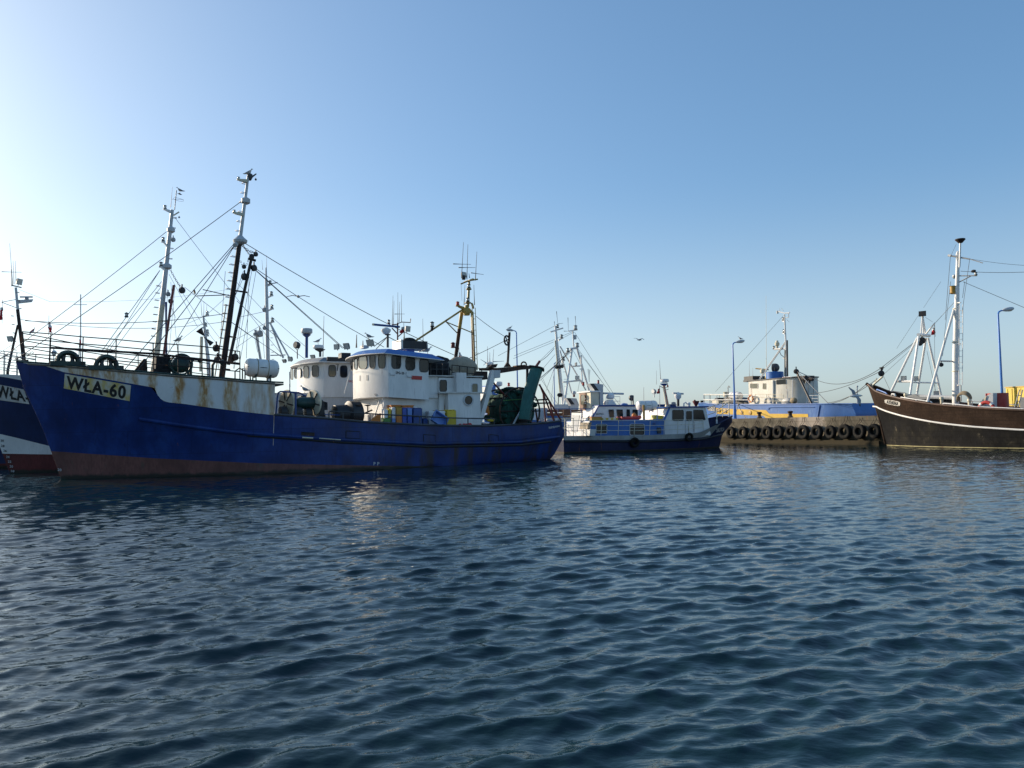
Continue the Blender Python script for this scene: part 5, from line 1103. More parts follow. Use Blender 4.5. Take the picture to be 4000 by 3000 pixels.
# masts, flags and aerials of boats hidden further left
for (x, y0, y1, D, lb) in ((315,1560,1150,80,'thin pale mast rising far behind the foredeck rail of the blue trawler'), (210,1570,1360,90,'short distant mast with a round ball behind the bow rails')):
    o = at_dist((x, 1640), D); b = tag(empty('yacht', (o.x, o.y, 0), R(31)), lb, 'sailing boat', 'distant boats behind the trawlers'); fr = Frame((o.x, o.y), 31)
    hl = Hull(fr, [(-.4,-3.5),(0,-3.8),(1.4,-4.5)], [(-.4,3.4),(0,3.6),(1.4,4)], [(0,.02),(.2,.7),(.5,1),(1,.7)], [(0,.01),(.25,.6),(.55,.95),(1,.5)], 1.4, 1.2, 1.1); hl.build('hull', [lambda u:-.4, lambda u: 1.0], [M['white']], [0], b, ncol=24, nsub=5); deck_mesh(hl, lambda u: .95, -4, 3.8, 'deck', M['deck'], b)
    MB().tube([fr((x, 1650)), fr((x, y1))], [.07,.05], 8).build('mast', M['lightgrey'], b); MB().tube([fr((x-25,y1+40)), fr((x+25,y1+40))], .03, 5).build('crosstree', M['lightgrey'], b)
    if x == 210: MB().sph(fr((211,1378)), .30, 14).build('radar_reflector', M['lightgrey'], b)

# ================================================================== excursion boat in front of the pier
_a = gnd((2206, 1773)); N1 = Frame((_a.x-.75, _a.y+2.17), 19)
n1 = vessel('passenger_boat', N1, 'blue and white passenger boat with wheelhouse forward, nearest to the tyre hung quay', 'passenger boat', 'passenger boats')
sp = [N1(p, 0) for p in ((2809,1749),(2820,1698),(2858,1651),(2857,1624))]
NA = [(0,.9),(.3,1),(.6,1),(.78,.88),(.9,.58),(.97,.24),(1,.03)]; NB = [(0,.86),(.3,1),(.6,.96),(.78,.7),(.9,.34),(1,.01)]
hn = Hull(N1, [(-.6,.2),(0,.05),(2,-.05)], [(-.6,sp[0].x-.6),(0,sp[0].x),(sp[1].z,sp[1].x),(sp[2].z,sp[2].x),(sp[3].z,sp[3].x),(4,sp[3].x)], NA, NB, 2.5, 2.4, 2.0)
ntop = hn.line([(2208,1703),(2523,1700),(2700,1693),(2737,1688),(2774,1671),(2820,1648),(2850,1631),(2857,1626)])
nbd0 = hn.line([(2208,1719),(2523,1718),(2737,1709),(2777,1704),(2786,1690),(2795,1661)]); ub = hn.px((2790,1680)).x
nbd = lambda u: min(nbd0(u), ntop(u)-.01) if u < ub else ntop(u)-.01
M['navy2'] = mat('dark_navy_hull', (.009, .014, .060), .5, .25, .08, spec=.25, sc_=.7); M['hullband'] = mat('grey_white_band', (.35, .35, .33), .55, .16, .2)
hn.build('hull', [lambda u: -.6, lambda u: .12, nbd, ntop], [M['boot'], M['navy2'], M['hullband']], [0,1,2], n1, ncol=80, nsub=5)
deck_mesh(hn, lambda u: min(ntop(u), 1.25)-.04, .1, sp[2].x-.6, 'side_deck', M['deckblue'], n1)
hull_tube(hn, [(lerp(ub, sp[3].x-.1, i/16), ntop(lerp(ub, sp[3].x-.1, i/16))) for i in range(17)], .05, 'bulwark_rail', M['navy2'], n1)
st = hn.line([(2208,1724),(2523,1724),(2737,1716),(2815,1697)]); hull_tube(hn, [(lerp(.1, sp[1].x-.1, i/30), st(lerp(.1, sp[1].x-.1, i/30))) for i in range(31)], .07, 'rubbing_strake', M['black'], n1)
lettering('NAUTICA', [(2800,1673),(2832,1669),(2827,1683),(2797,1691)], lambda p: hn.px(p,.03), M['white_clean'], n1, 'boat_name', .02)
VN = -1.9; zdk = ntop(4)-.05
u_a, u_f = N1((2306,1660),VN).x, N1((2596,1660),VN).x; zh = N1((2440,1643),VN).z
house = MB().pris([(u_a,VN,zdk),(u_f,VN,zdk),(u_f,VN,zh),(u_a,VN,zh)], (0,-2*VN,0)).build('deckhouse', M['blue'], n1)
MB().box((u_a-.02,VN-.05,zh), (u_f,-VN+.05,zh+.05)).build('house_roof', M['plblue'], house)
MB().box((u_a-.06,VN,zdk), (u_a-.004,-VN,zh+.0)).build('after_bulkhead', M['white_clean'], house)
d = [N1.u(cX(*p), u_a-.10) for p in ((188,362),(382,366),(318,822),(158,815))]; dr = MB().pris(d, (-.08,0,0)).build('cabin_door', M['white_clean'], house)
c = sum(d, V())/4; MB().pris([c+(p-c)*.72+V((-.085,0,.06)) for p in d], (-.02,0,0)).build('door_panel', M['lightgrey'], dr)
MB().pris([N1.u(cX(*p), u_a-.35) for p in ((340,560),(505,555),(470,680),(315,685))], (.2,0,0)).build('life_jacket_locker', M['canvas'], house)
MB().pris([N1.u(cX(*p), u_a-.5) for p in ((300,690),(530,690),(515,815),(290,820))], (.4,0,0)).build('bench_locker', M['white_clean'], house)
def win_px(fr, par, cn, x0, x1, y0, y1, v, **k): return window([fr(cn(x,y),v) for x,y in ((x0,y0),(x1,y0),(x1,y1),(x0,y1))], par, out=(0,-1,0), **k)
win_px(N1, house, cX, 650,850,595,765, VN, frame='lightgrey', rad=.08, grow=.1); win_px(N1, house, cX, 1310,1588,590,798, VN, frame='lightgrey', rad=.12, grow=.08)
MB().box(N1(cX(1310,655),VN-.03), N1(cX(1588,640),VN-.03)+V((0,.05,0))).build('window_bar', M['lightgrey'], house)
mb = MB(); bxp(mb, N1, cX(1855,655), cX(1925,770), VN-.1, .15); mb.build('vent_box', M['darkgrey'], house); mb = MB(); bxp(mb, N1, cX(1765,560), cX(1815,605), VN-.05, .1); mb.build('vent_grille', M['deckblue'], house)
# wheelhouse
VK = -1.75; z0 = ntop(9.5)-.05
prof = [N1(p, VK) for p in ((2588,1705),(2591,1645),(2612,1593),(2757,1592),(2772,1668),(2776,1700))]
wk = MB().pris(prof, (0,-2*VK,0)).build('wheelhouse', M['white'], n1)
rf = [N1(p, VK) for p in ((2604,1593),(2766,1591),(2764,1586),(2612,1588))]; MB().pris([p+V((0,-.12,0)) for p in rf], (0,-2*VK+.24,0)).build('wheelhouse_roof', M['deckblue'], wk)
MB().pris([N1(cE(*p), VK-.02) for p in ((1362,570),(1385,570),(1318,722),(1292,722))], (0,.03,0)).build('blue_edge', M['blue'], wk)
for x0,x1,y0,y1 in ((1408,1530,597,714),(1566,1626,610,714)): win_px(N1, wk, cE, x0,x1,y0,y1, VK, rad=.12, grow=.08)
window([N1(cE(x,y),VK) for x,y in ((1650,595),(1752,597),(1782,706),(1650,712))], wk, out=(0,-1,0), rad=.1, grow=.08)
for v in (-1.0,.0,1.0):
    a = N1(cE(1795,600),VK); b = N1(cE(1822,706),VK); window([(a.x+.02,v-.42,a.z),(a.x+.02,v+.42,a.z),(b.x+.02,v+.42,b.z),(b.x+.02,v-.42,b.z)], wk, out=(1,0,.3), rad=.1, grow=.08)
MB().pris([N1(cE(*p), VK-.025) for p in ((1555,600),(1562,600),(1562,860),(1555,860))], (0,.03,0)).pris([N1(cE(*p), VK-.025) for p in ((1638,600),(1644,600),(1650,850),(1644,850))], (0,.03,0)).build('door_seam', M['lightgrey'], wk)
MB().pris([N1(cE(*p), 1.0) for p in ((1235,575),(1370,565),(1330,720),(1235,720))], (0,.3,0)).build('after_screen', M['deckblue'], wk)
# guard rails
px_ = [2208,2281,2350,2417,2480,2540,2596,2649,2692,2746]; tops = []; bots = []
for i, x in enumerate(px_):
    b = hn.at(hn.px((x,1700)).x, ntop(hn.px((x,1700)).x), -.1); bots.append(b); tops.append(N1((x, 1643 if x < 2600 else 1640), b.y))
rail(n1, tops, bots, [.33,.66,1], .018, 'cream', 'guard_rail'); rail(n1, [V((p.x,-p.y,p.z)) for p in tops], [V((p.x,-p.y,p.z)) for p in bots], [.5,1], .02, 'cream', 'guard_rail')
tb = []; tt = []
for x, y0, y1 in ((2800,1622,1655),(2848,1590,1628)): tt.append(N1((x,y0-20), -.4 if x > 2820 else -1.0)); tb.append(N1((x,y1), -.4 if x > 2820 else -1.0))
rail(n1, tt+[V((p.x,-p.y,p.z)) for p in tt[::-1]], tb+[V((p.x,-p.y,p.z)) for p in tb[::-1]], [.5,1], .03, 'cream', 'bow_rail')
for p in tb: MB().tube([p, p+V((0,0,.28))], .06, 8).build('rail_cap', M['white_clean'], n1)
rail(n1, [N1((x,1634),-1.2) for x in (2130,2165,2205,2240)], [N1((x,1705),-1.2) for x in (2150,2175,2208,2240)], [.5,1], .025, 'cream', 'stern_rail')
rail(n1, [N1(cX(x,470),-1.9) for x in (385,520)], [N1(cX(x,530),-1.9) for x in (395,520)], [1], .025, 'lightgrey', 'ladder_rail')
# radar mast, scanners and aerials
mm = MB().tube([N1(cE(1350,560),0), N1(cE(1302,292),0)], [.13,.09], 10).lathe(N1(cE(1350,560),0), [(.22,-.1),(.16,.15)]).build('radar_mast', M['cream'], n1); MB().tube([N1(cE(1358,555),-.15), N1(cE(1312,300),-.15)], .025, 5).build('mast_cable', M['darkred'], mm)
MB().lathe(N1(cE(1310,303),0), [(.05,-.12),(.25,.03),(.28,.08)]).build('radar_bracket', M['deckblue'], mm); dome(mm, N1(cE(1316,272),0), .29, .22)
many('mast_arm', 'grey', mm, [([N1(cE(1262,318),0), N1(cE(1308,345),0)], .025), ([N1(cE(1310,335),0), N1(cE(1360,330),0)], .02), ([N1(cE(1322,368),0), N1(cE(1362,352),0)], .02)])
lantern(mm, N1(cE(1352,328),0), .06, .16, 'darkred', glass='pred'); whip(mm, N1(cE(1270,245),0), N1(cE(1257,20),0), .018, 'grey'); whip(mm, N1(cE(1222,300),.5), N1(cE(1222,140),.5), .012, 'grey')
searchlight(mm, N1(cE(1195,380),-.2), (-.9,-.3,.05), .16, 'alu', .2); whip(n1, N1(cE(1260,560),.2), N1(cE(1260,320),.2), .02, 'grey'); whip(n1, N1(cE(1078,600),.8), N1(cE(1075,330),.8), .02, 'grey')
po = MB().tube([N1(cE(1472,550),-.8), N1(cE(1472,470),-.8)], .09, 8).build('radar_post', M['black'], n1); c = N1(cE(1470,440),-.8)
MB().lathe(N1(cE(1470,472),-.8), [(.12,0),(.22,.12),(.24,.3),(.16,.42),(.07,.5)], seg=16).build('radar_pedestal', M['white_clean'], po); MB().tube([N1(cE(1412,400),-.9), N1(cE(1530,408),-.7)], .06, 8).build('radar_bar', M['lightgrey'], po)
MB().tube([N1(cE(1538,550),-.9), N1(cE(1538,520),-.9), N1(cE(1555,505),-.9), N1(cE(1572,520),-.9), N1(cE(1572,540),-.9)], .05, 8).build('mushroom_vent', M['white_clean'], n1); MB().lathe(N1(cE(1597,555),-.9), [(.09,0),(.09,.14),(.13,.16),(.11,.26),(.03,.3)]).build('vent_head', M['white_clean'], n1)
MB().lathe(N1(cE(1678,552),-.6), [(.06,0),(.1,.06),(.24,.32),(.24,.37),(.05,.38)]).sph(N1(cE(1662,490),-.6), .09, 10).tube([N1(cE(1662,520),-.6), N1(cE(1662,495),-.6)], .03, 5).build('horn_vent', M['darkred'], n1)
MB().lathe(N1(cE(1420,545),-.3), [(.04,0),(.16,.1),(.14,.24),(.03,.26)]).build('small_lamp', M['grey'], n1)
for x, y0, y1, v in ((1230,560,712,-1.75),(1025,600,650,-1.2),(1085,590,650,-1.2)): MB().tube([N1(cE(x,y0),v), N1(cE(x,y1),v)], .03, 6).build('roof_stanchion', M['plblue'], n1)
MB().tube([N1(cX(1580,210),-1.4), N1(cX(1588,520),-1.4)], .075, 10).build('exhaust_pipe', M['ochre'], n1)
def cradle_frame(fr, o, a, b): MB().tube([a, b], .03, 6).build('cradle_rail', M['plblue'], o)
lr = canister(N1, N1.wor, N1(cE(998,545),-.9), N1(cE(1222,542),-.9), .34, 'large white liferaft canister on the roof of the front passenger boat', 'white_clean', 'lightgrey')
def small_thing(name, label, cat, world, deg, build, group=None):
    o = tag(empty(name, world, R(deg)), label, cat, group); build(o); return o
small_thing('float_ball','orange ball float lying on the deckhouse roof of the passenger boat','float', N1.wor(N1(cE(965,665),-1.2)), 19, lambda o: (MB().sph((0,0,.03),.17,14).build('ball', M['orange'], o), MB().torus((0,0,.22),.04,.014,(0,1,0),seg=10,ss=5).build('eye', M['rope'], o)))
small_thing('rubber_dinghy','flat red inflatable dinghy on the passenger boat roof under the ball float','dinghy', N1.wor(N1(cX(1300,485),-1.2)), 19, lambda o: (MB().tube([(-.75,-.3,.05),(.5,-.3,.05),(.8,0,.1),(.5,.3,.05),(-.75,.3,.05)], .12, 10).build('tube', M['pred'], o), MB().box((-.75,-.25,-.06),(.5,.25,.0)).build('floor', M['darkred'], o)))
small_thing('life_float','yellow life float with three pale rings on the passenger boat roof','life float', N1.wor(N1(cX(870,500),-1.4)), 19, lambda o: (MB().box((-.62,-.3,-.08),(.62,.3,.12)).build('block', M['yellow'], o), [MB().lathe((x,-.30,.03),[(.05,-.02),(.1,-.01),(.1,.03)],axis=(0,1,0)).build('ring', M['cream'], o) for x in (-.36,0,.36)]))
small_thing('life_float','brown yellow float block at the aft end of the passenger boat roof','life float', N1.wor(N1(cX(620,490),-1.4)), 19, lambda o: (MB().box((-.36,-.3,-.1),(.36,.3,.1)).build('block', M['ochre'], o), MB().box((-.37,-.31,.1),(.37,.31,.16)).build('cover', M['orange'], o)))
small_thing('life_float','bright yellow folded float beside the blue screen of the passenger boat','life float', N1.wor(N1(cX(1890,470),-1.2)), 19, lambda o: (MB().pris([(-.6,-.3,-.15),(.55,-.3,-.15),(.6,-.3,.1),(-.5,-.3,.22)],(0,.6,0)).build('block', M['pyellow'], o), MB().sph((.6,-.1,.2),.16,10,(1.3,.8,.6)).build('cushion', M['foam'], o)))
small_thing('kit_bag','red and blue kit bag between the life float and the dinghy','bag', N1.wor(N1(cX(1085,490),-1.4)), 19, lambda o: (MB().lathe((-.4,0,0),[(.03,0),(.1,.04),(.11,.4),(.1,.76),(.03,.8)],axis=(1,0,0)).build('bag', M['darkred'], o), MB().torus((0,0,.06),.1,.012,(0,1,0),a1=math.pi,seg=10,ss=5).build('handle', M['black'], o)))
for p, r_, lb in ((cE(1600,907),.30,'black fender tyre under the wheelhouse of the front passenger boat'),(cE(972,968),.33,'black fender tyre amidships on the front passenger boat')):
    c = hn.px(p, .16); o = tag(empty('fender_tyre', N1.wor(c), R(19)), lb, 'tyre', 'fender tyres'); MB().torus((0,0,0), r_*.72, r_*.3, (0,1,.12), seg=24, ss=10).build('tyre', M['rubber'], o); MB().tube([(0,.03,r_*.6),(0,.12,r_+.45)], .015, 5).build('lanyard', M['rope'], o)

# ================================================================== second passenger boat inside it
O2 = N1.o+N1.n*6.0; N2 = Frame((O2.x-1.2, O2.y), 19)
n2 = vessel('passenger_boat', N2, 'white cabined passenger boat with blue sloping trim berthed inside the front one', 'passenger boat', 'passenger boats')
h3 = Hull(N2, [(-.6,-1.2),(0,-1.4),(2,-1.5)], [(-.6,11.6),(0,12),(2,13)], NA, NB, 2.5, 2.4, 1.7); h3.build('hull', [lambda u:-.6, lambda u:.2, lambda u: 1.35], [M['boot'], M['blue']], [0,1], n2, ncol=50, nsub=4); deck_mesh(h3, lambda u: 1.3, -1.3, 12.5, 'main_deck', M['deckblue'], n2)
VP = -1.7; pf = [N2(p, VP) for p in ((2306,1645),(2338,1585),(2640,1585),(2640,1645))]; zq = 1.3
cab = MB().pris([V((pf[0].x-.3,VP,zq)), pf[0], pf[1], pf[2], V((pf[2].x,VP,zq))], (0,-2*VP,0)).build('cabin', M['white'], n2)
MB().tube([pf[0]+V((0,-.03,0)), pf[1]+V((0,-.03,.0)), pf[2]+V((0,-.03,0))], .06, 6).build('blue_edge', M['deckblue'], cab); MB().box((pf[1].x, VP-.1, pf[1].z), (pf[2].x,-VP+.1,pf[1].z+.06)).build('cabin_roof', M['deckblue'], cab)
for q4 in (((885,300),(992,300),(998,455),(905,455)),((1042,300),(1168,300),(1172,455),(1060,455)),((1240,298),(1308,298),(1312,455),(1240,455)),((1358,300),(1460,300),(1462,455),(1358,455))): window([N2(cX(*p),VP) for p in q4], cab, 'lightgrey', out=(0,-1,0), rad=.12, grow=.08)
lettering('NAUTICA', [cX(644,372), cX(792,366), cX(792,406), cX(644,412)], lambda p: N2(p, VP-.012), M['black'], cab, 'boat_name', .02)
# tall companion cabin with its wooden door, and the ducts beside it
uc = N2(cE(465,500), -.6).x; zt_ = N2(cE(465,388), -.6).z; ue_ = N2(cE(560,500), -.6).x; vf = N2.u(cE(330,500), uc).y
comp = MB().box((uc,-.6,zq), (ue_,vf,zt_)).build('companion_cabin', M['cream'], n2); MB().box((uc-.12,-.72,zt_), (ue_+.1,vf+.1,zt_+.1)).build('cabin_roof', M['white_clean'], comp)
dd = [N2.u(cE(*p), uc-.02) for p in ((342,402),(412,400),(412,650),(345,650))]; dr = MB().pris(dd, (-.05,0,0)).build('wooden_door', M['wood'], comp); window([N2.u(cE(*p), uc-.075) for p in ((352,418),(398,418),(398,535),(352,535))], dr, 'wood', 'curtain', out=(-1,0,0), rad=.25, grow=.12)
for y in (465, 500, 520): MB().sph(N2.u(cE(402,y), uc-.09), .05, 8).build('door_fitting', M['white_clean'], dr)
mb = MB(); bxp(mb, N2, cE(565,300), cE(612,545), -.4, .8); duct = mb.build('vent_duct', M['lightgrey'], n2); MB().pris([N2(cE(*p),-.42) for p in ((455,290),(520,288),(610,300),(610,330),(565,378),(515,378))], (0,.6,0)).build('vent_cowl', M['lightgrey'], duct); MB().pris([N2(cE(*p),-.45) for p in ((456,292),(500,290),(562,374),(515,374))], (0,.03,0)).build('cowl_mouth', M['black'], duct)
dct = MB().pris([N2(cE(*p),.6) for p in ((185,455),(300,460),(335,545),(240,545))], (0,.5,0)).build('vent_cowl', M['lightgrey'], n2); MB().pris([N2(cE(*p),.57) for p in ((188,458),(228,458),(280,530),(240,530))], (0,.02,0)).build('cowl_mouth', M['black'], dct)
MB().lathe(N2(cE(272,445),.8), [(.09,0),(.09,.35),(.06,.4)]).build('red_post', M['darkred'], n2); MB().sph(N2(cE(272,398),.8), .16, 12).build('compass_dome', M['lightgrey'], n2)
mb = MB()
for y in (308, 345, 385, 425): mb.box(N2(cX(0,y),-.9), N2(cX(385,y+26),-.9)+V((0,.05,0)))
for x in (10, 180, 370): mb.box(N2(cX(x,306),-.84), N2(cX(x+10,470),-.84)+V((0,.06,0)))
mb.build('bench_back', M['wood'], n2)
mb = MB(); bxp(mb, N2, cV(1650,1290), cV(2240,1330), -1.0, 2.0); mb.build('after_deck', M['white_worn'], n2); mb = MB(); bxp(mb, N2, cV(1640,1105), cV(2160,1160), .2, .08); bxp(mb, N2, cV(1640,1180), cV(2160,1235), .2, .08); mb.build('bench_back', M['wood'], n2)
rail(n2, [N2((x,1597),-1.5) for x in (2138,2180,2230,2270,2316)], [N2((x,1645),-1.5) for x in (2132,2180,2230,2270,2316)], [1], .028, 'deckblue')
mb = MB(); bxp(mb, N2, cV(1290,1080), cV(1450,1330), .5, .4); mb.build('white_locker', M['white_clean'], n2); mb = MB(); bxp(mb, N2, cV(1450,1070), cV(1650,1310), .6, 1.2); mb.build('after_house', M['lightgrey'], n2)  # locker in plain clean white beside the light grey after house
ra = MB().pris([N2(cE(*p),-.3) for p in ((655,545),(680,475),(720,475),(770,545))], (0,.5,0)).build('radar_stand', M['white_clean'], n2); MB().lathe(N2(cE(690,470),-.1), [(.2,0),(.3,.08),(.32,.3),(.22,.42),(.1,.5)], seg=16).build('radar_pedestal', M['white_clean'], ra); MB().tube([N2(cE(612,402),-.2), N2(cE(842,408),.0)], .075, 8).build('radar_bar', M['lightgrey'], ra)
searchlight(n2, N2(cE(930,455),-.3), (.9,-.3,-.1), .22, 'darkgrey', .2); MB().tube([N2(cE(953,540),-.3), N2(cE(953,470),-.3)], .05, 6).build('post', M['wood'], n2)
rail(n2, [N2(cE(x,440),.8) for x in (640,720,800)], [N2(cE(x,545),.8) for x in (640,720,800)], [.5,1], .02, 'lightgrey'); lantern(n2, N2(cE(553,292),-.3), .09, .3, 'darkred', glass='pred')
mb = MB(); mb.lathe(N2(cE(850,545),-.4), [(.28,-.05),(.3,.05),(.25,.16),(.05,.2)]).build('skylight', M['plblue'], n2); MB().sph(N2(cE(640,515),.5), .22, 12).build('white_float', M['white_clean'], n2)

# ================================================================== white masted cutter behind the passenger boats
C1, c1_ = cutter('fishing cutter with tall white mast and white gallows behind the passenger boats', (2199,1640), 68, 19, M['blue'], 2.2, -7, 9, 2.6, house=False, bow_right=False)
QQ = lambda p, v=0.0: C1(p, v)
mc = MB().tube([QQ((2202,1640)), QQ(cQ(735,1370)), QQ(cQ(655,600)), QQ(cQ(625,268))], [.15,.14,.12,.09], 12).build('mast', M['white_clean'], c1_); MB().tube([QQ(cQ(620,480)), QQ(cQ(690,1230))], .05, 6).build('mast_pipe', M['cream'], mc)
MB().tube([QQ(cQ(552,357)), QQ(cQ(735,300))], .06, 8).build('crosstree', M['white_clean'], mc); rungs(mc, QQ(cQ(745,1250)), QQ(cQ(690,720)), (1,-.2,0), .18, .22, .55, 'lightgrey')
many('gallows_leg', 'white_clean', c1_, [([QQ(cQ(865,600)), QQ(cQ(745,1460),-1)], .085), ([QQ(cQ(690,560)), QQ(cQ(940,980),.8)], .06), ([QQ(cQ(690,620)), QQ(cQ(860,1240),.6)], .06), ([QQ(cQ(930,575)), QQ(cQ(1110,1200),.8)], .085), ([QQ(cQ(975,1040)), QQ(cQ(1060,1190),.8)], .06)], 10)
many('gallows_bar', 'white_clean', c1_, [([QQ(cQ(835,600)), QQ(cQ(950,585))], .09), ([QQ(cQ(875,330)), QQ(cQ(888,585))], .06), ([QQ(cQ(735,1078)), QQ(cQ(975,1055))], .07), ([QQ(cQ(845,852)), QQ(cQ(985,845))], .06), ([QQ(cQ(815,345)), QQ(cQ(940,325))], .05), ([QQ(cQ(975,890)), QQ(cQ(1030,888))], .05), ([QQ(cQ(995,690)), QQ(cQ(1010,1080))], .06)])
for a, b in ((cQ(670,470),cQ(715,455)),(cQ(770,665),cQ(805,650)),(cQ(720,780),cQ(742,775))): arm_lantern(mc, QQ(a), QQ(b), .13, .34)
lantern(c1_, QQ(cQ(655,300)), .14, .32); lantern(c1_, QQ(cQ(915,325)), .17, .42, 'grey'); lantern(c1_, QQ(cQ(940,575)), .17, .4, 'grey'); MB().lathe(QQ(cQ(905,465)), [(.05,0),(.15,.04),(.15,.36),(.05,.4)]).build('radar_reflector', M['lightgrey'], c1_)
floodlight(c1_, QQ(cQ(940,1015),-.2), (.1,-1,-.05), .42, 'black'); floodlight(c1_, QQ(cQ(930,818),-.2), (.8,-.6,0), .36, 'grey')
lantern(c1_, QQ(cQ(1027,1130)), .12, .34, 'darkred', glass='pred'); MB().sph(QQ(cQ(690,1265),-.6), .22, 12, (1.2,.7,.85)).build('net_sounder_drum', M['netdark'], c1_)
MB().tube([QQ(cQ(670,1290),-.6), QQ(cQ(665,1400),-.6)], .04, 6).build('drum_post', M['darkgrey'], c1_); mb = MB(); bxp(mb, C1, cQ(600,1400), cQ(930,1480), -1.2, 2.4); bxp(mb, C1, cQ(830,1400), cQ(960,1500), -1.3, 1.0); mb.build('gear_house', M['lightgrey'], c1_)
for a, b in (((610,205),(612,270)),((640,60),(660,250)),((805,150),(812,345)),((910,130),(920,290)),((660,240),(735,232)),((745,345),(815,345)),((1095,890),(1110,1080)),((1120,900),(1112,1080))): whip(c1_, QQ(cQ(*a)), QQ(cQ(*b)), .02, 'grey')
for p in ((640,862),(685,860),(722,850)): block(c1_, QQ(cQ(*p),-.6), .16)
for a, b in (((612,270),(-200,700)),((612,465),(30,700)),((600,500),(20,740)),((860,600),(620,800)),((860,615),(400,1060)),((855,640),(400,1020)),((880,350),(660,440)),((890,360),(740,440)),((900,360),(1450,1230)),((950,600),(1350,1150)),((960,640),(1560,1420)),((880,620),(1000,850)),((620,560),(370,800)),((440,1020),(610,1410)),((420,1040),(660,1400)),((620,800),(560,1400)),((600,900),(490,1200)),((975,1060),(940,1250)),((620,680),(440,890))): wire(c1_, QQ(cQ(*a),-.4), QQ(cQ(*b),-.6), .014)
wire(c1_, QQ(cQ(865,600),-.4), QQ(cV(1500,470),-3), .016); wire(c1_, QQ(cQ(840,650),-.4), QQ(cV(1500,430),-3), .016)

# ================================================================== quay
QZ = 2.02
qa, qb = V((8.0, 95.2)), V((25.75, 56.0)); dq_ = (qb-qa).normalized(); nq = V((-dq_.y, dq_.x)) ; nq = nq if nq.x > 0 else -nq
_w = Frame((qa.x, qa.y), math.degrees(math.atan2(dq_.y, dq_.x))); STAIN = tuple(_w.wor(_w((3150,1655),0)))
def conc_extra(N, L, tc, c, mix, ramp, noise):
    sp_ = N.new('ShaderNodeSeparateXYZ'); L.new(tc.outputs['Object'], sp_.inputs[0])
    n = noise(1.6, (1,1,.8), 7, .7); c = mix(ramp(n,.60,.68), c, (.33,.28,.22))
    n = noise(9, (1,1,1), 6, .75); c = mix(ramp(n,.55,.7), c, (.10,.085,.06))
    vm = N.new('ShaderNodeVectorMath'); vm.operation = 'DISTANCE'; L.new(tc.outputs['Object'], vm.inputs[0]); vm.inputs[1].default_value = STAIN
    mm_ = N.new('ShaderNodeMath'); mm_.operation = 'MULTIPLY_ADD'; n4 = noise(3.5, (1,1,2.2), 6, .75); L.new(n4, mm_.inputs[0]); mm_.inputs[1].default_value = -3.2; L.new(vm.outputs['Value'], mm_.inputs[2])
    g2 = N.new('ShaderNodeMapRange'); g2.inputs[1].default_value = .35; g2.inputs[2].default_value = -.15; L.new(mm_.outputs[0], g2.inputs[0]); c = mix(g2.outputs[0], c, (.36,.31,.26))
    n5 = noise(.5, (1,1,.3), 5, .7); c = mix(ramp(n5,.45,.7), c, (.085,.074,.055))
    g = N.new('ShaderNodeMapRange'); g.inputs[1].default_value = .75; g.inputs[2].default_value = .35; L.new(sp_.outputs[2], g.inputs[0])
    return mix(g.outputs[0], c, (.045,.037,.022))       # weed and tide stain
M['concrete'] = mat('weathered_concrete', (.17,.152,.115), .9, .26, .05, spec=.2, sc_=.8, bump=.03, extra=conc_extra)
poly = [qa-V((60,0)), qa, qb, V((33,47.5)), V((75,47)), V((75,60)), qb+nq*6.2+V((2,2)), qa+nq*6.2-dq_*2, qa+nq*6.2-dq_*8, qa+V((-60,14))]
quay = MB().pris([(p.x,p.y,-1.2) for p in poly], (0,0,QZ+1.2)).build('quay', M['concrete'], smooth=0); tag(quay, kind='structure')
cope = MB(); 
for i in range(11):
    a, b = qa.lerp(qb, i/11), qa.lerp(qb, (i+.992)/11); cope.pris([(*(a-nq*.03),QZ-.28),(*(b-nq*.03),QZ-.28),(*(b-nq*.03),QZ+.045),(*(a-nq*.03),QZ+.045)], (nq.x*.7,nq.y*.7,0))
o = cope.build('quay_coping', M['concrete'], smooth=0); tag(o, kind='structure')
ld = MB().pris([(*(qa-nq*.16),-.6),(*(qb-nq*.16),-.6),(*(qb-nq*.16),.30),(*(qa-nq*.16),.30)], (nq.x*.12,nq.y*.12,0)).build('quay_footing', M['concrete']); tag(ld, kind='structure')
# truck tyres hung along the wall
tyre = tag(empty('fender_tyre', (0,0,0)), 'x', 'tyre', 'truck tyres hung on the quay wall')
mb = MB(); prof_ = [(.27,-.13),(.30,-.155),(.40,-.165),(.485,-.145),(.515,-.10),(.52,0),(.515,.10),(.485,.145),(.40,.165),(.30,.155),(.27,.13),(.25,.10),(.25,-.10)]
seg = 36; vs = [(r_*math.cos(2*math.pi*k/seg)*(1.02 if (k % 2 and abs(h_) < .11 and r_ > .5) else 1), h_, r_*math.sin(2*math.pi*k/seg)*(1.02 if (k % 2 and abs(h_) < .11 and r_ > .5) else 1)) for k in range(seg) for r_, h_ in prof_]; n = len(prof_)
mb.add(vs, [(k*n+i, k*n+(i+1) % n, ((k+1) % seg)*n+(i+1) % n, ((k+1) % seg)*n+i) for k in range(seg) for i in range(n)]); mb.build('tyre', M['rubber'], tyre, smooth=40)
for sx in (-.12, .12): MB().tube([(sx,0,.35),(sx,-.16,.5),(sx*.9,.10,.72),(sx*.8,.22,1.1)], .016, 5).build('chain', M['darkrust'], tyre)
ang = math.atan2(nq.y, nq.x)-math.pi/2
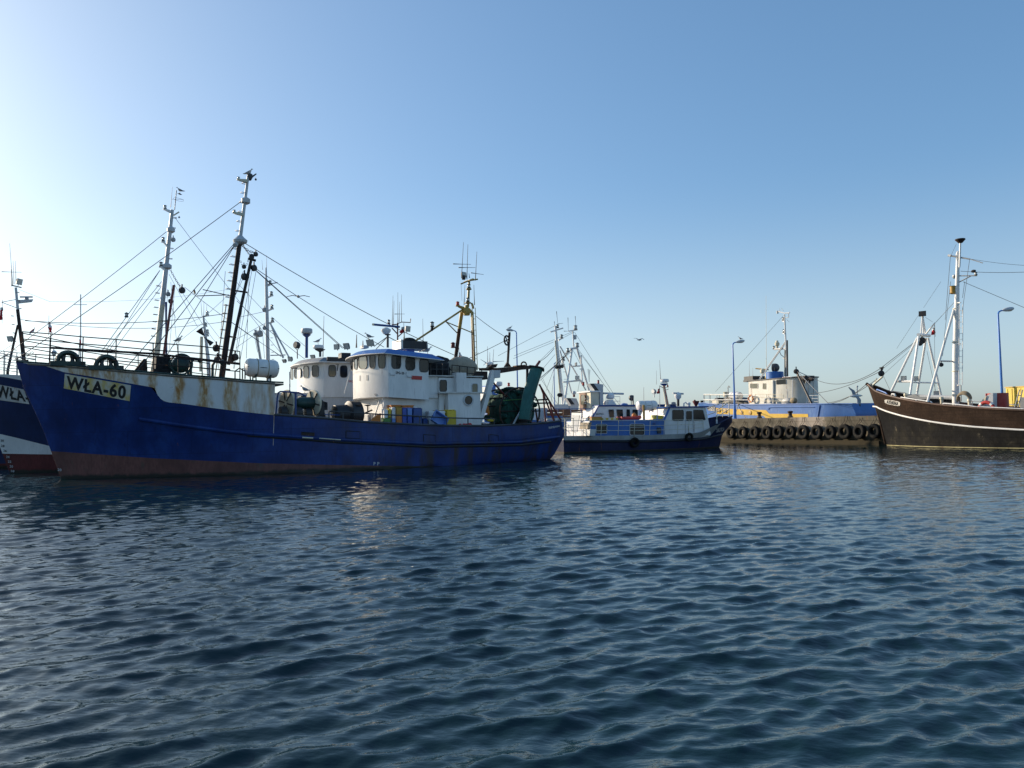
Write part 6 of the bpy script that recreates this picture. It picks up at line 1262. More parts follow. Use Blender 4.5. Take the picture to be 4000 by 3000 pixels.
# tyre marks read from the photo, each laid on the wall
wf = Frame((qa.x, qa.y), math.degrees(math.atan2(dq_.y, dq_.x)))
TX = [(455,800),(585,800),(712,800),(846,800),(968,795),(1102,795),(1240,795),(1385,795),(1532,795),(1688,790),(1848,790),(2010,785),(1990,785)][:12]
nxt = ['beside the passenger boat bow','with a pale cracked sidewall','third from the passenger boat bow','fourth from the passenger boat bow','fifth from the passenger boat bow','sixth from the passenger boat, before the white stain','under the white stain, with greenish rim','just right of the white stain','smaller and duller, between two larger ones','fourth from the dark wooden ship','second from the dark wooden ship bow','nearest to the dark wooden ship bow']
nxt[9] = 'third from the dark wooden ship bow'; nxt[8] = 'smaller and duller, fourth from the wooden ship bow'
for i, p in enumerate(TX):
    o = tyre if i == 0 else copy_tree(tyre); c = wf(cG(*p), 0); k = (1.0,.98,1.0,1.04,1.03,.98,1.06,1.04,.96,1.05,1.02,1.0)[i]*1.0
    w_ = wf.wor(c); o.location = (w_.x-nq.x*.26, w_.y-nq.y*.26, w_.z); o.rotation_euler = (random.uniform(-.06,.06), random.uniform(0,6) if False else random.uniform(-.1,.1), ang+random.uniform(-.06,.06)); o.scale = (k,k,k)
    o['label'] = 'truck tyre on the quay wall, '+nxt[i]
# bollards
for (x, y), lb in ((cG(738,655),'rusty iron bollard on the quay edge by the end of the yellow stripe'),(cG(1072,648),'rusty iron bollard on the quay edge in front of the middle of the yellow stripe'),(cG(510,490),'')):
    if not lb: continue
    w_ = wf.wor(wf((x,y),.35)); o = tag(empty('bollard',(w_.x,w_.y,QZ+.04)), lb, 'bollard', 'bollards on the quay'); MB().lathe((0,0,0),[(.22,0),(.22,.04),(.15,.08),(.14,.34),(.21,.42),(.21,.5),(.12,.54)],seg=16).build('post', M['rust'], o); MB().torus((0,0,.1),.19,.035,(0,0,1),seg=18,ss=6).build('mooring_rope', M['rope'], o)
# breakwater beyond
bw = MB().pris([(-40,260,-1),(420,170,-1),(420,190,-1),(-40,280,-1)], (0,0,4.0)).build('breakwater', M['concrete'], smooth=0); tag(bw, kind='structure')

# street lamps on the quays
def street_lamp(px_top, px_base, base_w, head, label, zb=QZ, tilt=.25):
    """head: signed reach of the lamp head in metres to the right"""
    h_ = (px_base[1]-px_top[1])/FPX*base_w.y; o = tag(empty('street_lamp',(base_w.x,base_w.y,zb)), label, 'street lamp', 'blue street lamps on the quays'); H_ = at_dist(px_top, base_w.y).z-zb
    MB().tube([(0,0,0),(0,0,.9)], [.16,.13], 12).lathe((0,0,.0),[(.22,0),(.22,.05),(.13,.1)]).build('base', M['lampblue'], o)
    s_ = 1 if head > 0 else -1
    MB().tube([(0,0,.85),(0,0,1.3),(0,0,H_-.25),(s_*.06,0,H_-.08),(s_*.2,0,H_),(s_*.35,0,H_+.02)], [.11,.085,.06,.055,.05,.045], 10).build('pole', M['lampblue'], o)
    b = len(o.children); hd = MB().lathe((s_*.3,0,H_+.03),[(.03,0),(.08,.06),(.13,.25),(.14,.5),(.10,.72),(.03,.8)], axis=(s_,0,tilt*.6), seg=14).build('lamp_head', M['lightgrey'], o); hd.scale = (1,1,1)
    MB().sph((s_*.72,0,H_+.02), .12, 12, (2.2,.9,.7)).build('lamp_bowl', M['lens'], hd); return o, V((base_w.x+s_*.7, base_w.y, zb+H_+.2))
l1, g1 = street_lamp((2014,1292),(2026,1655), at_dist((2024,1655),84), -.8, 'blue street lamp with a gull on its head behind the trawler stern')
l2, g2 = street_lamp((2163,1418),(2170,1655), at_dist((2168,1655),112), .01, 'thin blue lamp post seen between the stays of the white masted cutter')
l3, g3 = street_lamp((2862,1338),(2872,1640), V((*(wf.wor(wf((2871,1630),.7)).xy),0)), .8, 'blue street lamp on the tyre hung quay in front of the blue tug')
l4, g4 = street_lamp((3900,1214),(3920,1600), at_dist((3917,1600),53), .8, 'blue street lamp behind the dark wooden ship by the yellow box')
# yellow kiosk on the quay
yb_ = at_dist((3975,1590), 52.5); o = tag(empty('yellow_container',(yb_.x,yb_.y,QZ), R(-76)), 'yellow container standing on the quay behind the wooden ship', 'container'); hh_ = at_dist((3950,1513),52.5).z-QZ
MB().box((-.85,0,0),(2.2,2.2,hh_)).build('body', M['pyellow'], o); MB().box((-.9,-.05,hh_),(2.25,2.25,hh_+.06)).build('roof', M['yellow'], o)
mb = MB()
for i in range(9): mb.box((-.8+i*.34,-.03,.1),(-.7+i*.34,.0,hh_-.08))
mb.build('wall_ribs', M['pyellow'], o)

# ================================================================== tug behind the quay
tb_ = at_dist((2747,1600), 91); te_ = at_dist((3405,1600), 69.5); G = Frame((tb_.x,tb_.y), math.degrees(math.atan2(te_.y-tb_.y, te_.x-tb_.x)))
tug = vessel('tug_boat', G, 'bright blue tug boat with yellow stripe and white round wheelhouse behind the quay', 'tug')
LT = (V((te_.x,te_.y))-V((tb_.x,tb_.y))).length
TA = [(0,.05),(.05,.5),(.12,.82),(.25,1),(.85,1),(1,.8)]; TBt = [(0,.02),(.08,.4),(.2,.85),(.4,1),(.85,.95),(1,.6)]
gx = lambda p: G(p,-2.6)
hg = Hull(G, [(-.6,.8),(0,.5),(4.5,-.1)], [(-.6,LT-1.4),(0,LT-.8),(2.2,LT+.25),(4,LT-.35)], TA, TBt, 3.0, 2.9, 3.5)
gtop = hg.line([(2752,1574),(2775,1578),(2830,1580),(2900,1581),(3100,1579),(3300,1578),(3392,1577)])
y1 = hg.line([(2790,1593),(2860,1597),(2994,1602),(3004,1616),(3160,1617)]); y0_ = hg.line([(2790,1616),(2860,1619),(2985,1624),(2992,1636),(3160,1636)])
ya, ye = hg.px((2798,1600)).x, hg.px((3157,1620)).x
def tug_extra(N, L, tc, c, mix, ramp, noise):
    n = noise(2.2,(1,1,.35),6,.68); c = mix(ramp(n,.58,.72), c, (.12,.24,.46)); n = noise(4,(1,1,.5),6,.7); return mix(ramp(n,.68,.74), c, (.16,.15,.15))
M['tugblue'] = mat('tug_blue_paint', (.045,.15,.43), .45, .12, .03, sc_=.5, extra=tug_extra); M['tugyellow'] = mat('tug_yellow_stripe', (.64,.39,.02), .45, .1, .06)
hg.build('hull', [lambda u:-.6, lambda u:.3, gtop], [M['boot2'],M['tugblue']], [0,1], tug, ncol=80, nsub=8); deck_mesh(hg, lambda u: gtop(u)-.9, .3, LT-.3, 'main_deck', M['deck'], tug)
mb = MB(); rows = [[hg.at(lerp(ya,ye,i/60), lerp(y0_(lerp(ya,ye,i/60)), y1(lerp(ya,ye,i/60)), j/4), .02) for i in range(61)] for j in range(5)]; mb.grid(rows).build('yellow_stripe', M['tugyellow'], tug)
for p in (cG(302,562),cG(372,570),cG(545,583),cG(637,587)):
    c = hg.px(p,.03); MB().lathe(c,[(.17,-.03),(.2,0),(.2,.04),(.15,.05)],axis=(0,-1,0),seg=18).build('porthole_rim', M['ochre'], tug); MB().lathe(c,[(.15,0),(.15,.045)],axis=(0,-1,0),seg=18).build('porthole', M['glass'], tug)
plate([cY(210,258),cY(415,268),cY(415,372),cY(255,352)], lambda p: hg.px(p,.02), M['black'], tug, 'name_plate'); lettering('WŁADY', [cY(236,268),cY(408,278),cY(408,316),cY(240,310)], lambda p: hg.px(p,.027), M['white_clean'], tug, 'boat_name', .01); lettering('HAMZEY', [cY(250,318),cY(412,328),cY(412,362),cY(262,352)], lambda p: hg.px(p,.027), M['white_clean'], tug, 'home_port_name', .01)
hull_tube(hg, [(lerp(.1,LT+.1,i/40), gtop(lerp(.1,LT+.1,i/40))) for i in range(41)], .06, 'bulwark_rail', M['tugblue'], tug)
MB().tube([hg.px((3000,1600),.05),hg.px((3005,1592),.05),hg.px((3012,1591),.05),hg.px((3180,1590),.05)], .03, 6).build('door_outline', M['tugblue'], tug)
mb = MB(); mb.pris([hg.px(cG(1355,505),.08), hg.px(cG(1385,505),.08), hg.px(cG(1365,630),.08), hg.px(cG(1345,630),.08)], (0,.1,0)); mb.build('rubbing_post', M['tugblue'], tug)
VG = -1.9; gz0 = 2.4
M['tugwhite'] = mat('rust_marked_white_paint', (.68, .66, .58), .5, .12, .2, sc_=1.1, streak=.15)
# wheelhouse: flat forward half, rounded after half
fu, mu_, au = G(cG(610,250),-1.6).x, G(cG(885,250),-1.9).x, G(cG(1240,300),-1.0).x
ztw, zbw = G(cG(700,240),-1.8).z, G(cG(700,495),-1.8).z
ra_ = au-mu_
wl = [(fu,-1.5),(fu+.4,-1.85),(mu_,-1.9)]+[(mu_+ra_*math.sin(R(t)),-1.9*math.cos(R(t))) for t in range(10,171,10)]+[(mu_,1.9),(fu+.4,1.85),(fu,1.5)]
wt = MB().pris([(a,v,zbw-.6) for a,v in wl], (0,0,ztw-zbw+.6)).build('wheelhouse', M['tugwhite'], tug, smooth=30)
MB().pris([(a+(.12 if a > mu_ else -.2),v*1.06,ztw) for a,v in wl], (0,0,.07)).build('wheelhouse_roof', M['darkgrey'], wt)
MB().tube([(au-.1,-.9,zbw-.5),(au-.1,-.9,ztw)], .05, 6).build('roof_post', M['white'], wt)
for x0,x1,y0,y1_ in ((640,718,272,322),(775,810,270,332)): window([G(cG(x,y),-1.88) for x,y in ((x0,y0),(x1,y0),(x1,y1_),(x0,y1_))], wt, 'white_worn', 'curtain', out=(0,-1,0), rad=.1, grow=.1)
for t0, t1_ in ((8,26),(62,78)):
    e_ = lambda t, z: V((mu_+ra_*math.sin(R(t))*1.005, -1.9*math.cos(R(t))*1.005, z)); window([e_(t0,ztw-.12),e_(t1_,ztw-.12),e_(t1_,ztw-.55),e_(t0,ztw-.55)], wt, 'darkgrey', out=(.3,-1,0), rad=.1, grow=.05)
MB().tube([G(cG(886,235),-1.97), G(cG(886,490),-1.97)], .09, 8).build('vent_pipe', M['white'], wt); MB().tube([G(cG(1095,235),-1.6), G(cG(1095,490),-1.6)], .06, 8).build('vent_pipe', M['white'], wt)
fn = MB().lathe(G(cG(905,232),-.3), [(.85,-.05),(.85,.75),(.8,.8)], seg=28).build('funnel', M['blue'], tug)
sgn = MB().box(G(cG(985,222),-1.4), G(cG(1072,195),-1.4)+V((0,.04,0))).build('sign_board', M['white_clean'], tug); lettering('BORY', [cG(990,198),cG(1068,198),cG(1068,220),cG(990,220)], lambda p: G(p,-1.43), M['darkred'], sgn, 'sign_lettering', .03)
mb = MB(); bxp(mb, G, cG(568,198), cG(665,235), -1.2, 1.6); mb.build('bridge_awning_box', M['black'], tug); MB().box(G(cG(562,236),-1.3), G(cG(672,247),-1.3)+V((0,1.8,0))).build('box_shelf', M['darkgrey'], tug)
mtg = MB().tube([G(cG(1025,200),0), G(cR(820,930),0), G(cR(790,290),0)], [.10,.09,.07], 10).build('mast', M['white'], tug); MB().tube([G(cR(835,1180),-.1), G(cR(830,660),-.1)], .07, 8).build('mast_pipe', M['black'], mtg); MB().tube([G(cR(795,1180),-.2), G(cR(797,800),-.2)], .06, 7).build('mast_pipe', M['darkgrey'], mtg)
many('mast_arm', 'white', mtg, [([G(cR(640,790),0),G(cR(805,780),0)],.09), ([G(cR(685,240),0),G(cR(790,270),0),G(cR(865,265),0)],.05), ([G(cR(850,270),0),G(cR(850,330),0),G(cR(810,335),0)],.04), ([G(cR(770,920),0),G(cR(810,925),0)],.06)])
MB().lathe(G(cR(685,745),0), [(.12,-.2),(.12,0),(.22,.08),(.24,.3),(.14,.42),(.12,.56)], seg=14).build('radar_pedestal', M['cream'], mtg); lantern(mtg, G(cR(638,790),0), .13, .34); MB().tube([G(cR(710,800),0),G(cR(740,870),0),G(cR(790,910),0)], .03, 6).build('mast_cable', M['black'], mtg)
for a, b in ((cR(800,390),cR(772,385)),(cR(800,560),cR(780,560))): arm_lantern(mtg, G(a), G(b), .12, .34)
lantern(mtg, G(cR(690,275)), .12, .3, 'white'); 
for a, b in (((722,240),(722,195)),((775,235),(745,195)),((860,265),(862,240)),((530,1170),(525,20)),((285,1180),(285,950)),((335,1190),(333,1060))): whip(tug, G(cR(*a)), G(cR(*b)), .02 if a[0] == 530 else .018, 'cream' if a[0] == 530 else 'grey')
MB().lathe(G(cR(535,1230)), [(.3,0),(.2,.15),(.12,.3),(.1,.7)]).build('antenna_base', M['yellow'], tug)
searchlight(tug, G(cR(665,1055),-.4), (-.8,-.5,.0), .42, 'darkgrey', .6); scp = MB().tube([G(cR(375,1068),-.8), G(cR(560,1085),-.4)], .06, 8).build('radar_bar', M['ochre'], tug); MB().lathe(G(cR(475,1140),-.6), [(.12,0),(.24,.1),(.24,.35),(.1,.5)]).tube([G(cR(470,1240),-.6),G(cR(475,1140),-.6)], .05, 6).build('radar_pedestal', M['cream'], scp)
for d_ in (-.09,.09): MB().tube([G(cR(420,1240),-.8)+V((d_,0,0)), G(cR(810,680),0)+V((d_,0,0))], .045, 6).build('mast_stay_bar', M['lightgrey'], tug)
for a, b in (((790,290),(-200,1400)),((820,360),(860,400))): wire(tug, G(cR(*a)), G(cR(*b),-2), .014)
bmt = MB().tube([G(cR(1185,1585),-2.2), G(cR(960,1110),-1.6)], .1, 8).build('towing_boom', M['black'], tug); block(bmt, G(cR(960,1110),-1.7), .24)
mb = MB(); bxp(mb, G, cR(895,1185), cR(1085,1222), -1.2, 1.2); mb.tube([G(cR(1075,1222),-1.2), G(cR(1200,1222),-1.0)], .2, 10); mb.build('boat_deck_gear', M['darkrust'], tug)
for a, va, b, vb in ((cR(975,1110),-1.7,cR(1430,1580),-2.0),(cR(1135,1245),-1.8,cR(1135,1590),-1.8),(cR(985,1110),-1.6,cR(1200,1210),-1),): MB().tube([G(a,va),G(b,vb)], .035, 5).build('boom_guy', M['grey'], tug)
# rails round the foredeck and house
fx = [(2748,1540),(2770,1540),(2800,1541),(2835,1541),(2870,1541),(2925,1542)]; rail(tug, [G(p,-2.2*min(1,.15+(p[0]-2748)/90)) for p in fx], [G((p[0]+1,1579),-2.2*min(1,.15+(p[0]-2748)/90)) for p in fx], [.45,1], .04, 'white_clean'); rail(tug, [G((x,1543),1.6) for x in (2752,2775,2810,2840)], [G((x,1580),1.6) for x in (2752,2775,2810,2840)], [.45,1], .035, 'cream')
fx = [(2950,1540),(2995,1541),(3022,1541),(3060,1543)]; rail(tug, [G(p,-2.7) for p in fx], [G((p[0],1580),-2.7) for p in fx], [.35,.7,1], .025, 'cream'); rail(tug, [G((x,1545),-2) for x in (3160,3175,3196)], [G((x,1579),-2) for x in (3160,3175,3196)], [.3,.65,1], .03, 'lightgrey')
MB().tube([G(cG(398,385),-1), G(cG(397,310),-1), G(cG(405,298),-1), G(cG(415,305),-1), G(cG(416,318),-1)], .05, 7).build('goose_neck_vent', M['grey'], tug)
mb = MB(); mb.pris([G(cG(*p),-1.2) for p in ((320,490),(350,430),(390,415),(480,425),(620,480),(640,492))], (0,1.6,0)); mb.build('towing_winch', M['black'], tug); mb = MB(); mb.pris([G(cG(*p),-.8) for p in ((215,465),(270,425),(285,430),(280,478),(220,480))], (0,1.0,0)); mb.build('anchor_windlass', M['darkrust'], tug); MB().lathe(G(cG(378,415),-.6),[(.3,-.05),(.3,.45),(.34,.5),(.2,.55)],seg=14).build('vent_mushroom', M['cream'], tug); MB().tube([G(cG(120,490),-.1), G(cG(118,455),-.1)], .2, 10).build('bow_fender', M['rubber'], tug)
mb = MB(); bxp(mb, G, cG(225,455), cG(300,490), -1.5, .8); mb.build('chain_locker', M['cream'], tug)
canister(G, G.wor, G(cG(425,405),-1.6), G(cG(535,405),-1.6), .42, 'white liferaft canister with red marks on the bow deck of the blue tug', 'white_clean', 'pred')
def lifebuoy(fr, p, v, r_, label, deg, mt='orange', parentless=True):
    o = tag(empty('lifebuoy', fr.wor(fr(p,v)), R(deg)), label, 'lifebuoy', 'lifebuoys'); MB().torus((0,0,0), r_*.78, r_*.2, (0,1,0), seg=28, ss=10).build('ring', M[mt], o)
    for i in range(4): a = math.pi/4+i*math.pi/2; MB().torus((0,0,0), r_*.78, r_*.215, (0,1,0), seg=4, ss=10, a0=a-.16, a1=a+.16).build('band', M['white_clean'], o)
    return o
lifebuoy(G, cG(643,435), -2.2, .42, 'orange and white lifebuoy on the rail before the tug wheelhouse', G.deg)
rb = tag(empty('rescue_boat', G.wor(G(cG(1060,465),-2.6)), R(G.deg)), 'small rescue raft bundle in white cover on the tug side deck', 'raft'); MB().sph((-.3,0,0),.42,14,(1.5,.8,.85)).build('cover', M['white_worn'], rb); MB().sph((.55,0,.05),.34,12,(1.2,.8,.9)).build('rope_heap', M['rope'], rb); MB().tube([(-.9,-.36,.0),(-.3,-.42,-.02),(.3,-.36,.02)], .02, 5).build('lashing', M['black'], rb)
fd = tag(empty('round_fender', G.wor(G(cG(830,470),-2.3)), R(G.deg)), 'pale blue round fender behind the tug rail', 'fender'); MB().torus((0,0,0),.4,.13,(0,1,0),seg=24,ss=8,a0=-.2,a1=math.pi+.2).build('ring', M['lightgrey'], fd); MB().box((-.5,-.05,-.2),(.5,.05,-.08)).build('rack', M['lightgrey'], fd)
MB().tube([G(cG(1040,495),-2.7), G(cG(1042,330),-2.7)], .03, 6).tube([G(cG(1020,335),-2.7),G(cG(1065,345),-2.7)], .03, 6).build('davit_post', M['lightgrey'], tug)
MB().tube([G(cG(1795,490),1), G(cG(1792,310),1)], .05, 6).lathe(G(cG(1792,310),1),[(.1,0),(.1,.12)]).build('stern_flagpole', M['lightgrey'], tug)
for p, q_ in ((cG(505,490),cG(600,655)),(cG(510,490),cG(470,600))):
    a, b = G.wor(G(p,-2.9)), wf.wor(wf(q_,.3)); o = MB().tube(sag(a,b,.15), .03, 6).build('mooring_line', M['rope']); tag(o, 'taut dark mooring line from the tug down to the quay edge' if q_[0] > 2910 else 'short mooring line from the tug towards the lamp base', 'rope')

# ================================================================== old wooden ship on the right
_ab = gnd((3466,1738)); AF = .955
W_ = Frame((_ab.x*AF, _ab.y*AF), -55)
ath = vessel('wooden_ship', W_, 'dark brown wooden ship with white sheer line, white mast and lattice gantry at the bow', 'ship')
ab = [W_(p,0) for p in ((3466,1738),(3440,1640),(3421,1590),(3391,1502))]
AA = [(0,.03),(.03,.26),(.08,.54),(.16,.82),(.28,.97),(.42,1),(.75,1),(.9,.85),(1,.55)]; AB_ = [(0,.02),(.04,.22),(.1,.48),(.2,.78),(.35,.97),(.5,1),(.75,.96),(.9,.6),(1,.1)]
ha = Hull(W_, [(-.7,.35),(0,0),(ab[1].z,ab[1].x),(ab[2].z,ab[2].x),(ab[3].z,ab[3].x),(6,ab[3].x-.3)], [(-.7,21),(0,22),(2.5,24),(5,24.5)], AA, AB_, 2.75, 2.65, 3.6)
def lin(pts, du=8):      # a line read at the near side, carried on level past the frame
    g = ha.line(pts); e = max(ha.px(p).x for p in pts); return lambda u: g(u)+(.012*max(0,u-e)**1.3)
atop = lin([cI(205,945),cI(240,975),cI(290,1018),cI(400,1055),cI(520,1085),cI(640,1108),cI(780,1130),cI(960,1150),cI(1200,1168),cI(1400,1180),cI(1655,1192)])
aw1 = lin([cI(287,1154),cI(330,1178),cI(400,1205),cI(520,1240),cI(640,1267),cI(800,1297),cI(960,1320),cI(1200,1345),cI(1450,1362),cI(1655,1374)])
def plank_extra(N, L, tc, c, mix, ramp, noise):
    n = noise(7,(.12,.5,3.2),5,.7); c = mix(ramp(n,.52,.66), c, (.030,.018,.012)); n = noise(11,(.2,.6,3.0),4,.7); c = mix(ramp(n,.62,.72), c, (.10,.066,.045))
    wv_ = N.new('ShaderNodeTexWave'); wv_.bands_direction = 'Z'; wv_.inputs['Scale'].default_value = 1.55; wv_.inputs['Distortion'].default_value = .6; wv_.inputs['Detail'].default_value = 2; L.new(tc.outputs['Object'], wv_.inputs['Vector'])
    return mix(ramp(wv_.outputs['Fac'],.04,.0), c, (.02,.012,.01))
def tar_extra(N, L, tc, c, mix, ramp, noise):
    n = noise(.75,(1,1,.9),6,.68); c = mix(ramp(n,.50,.66), c, (.022,.020,.015)); n = noise(1.5,(1,1,.8),8,.78); c = mix(ramp(n,.60,.70), c, (.15,.13,.09)); n = noise(5,(1.6,1,.22),5,.7); c = mix(ramp(n,.70,.77), c, (.20,.18,.13))
    br = N.new('ShaderNodeTexBrick'); br.inputs['Scale'].default_value = 1; br.inputs['Mortar Size'].default_value = .012; br.inputs['Brick Width'].default_value = 1.3; br.inputs['Row Height'].default_value = .34; br.inputs['Color1'].default_value = (1,1,1,1); br.inputs['Color2'].default_value = (.75,.75,.75,1); br.inputs['Mortar'].default_value = (.35,.35,.35,1)
    sp_ = N.new('ShaderNodeSeparateXYZ'); cb = N.new('ShaderNodeCombineXYZ'); L.new(tc.outputs['Object'], sp_.inputs[0]); L.new(sp_.outputs[0], cb.inputs[0]); L.new(sp_.outputs[2], cb.inputs[1]); L.new(cb.outputs[0], br.inputs['Vector']); return mix(1.0, c, br.outputs['Color'], 'MULTIPLY')
M['plank'] = mat('weathered_brown_planking', (.042,.024,.015), .8, .3, 0, streak=.4, spec=.12, bump=.012, extra=plank_extra); M['tar'] = mat('tarred_lower_hull', (.007,.007,.008), .7, .3, 0, spec=.12, extra=tar_extra)
M['wline'] = mat('yellowed_waterline', (.40,.36,.17), .6, .25, .35)
ha.build('hull', [lambda u:-.7, lambda u:.05, lambda u:.10, aw1, atop], [M['tar'],M['wline'],M['tar'],M['plank']], [0,1,2,3], ath, ncol=120, nsub=7)
hull_tube(ha, [(lerp(ab[1].x-.45,23.6,i/70), aw1(lerp(ab[1].x-.45,23.6,i/70))) for i in range(71)], .055, 'sheer_line', M['white_clean'], ath, off=.02)
hull_tube(ha, [(lerp(ab[3].x+.1,24,i/60), atop(lerp(ab[3].x+.1,24,i/60))) for i in range(61)], .07, 'cap_rail', M['brownb'], ath)
st_ = [W_(p,0) for p in (cI(205,945),cI(250,975),cI(300,1160),cI(345,1320),cI(385,1500))]; MB().tube([p+V((-.04,0,0)) for p in st_], .11, 8).build('stem_post', M['plank'], ath)
deck_mesh(ha, lambda u: atop(u)-.75, .2, 23, 'main_deck', M['deck'], ath)
mb = MB(); rows = [[(lerp(1,23,i/30), -max(.02,ha.h(lerp(1,23,i/30), atop(lerp(1,23,i/30))-z)-.12)*s_, atop(lerp(1,23,i/30))-z) for i in range(31)] for s_, z in ((1,.02),(1,.8))]; mb.grid(rows); mb.grid([[(p[0],-p[1],p[2]) for p in r_] for r_ in rows]); mb.build('inner_bulwark', M['black'], ath)
nc_ = [cI(365,1087),cI(515,1112),cI(508,1157),cI(372,1130)]
v_, f_ = rq([(*nc_[0],0),(*nc_[1],0),(*nc_[2],0),(*nc_[3],0)], n=5, rad=.28), None; MB().pris([ha.px((p.x,p.y),.03) for p in v_], (0,.02,0)).build('name_board', M['white_worn'], ath)
lettering('ATHENA', [cI(385,1096),cI(498,1116),cI(494,1148),cI(386,1128)], lambda p: ha.px(p,.036), M['black'], ath, 'ship_name', .035)
A_ = lambda p, v=0.0: W_(p, v)
ma = MB().tube([A_(cI(1026,1165)), A_(cI(1026,700)), A_(cI(1036,250)), A_(cS(795,620))], [.20,.19,.155,.10], 14).lathe(A_(cS(795,620)), [(.10,0),(.12,.1),(.04,.3)]).build('mast', M['white_clean'], ath)
for y in (1050,830,560,250): MB().lathe(A_(cI(1027,y)), [(.21 if y > 300 else .165,-.03),(.215 if y > 300 else .17,0),(.21 if y > 300 else .165,.03)]).build('mast_hoop', M['cream'], ma)
MB().tube([A_(cS(822,805),-.25), A_(cS(835,380),-.25)], .055, 8).build('topmast_pole', M['white_clean'], ma); MB().lathe(A_(cS(835,410),-.25), [(.12,0),(.3,.2),(.28,.25),(.22,.18)], seg=12).build('masthead_cone', M['darkrust'], ma)
yd = MB().tube([A_(cS(640,612),-.2), A_(cS(990,672),-.2)], [.05,.045], 8).build('yard', M['grey'], ma); MB().tube([A_(cS(638,611),-.2), A_(cS(685,617),-.2)], .075, 8).build('yard_end', M['white_clean'], yd)
MB().tube([A_(cS(805,943)), A_(cS(1105,941))], .035, 7).tube([A_(cS(815,1045)), A_(cS(1005,945))], .035, 7).build('lamp_bracket', M['grey'], ma); lantern(ma, A_(cS(1088,935)), .09, .22); MB().lathe(A_(cS(715,1225),-.1), [(.1,-.05),(.2,0),(.16,.05),(.16,.42),(.2,.45)], seg=14).build('mast_bell_lamp', M['ochre'], ma); MB().sph(A_(cS(740,955)), .14, 8).build('mast_fitting', M['alu'], ma)
ladder(ma, A_(cI(1072,960),-.35), A_(cI(1078,215),-.35), (1,.1,0), .2, .34, 'white_clean', .022)
for y in (195,575,960): MB().tube([A_(cI(1030,y)), A_(cI(1072,y),-.35)], .04, 6).build('ladder_bracket', M['white_clean'], ma)
MB().tube([A_(cI(1075,960),-.35), A_(cI(1077,1110),-.35)], .03, 6).build('ladder_foot', M['grey'], ma)
many('mast_leg', 'white_clean', ath, [([A_(cI(1010,262),-.1), A_(cI(765,1115),-2.3)], .075), ([A_(cI(1012,262),.1), A_(cI(1035,1130),2.2)], .07)], 10)
MB().tube([A_(cI(885,735),-.8), A_(cI(1015,738),0)], .05, 7).build('spreader', M['lightgrey'], ma); block(ath, A_(cI(893,770),-.8), .13, 'black')
# gantry
gt = [(cI(672,520),-1.2,cI(430,1015),-1.7),(cI(684,510),-1.2,cI(605,1040),-1.9),(cI(752,520),1.2,cI(668,1040),1.6),(cI(770,520),1.2,cI(892,1055),2.0)]
gan = MB().tube([A_(cI(680,492),-1.2), A_(cI(782,500),1.2)], .10, 10).build('gantry_head', M['white_clean'], ath)
many('gantry_leg', 'white_clean', gan, [([A_(a,va),A_(b,vb)], .072) for a,va,b,vb in gt], 10)
many('gantry_bar', 'white_clean', gan, [([A_(cI(480,922),-1.4),A_(cI(615,925),-1.6)],.08), ([A_(cI(620,932),-1.6),A_(cI(865,938),1.6)],.05), ([A_(cI(702,490),-.5),A_(cI(718,325),0)],.05), ([A_(cI(748,490),.5),A_(cI(722,325),0)],.05), ([A_(cI(728,490),0),A_(cI(719,300),0)],.06), ([A_(cI(748,490),.4),A_(cI(832,385),.4)],.05)])
floodlight(gan, A_(cI(718,297),-.15), (.25,-.95,.1), .44, 'black', lens='black'); floodlight(gan, A_(cI(545,895),-1.5), (.7,-.6,-.1), .36, 'black'); floodlight(gan, A_(cI(656,898),-1.2), (.7,-.6,-.1), .36, 'black'); floodlight(ath, A_(cI(848,1035),.6), (.8,-.5,-.1), .38, 'black')
block(gan, A_(cI(715,545),0), .22); block(gan, A_(cI(697,572),-.3), .16)
MB().tube([A_(cI(250,968),-.1), A_(cI(350,880),-.1)], .06, 7).tube([A_(cI(262,965),.3), A_(cI(295,895),.1)], .03, 6).build('bow_davit', M['cream'], ath); block(ath, A_(cI(338,850),-.1), .2); MB().pris([A_(cI(318,795),-.1),A_(cI(358,787),-.1),A_(cI(340,830),-.1)], (0,.1,0)).build('stay_plate', M['black'], ath)
WA = lambda a,va,b,vb,s=0,r=.013: wire(ath, A_(a,va), A_(b,vb), r, s)
WA(cI(640,565),0,cI(340,795),-.1,0,.02); WA(cI(635,580),0,cI(362,800),-.1,0,.012); WA(cI(355,870),-.1,cI(415,1000),-.6); WA(cI(600,640),0,cI(370,850),0,0,.01)
WA(cS(675,620),-.2,cS(590,1659),-1.2); WA(cS(985,680),-.2,cS(860,1560),-.8); WA(cS(690,600),-.2,cS(770,430),-.2,0,.008); WA(cS(760,660),0,cI(600,300),-.3,0,.008) if False else None
WA(cI(1015,190),0,cI(835,385),.4); WA(cI(980,0),0,cI(920,520),-1); WA(cI(925,520),-1,cI(905,690),-1); WA(cI(890,0),0,cI(730,240),0,0,.008); WA(cI(690,300),0,cI(480,620),0,.0,.008); WA(cI(745,330),0,cI(815,375),.3,0,.008); WA(cI(830,400),.4,cI(835,1010),.4,0,.01); WA(cI(1110,0),0,cI(1090,150),-.6)
WA(cS(880,1040),0,cS(2300,1640),0,.0,.014); WA(cS(840,868),0,cS(2300,858),0,.1,.014); WA(cS(1010,672),-.2,cS(2300,790),0,.1,.010); MB().tube([A_(cS(1000,675),-.2), A_(cS(1200,735),-.2)], .03, 6).build('insulator', M['grey'], ath); MB().sph(A_(cS(1048,868)), .1, 8, (1.6,1,1)).build('insulator', M['black'], ath); WA(cI(760,640),.4,cI(840,1010),1.2,0,.01)
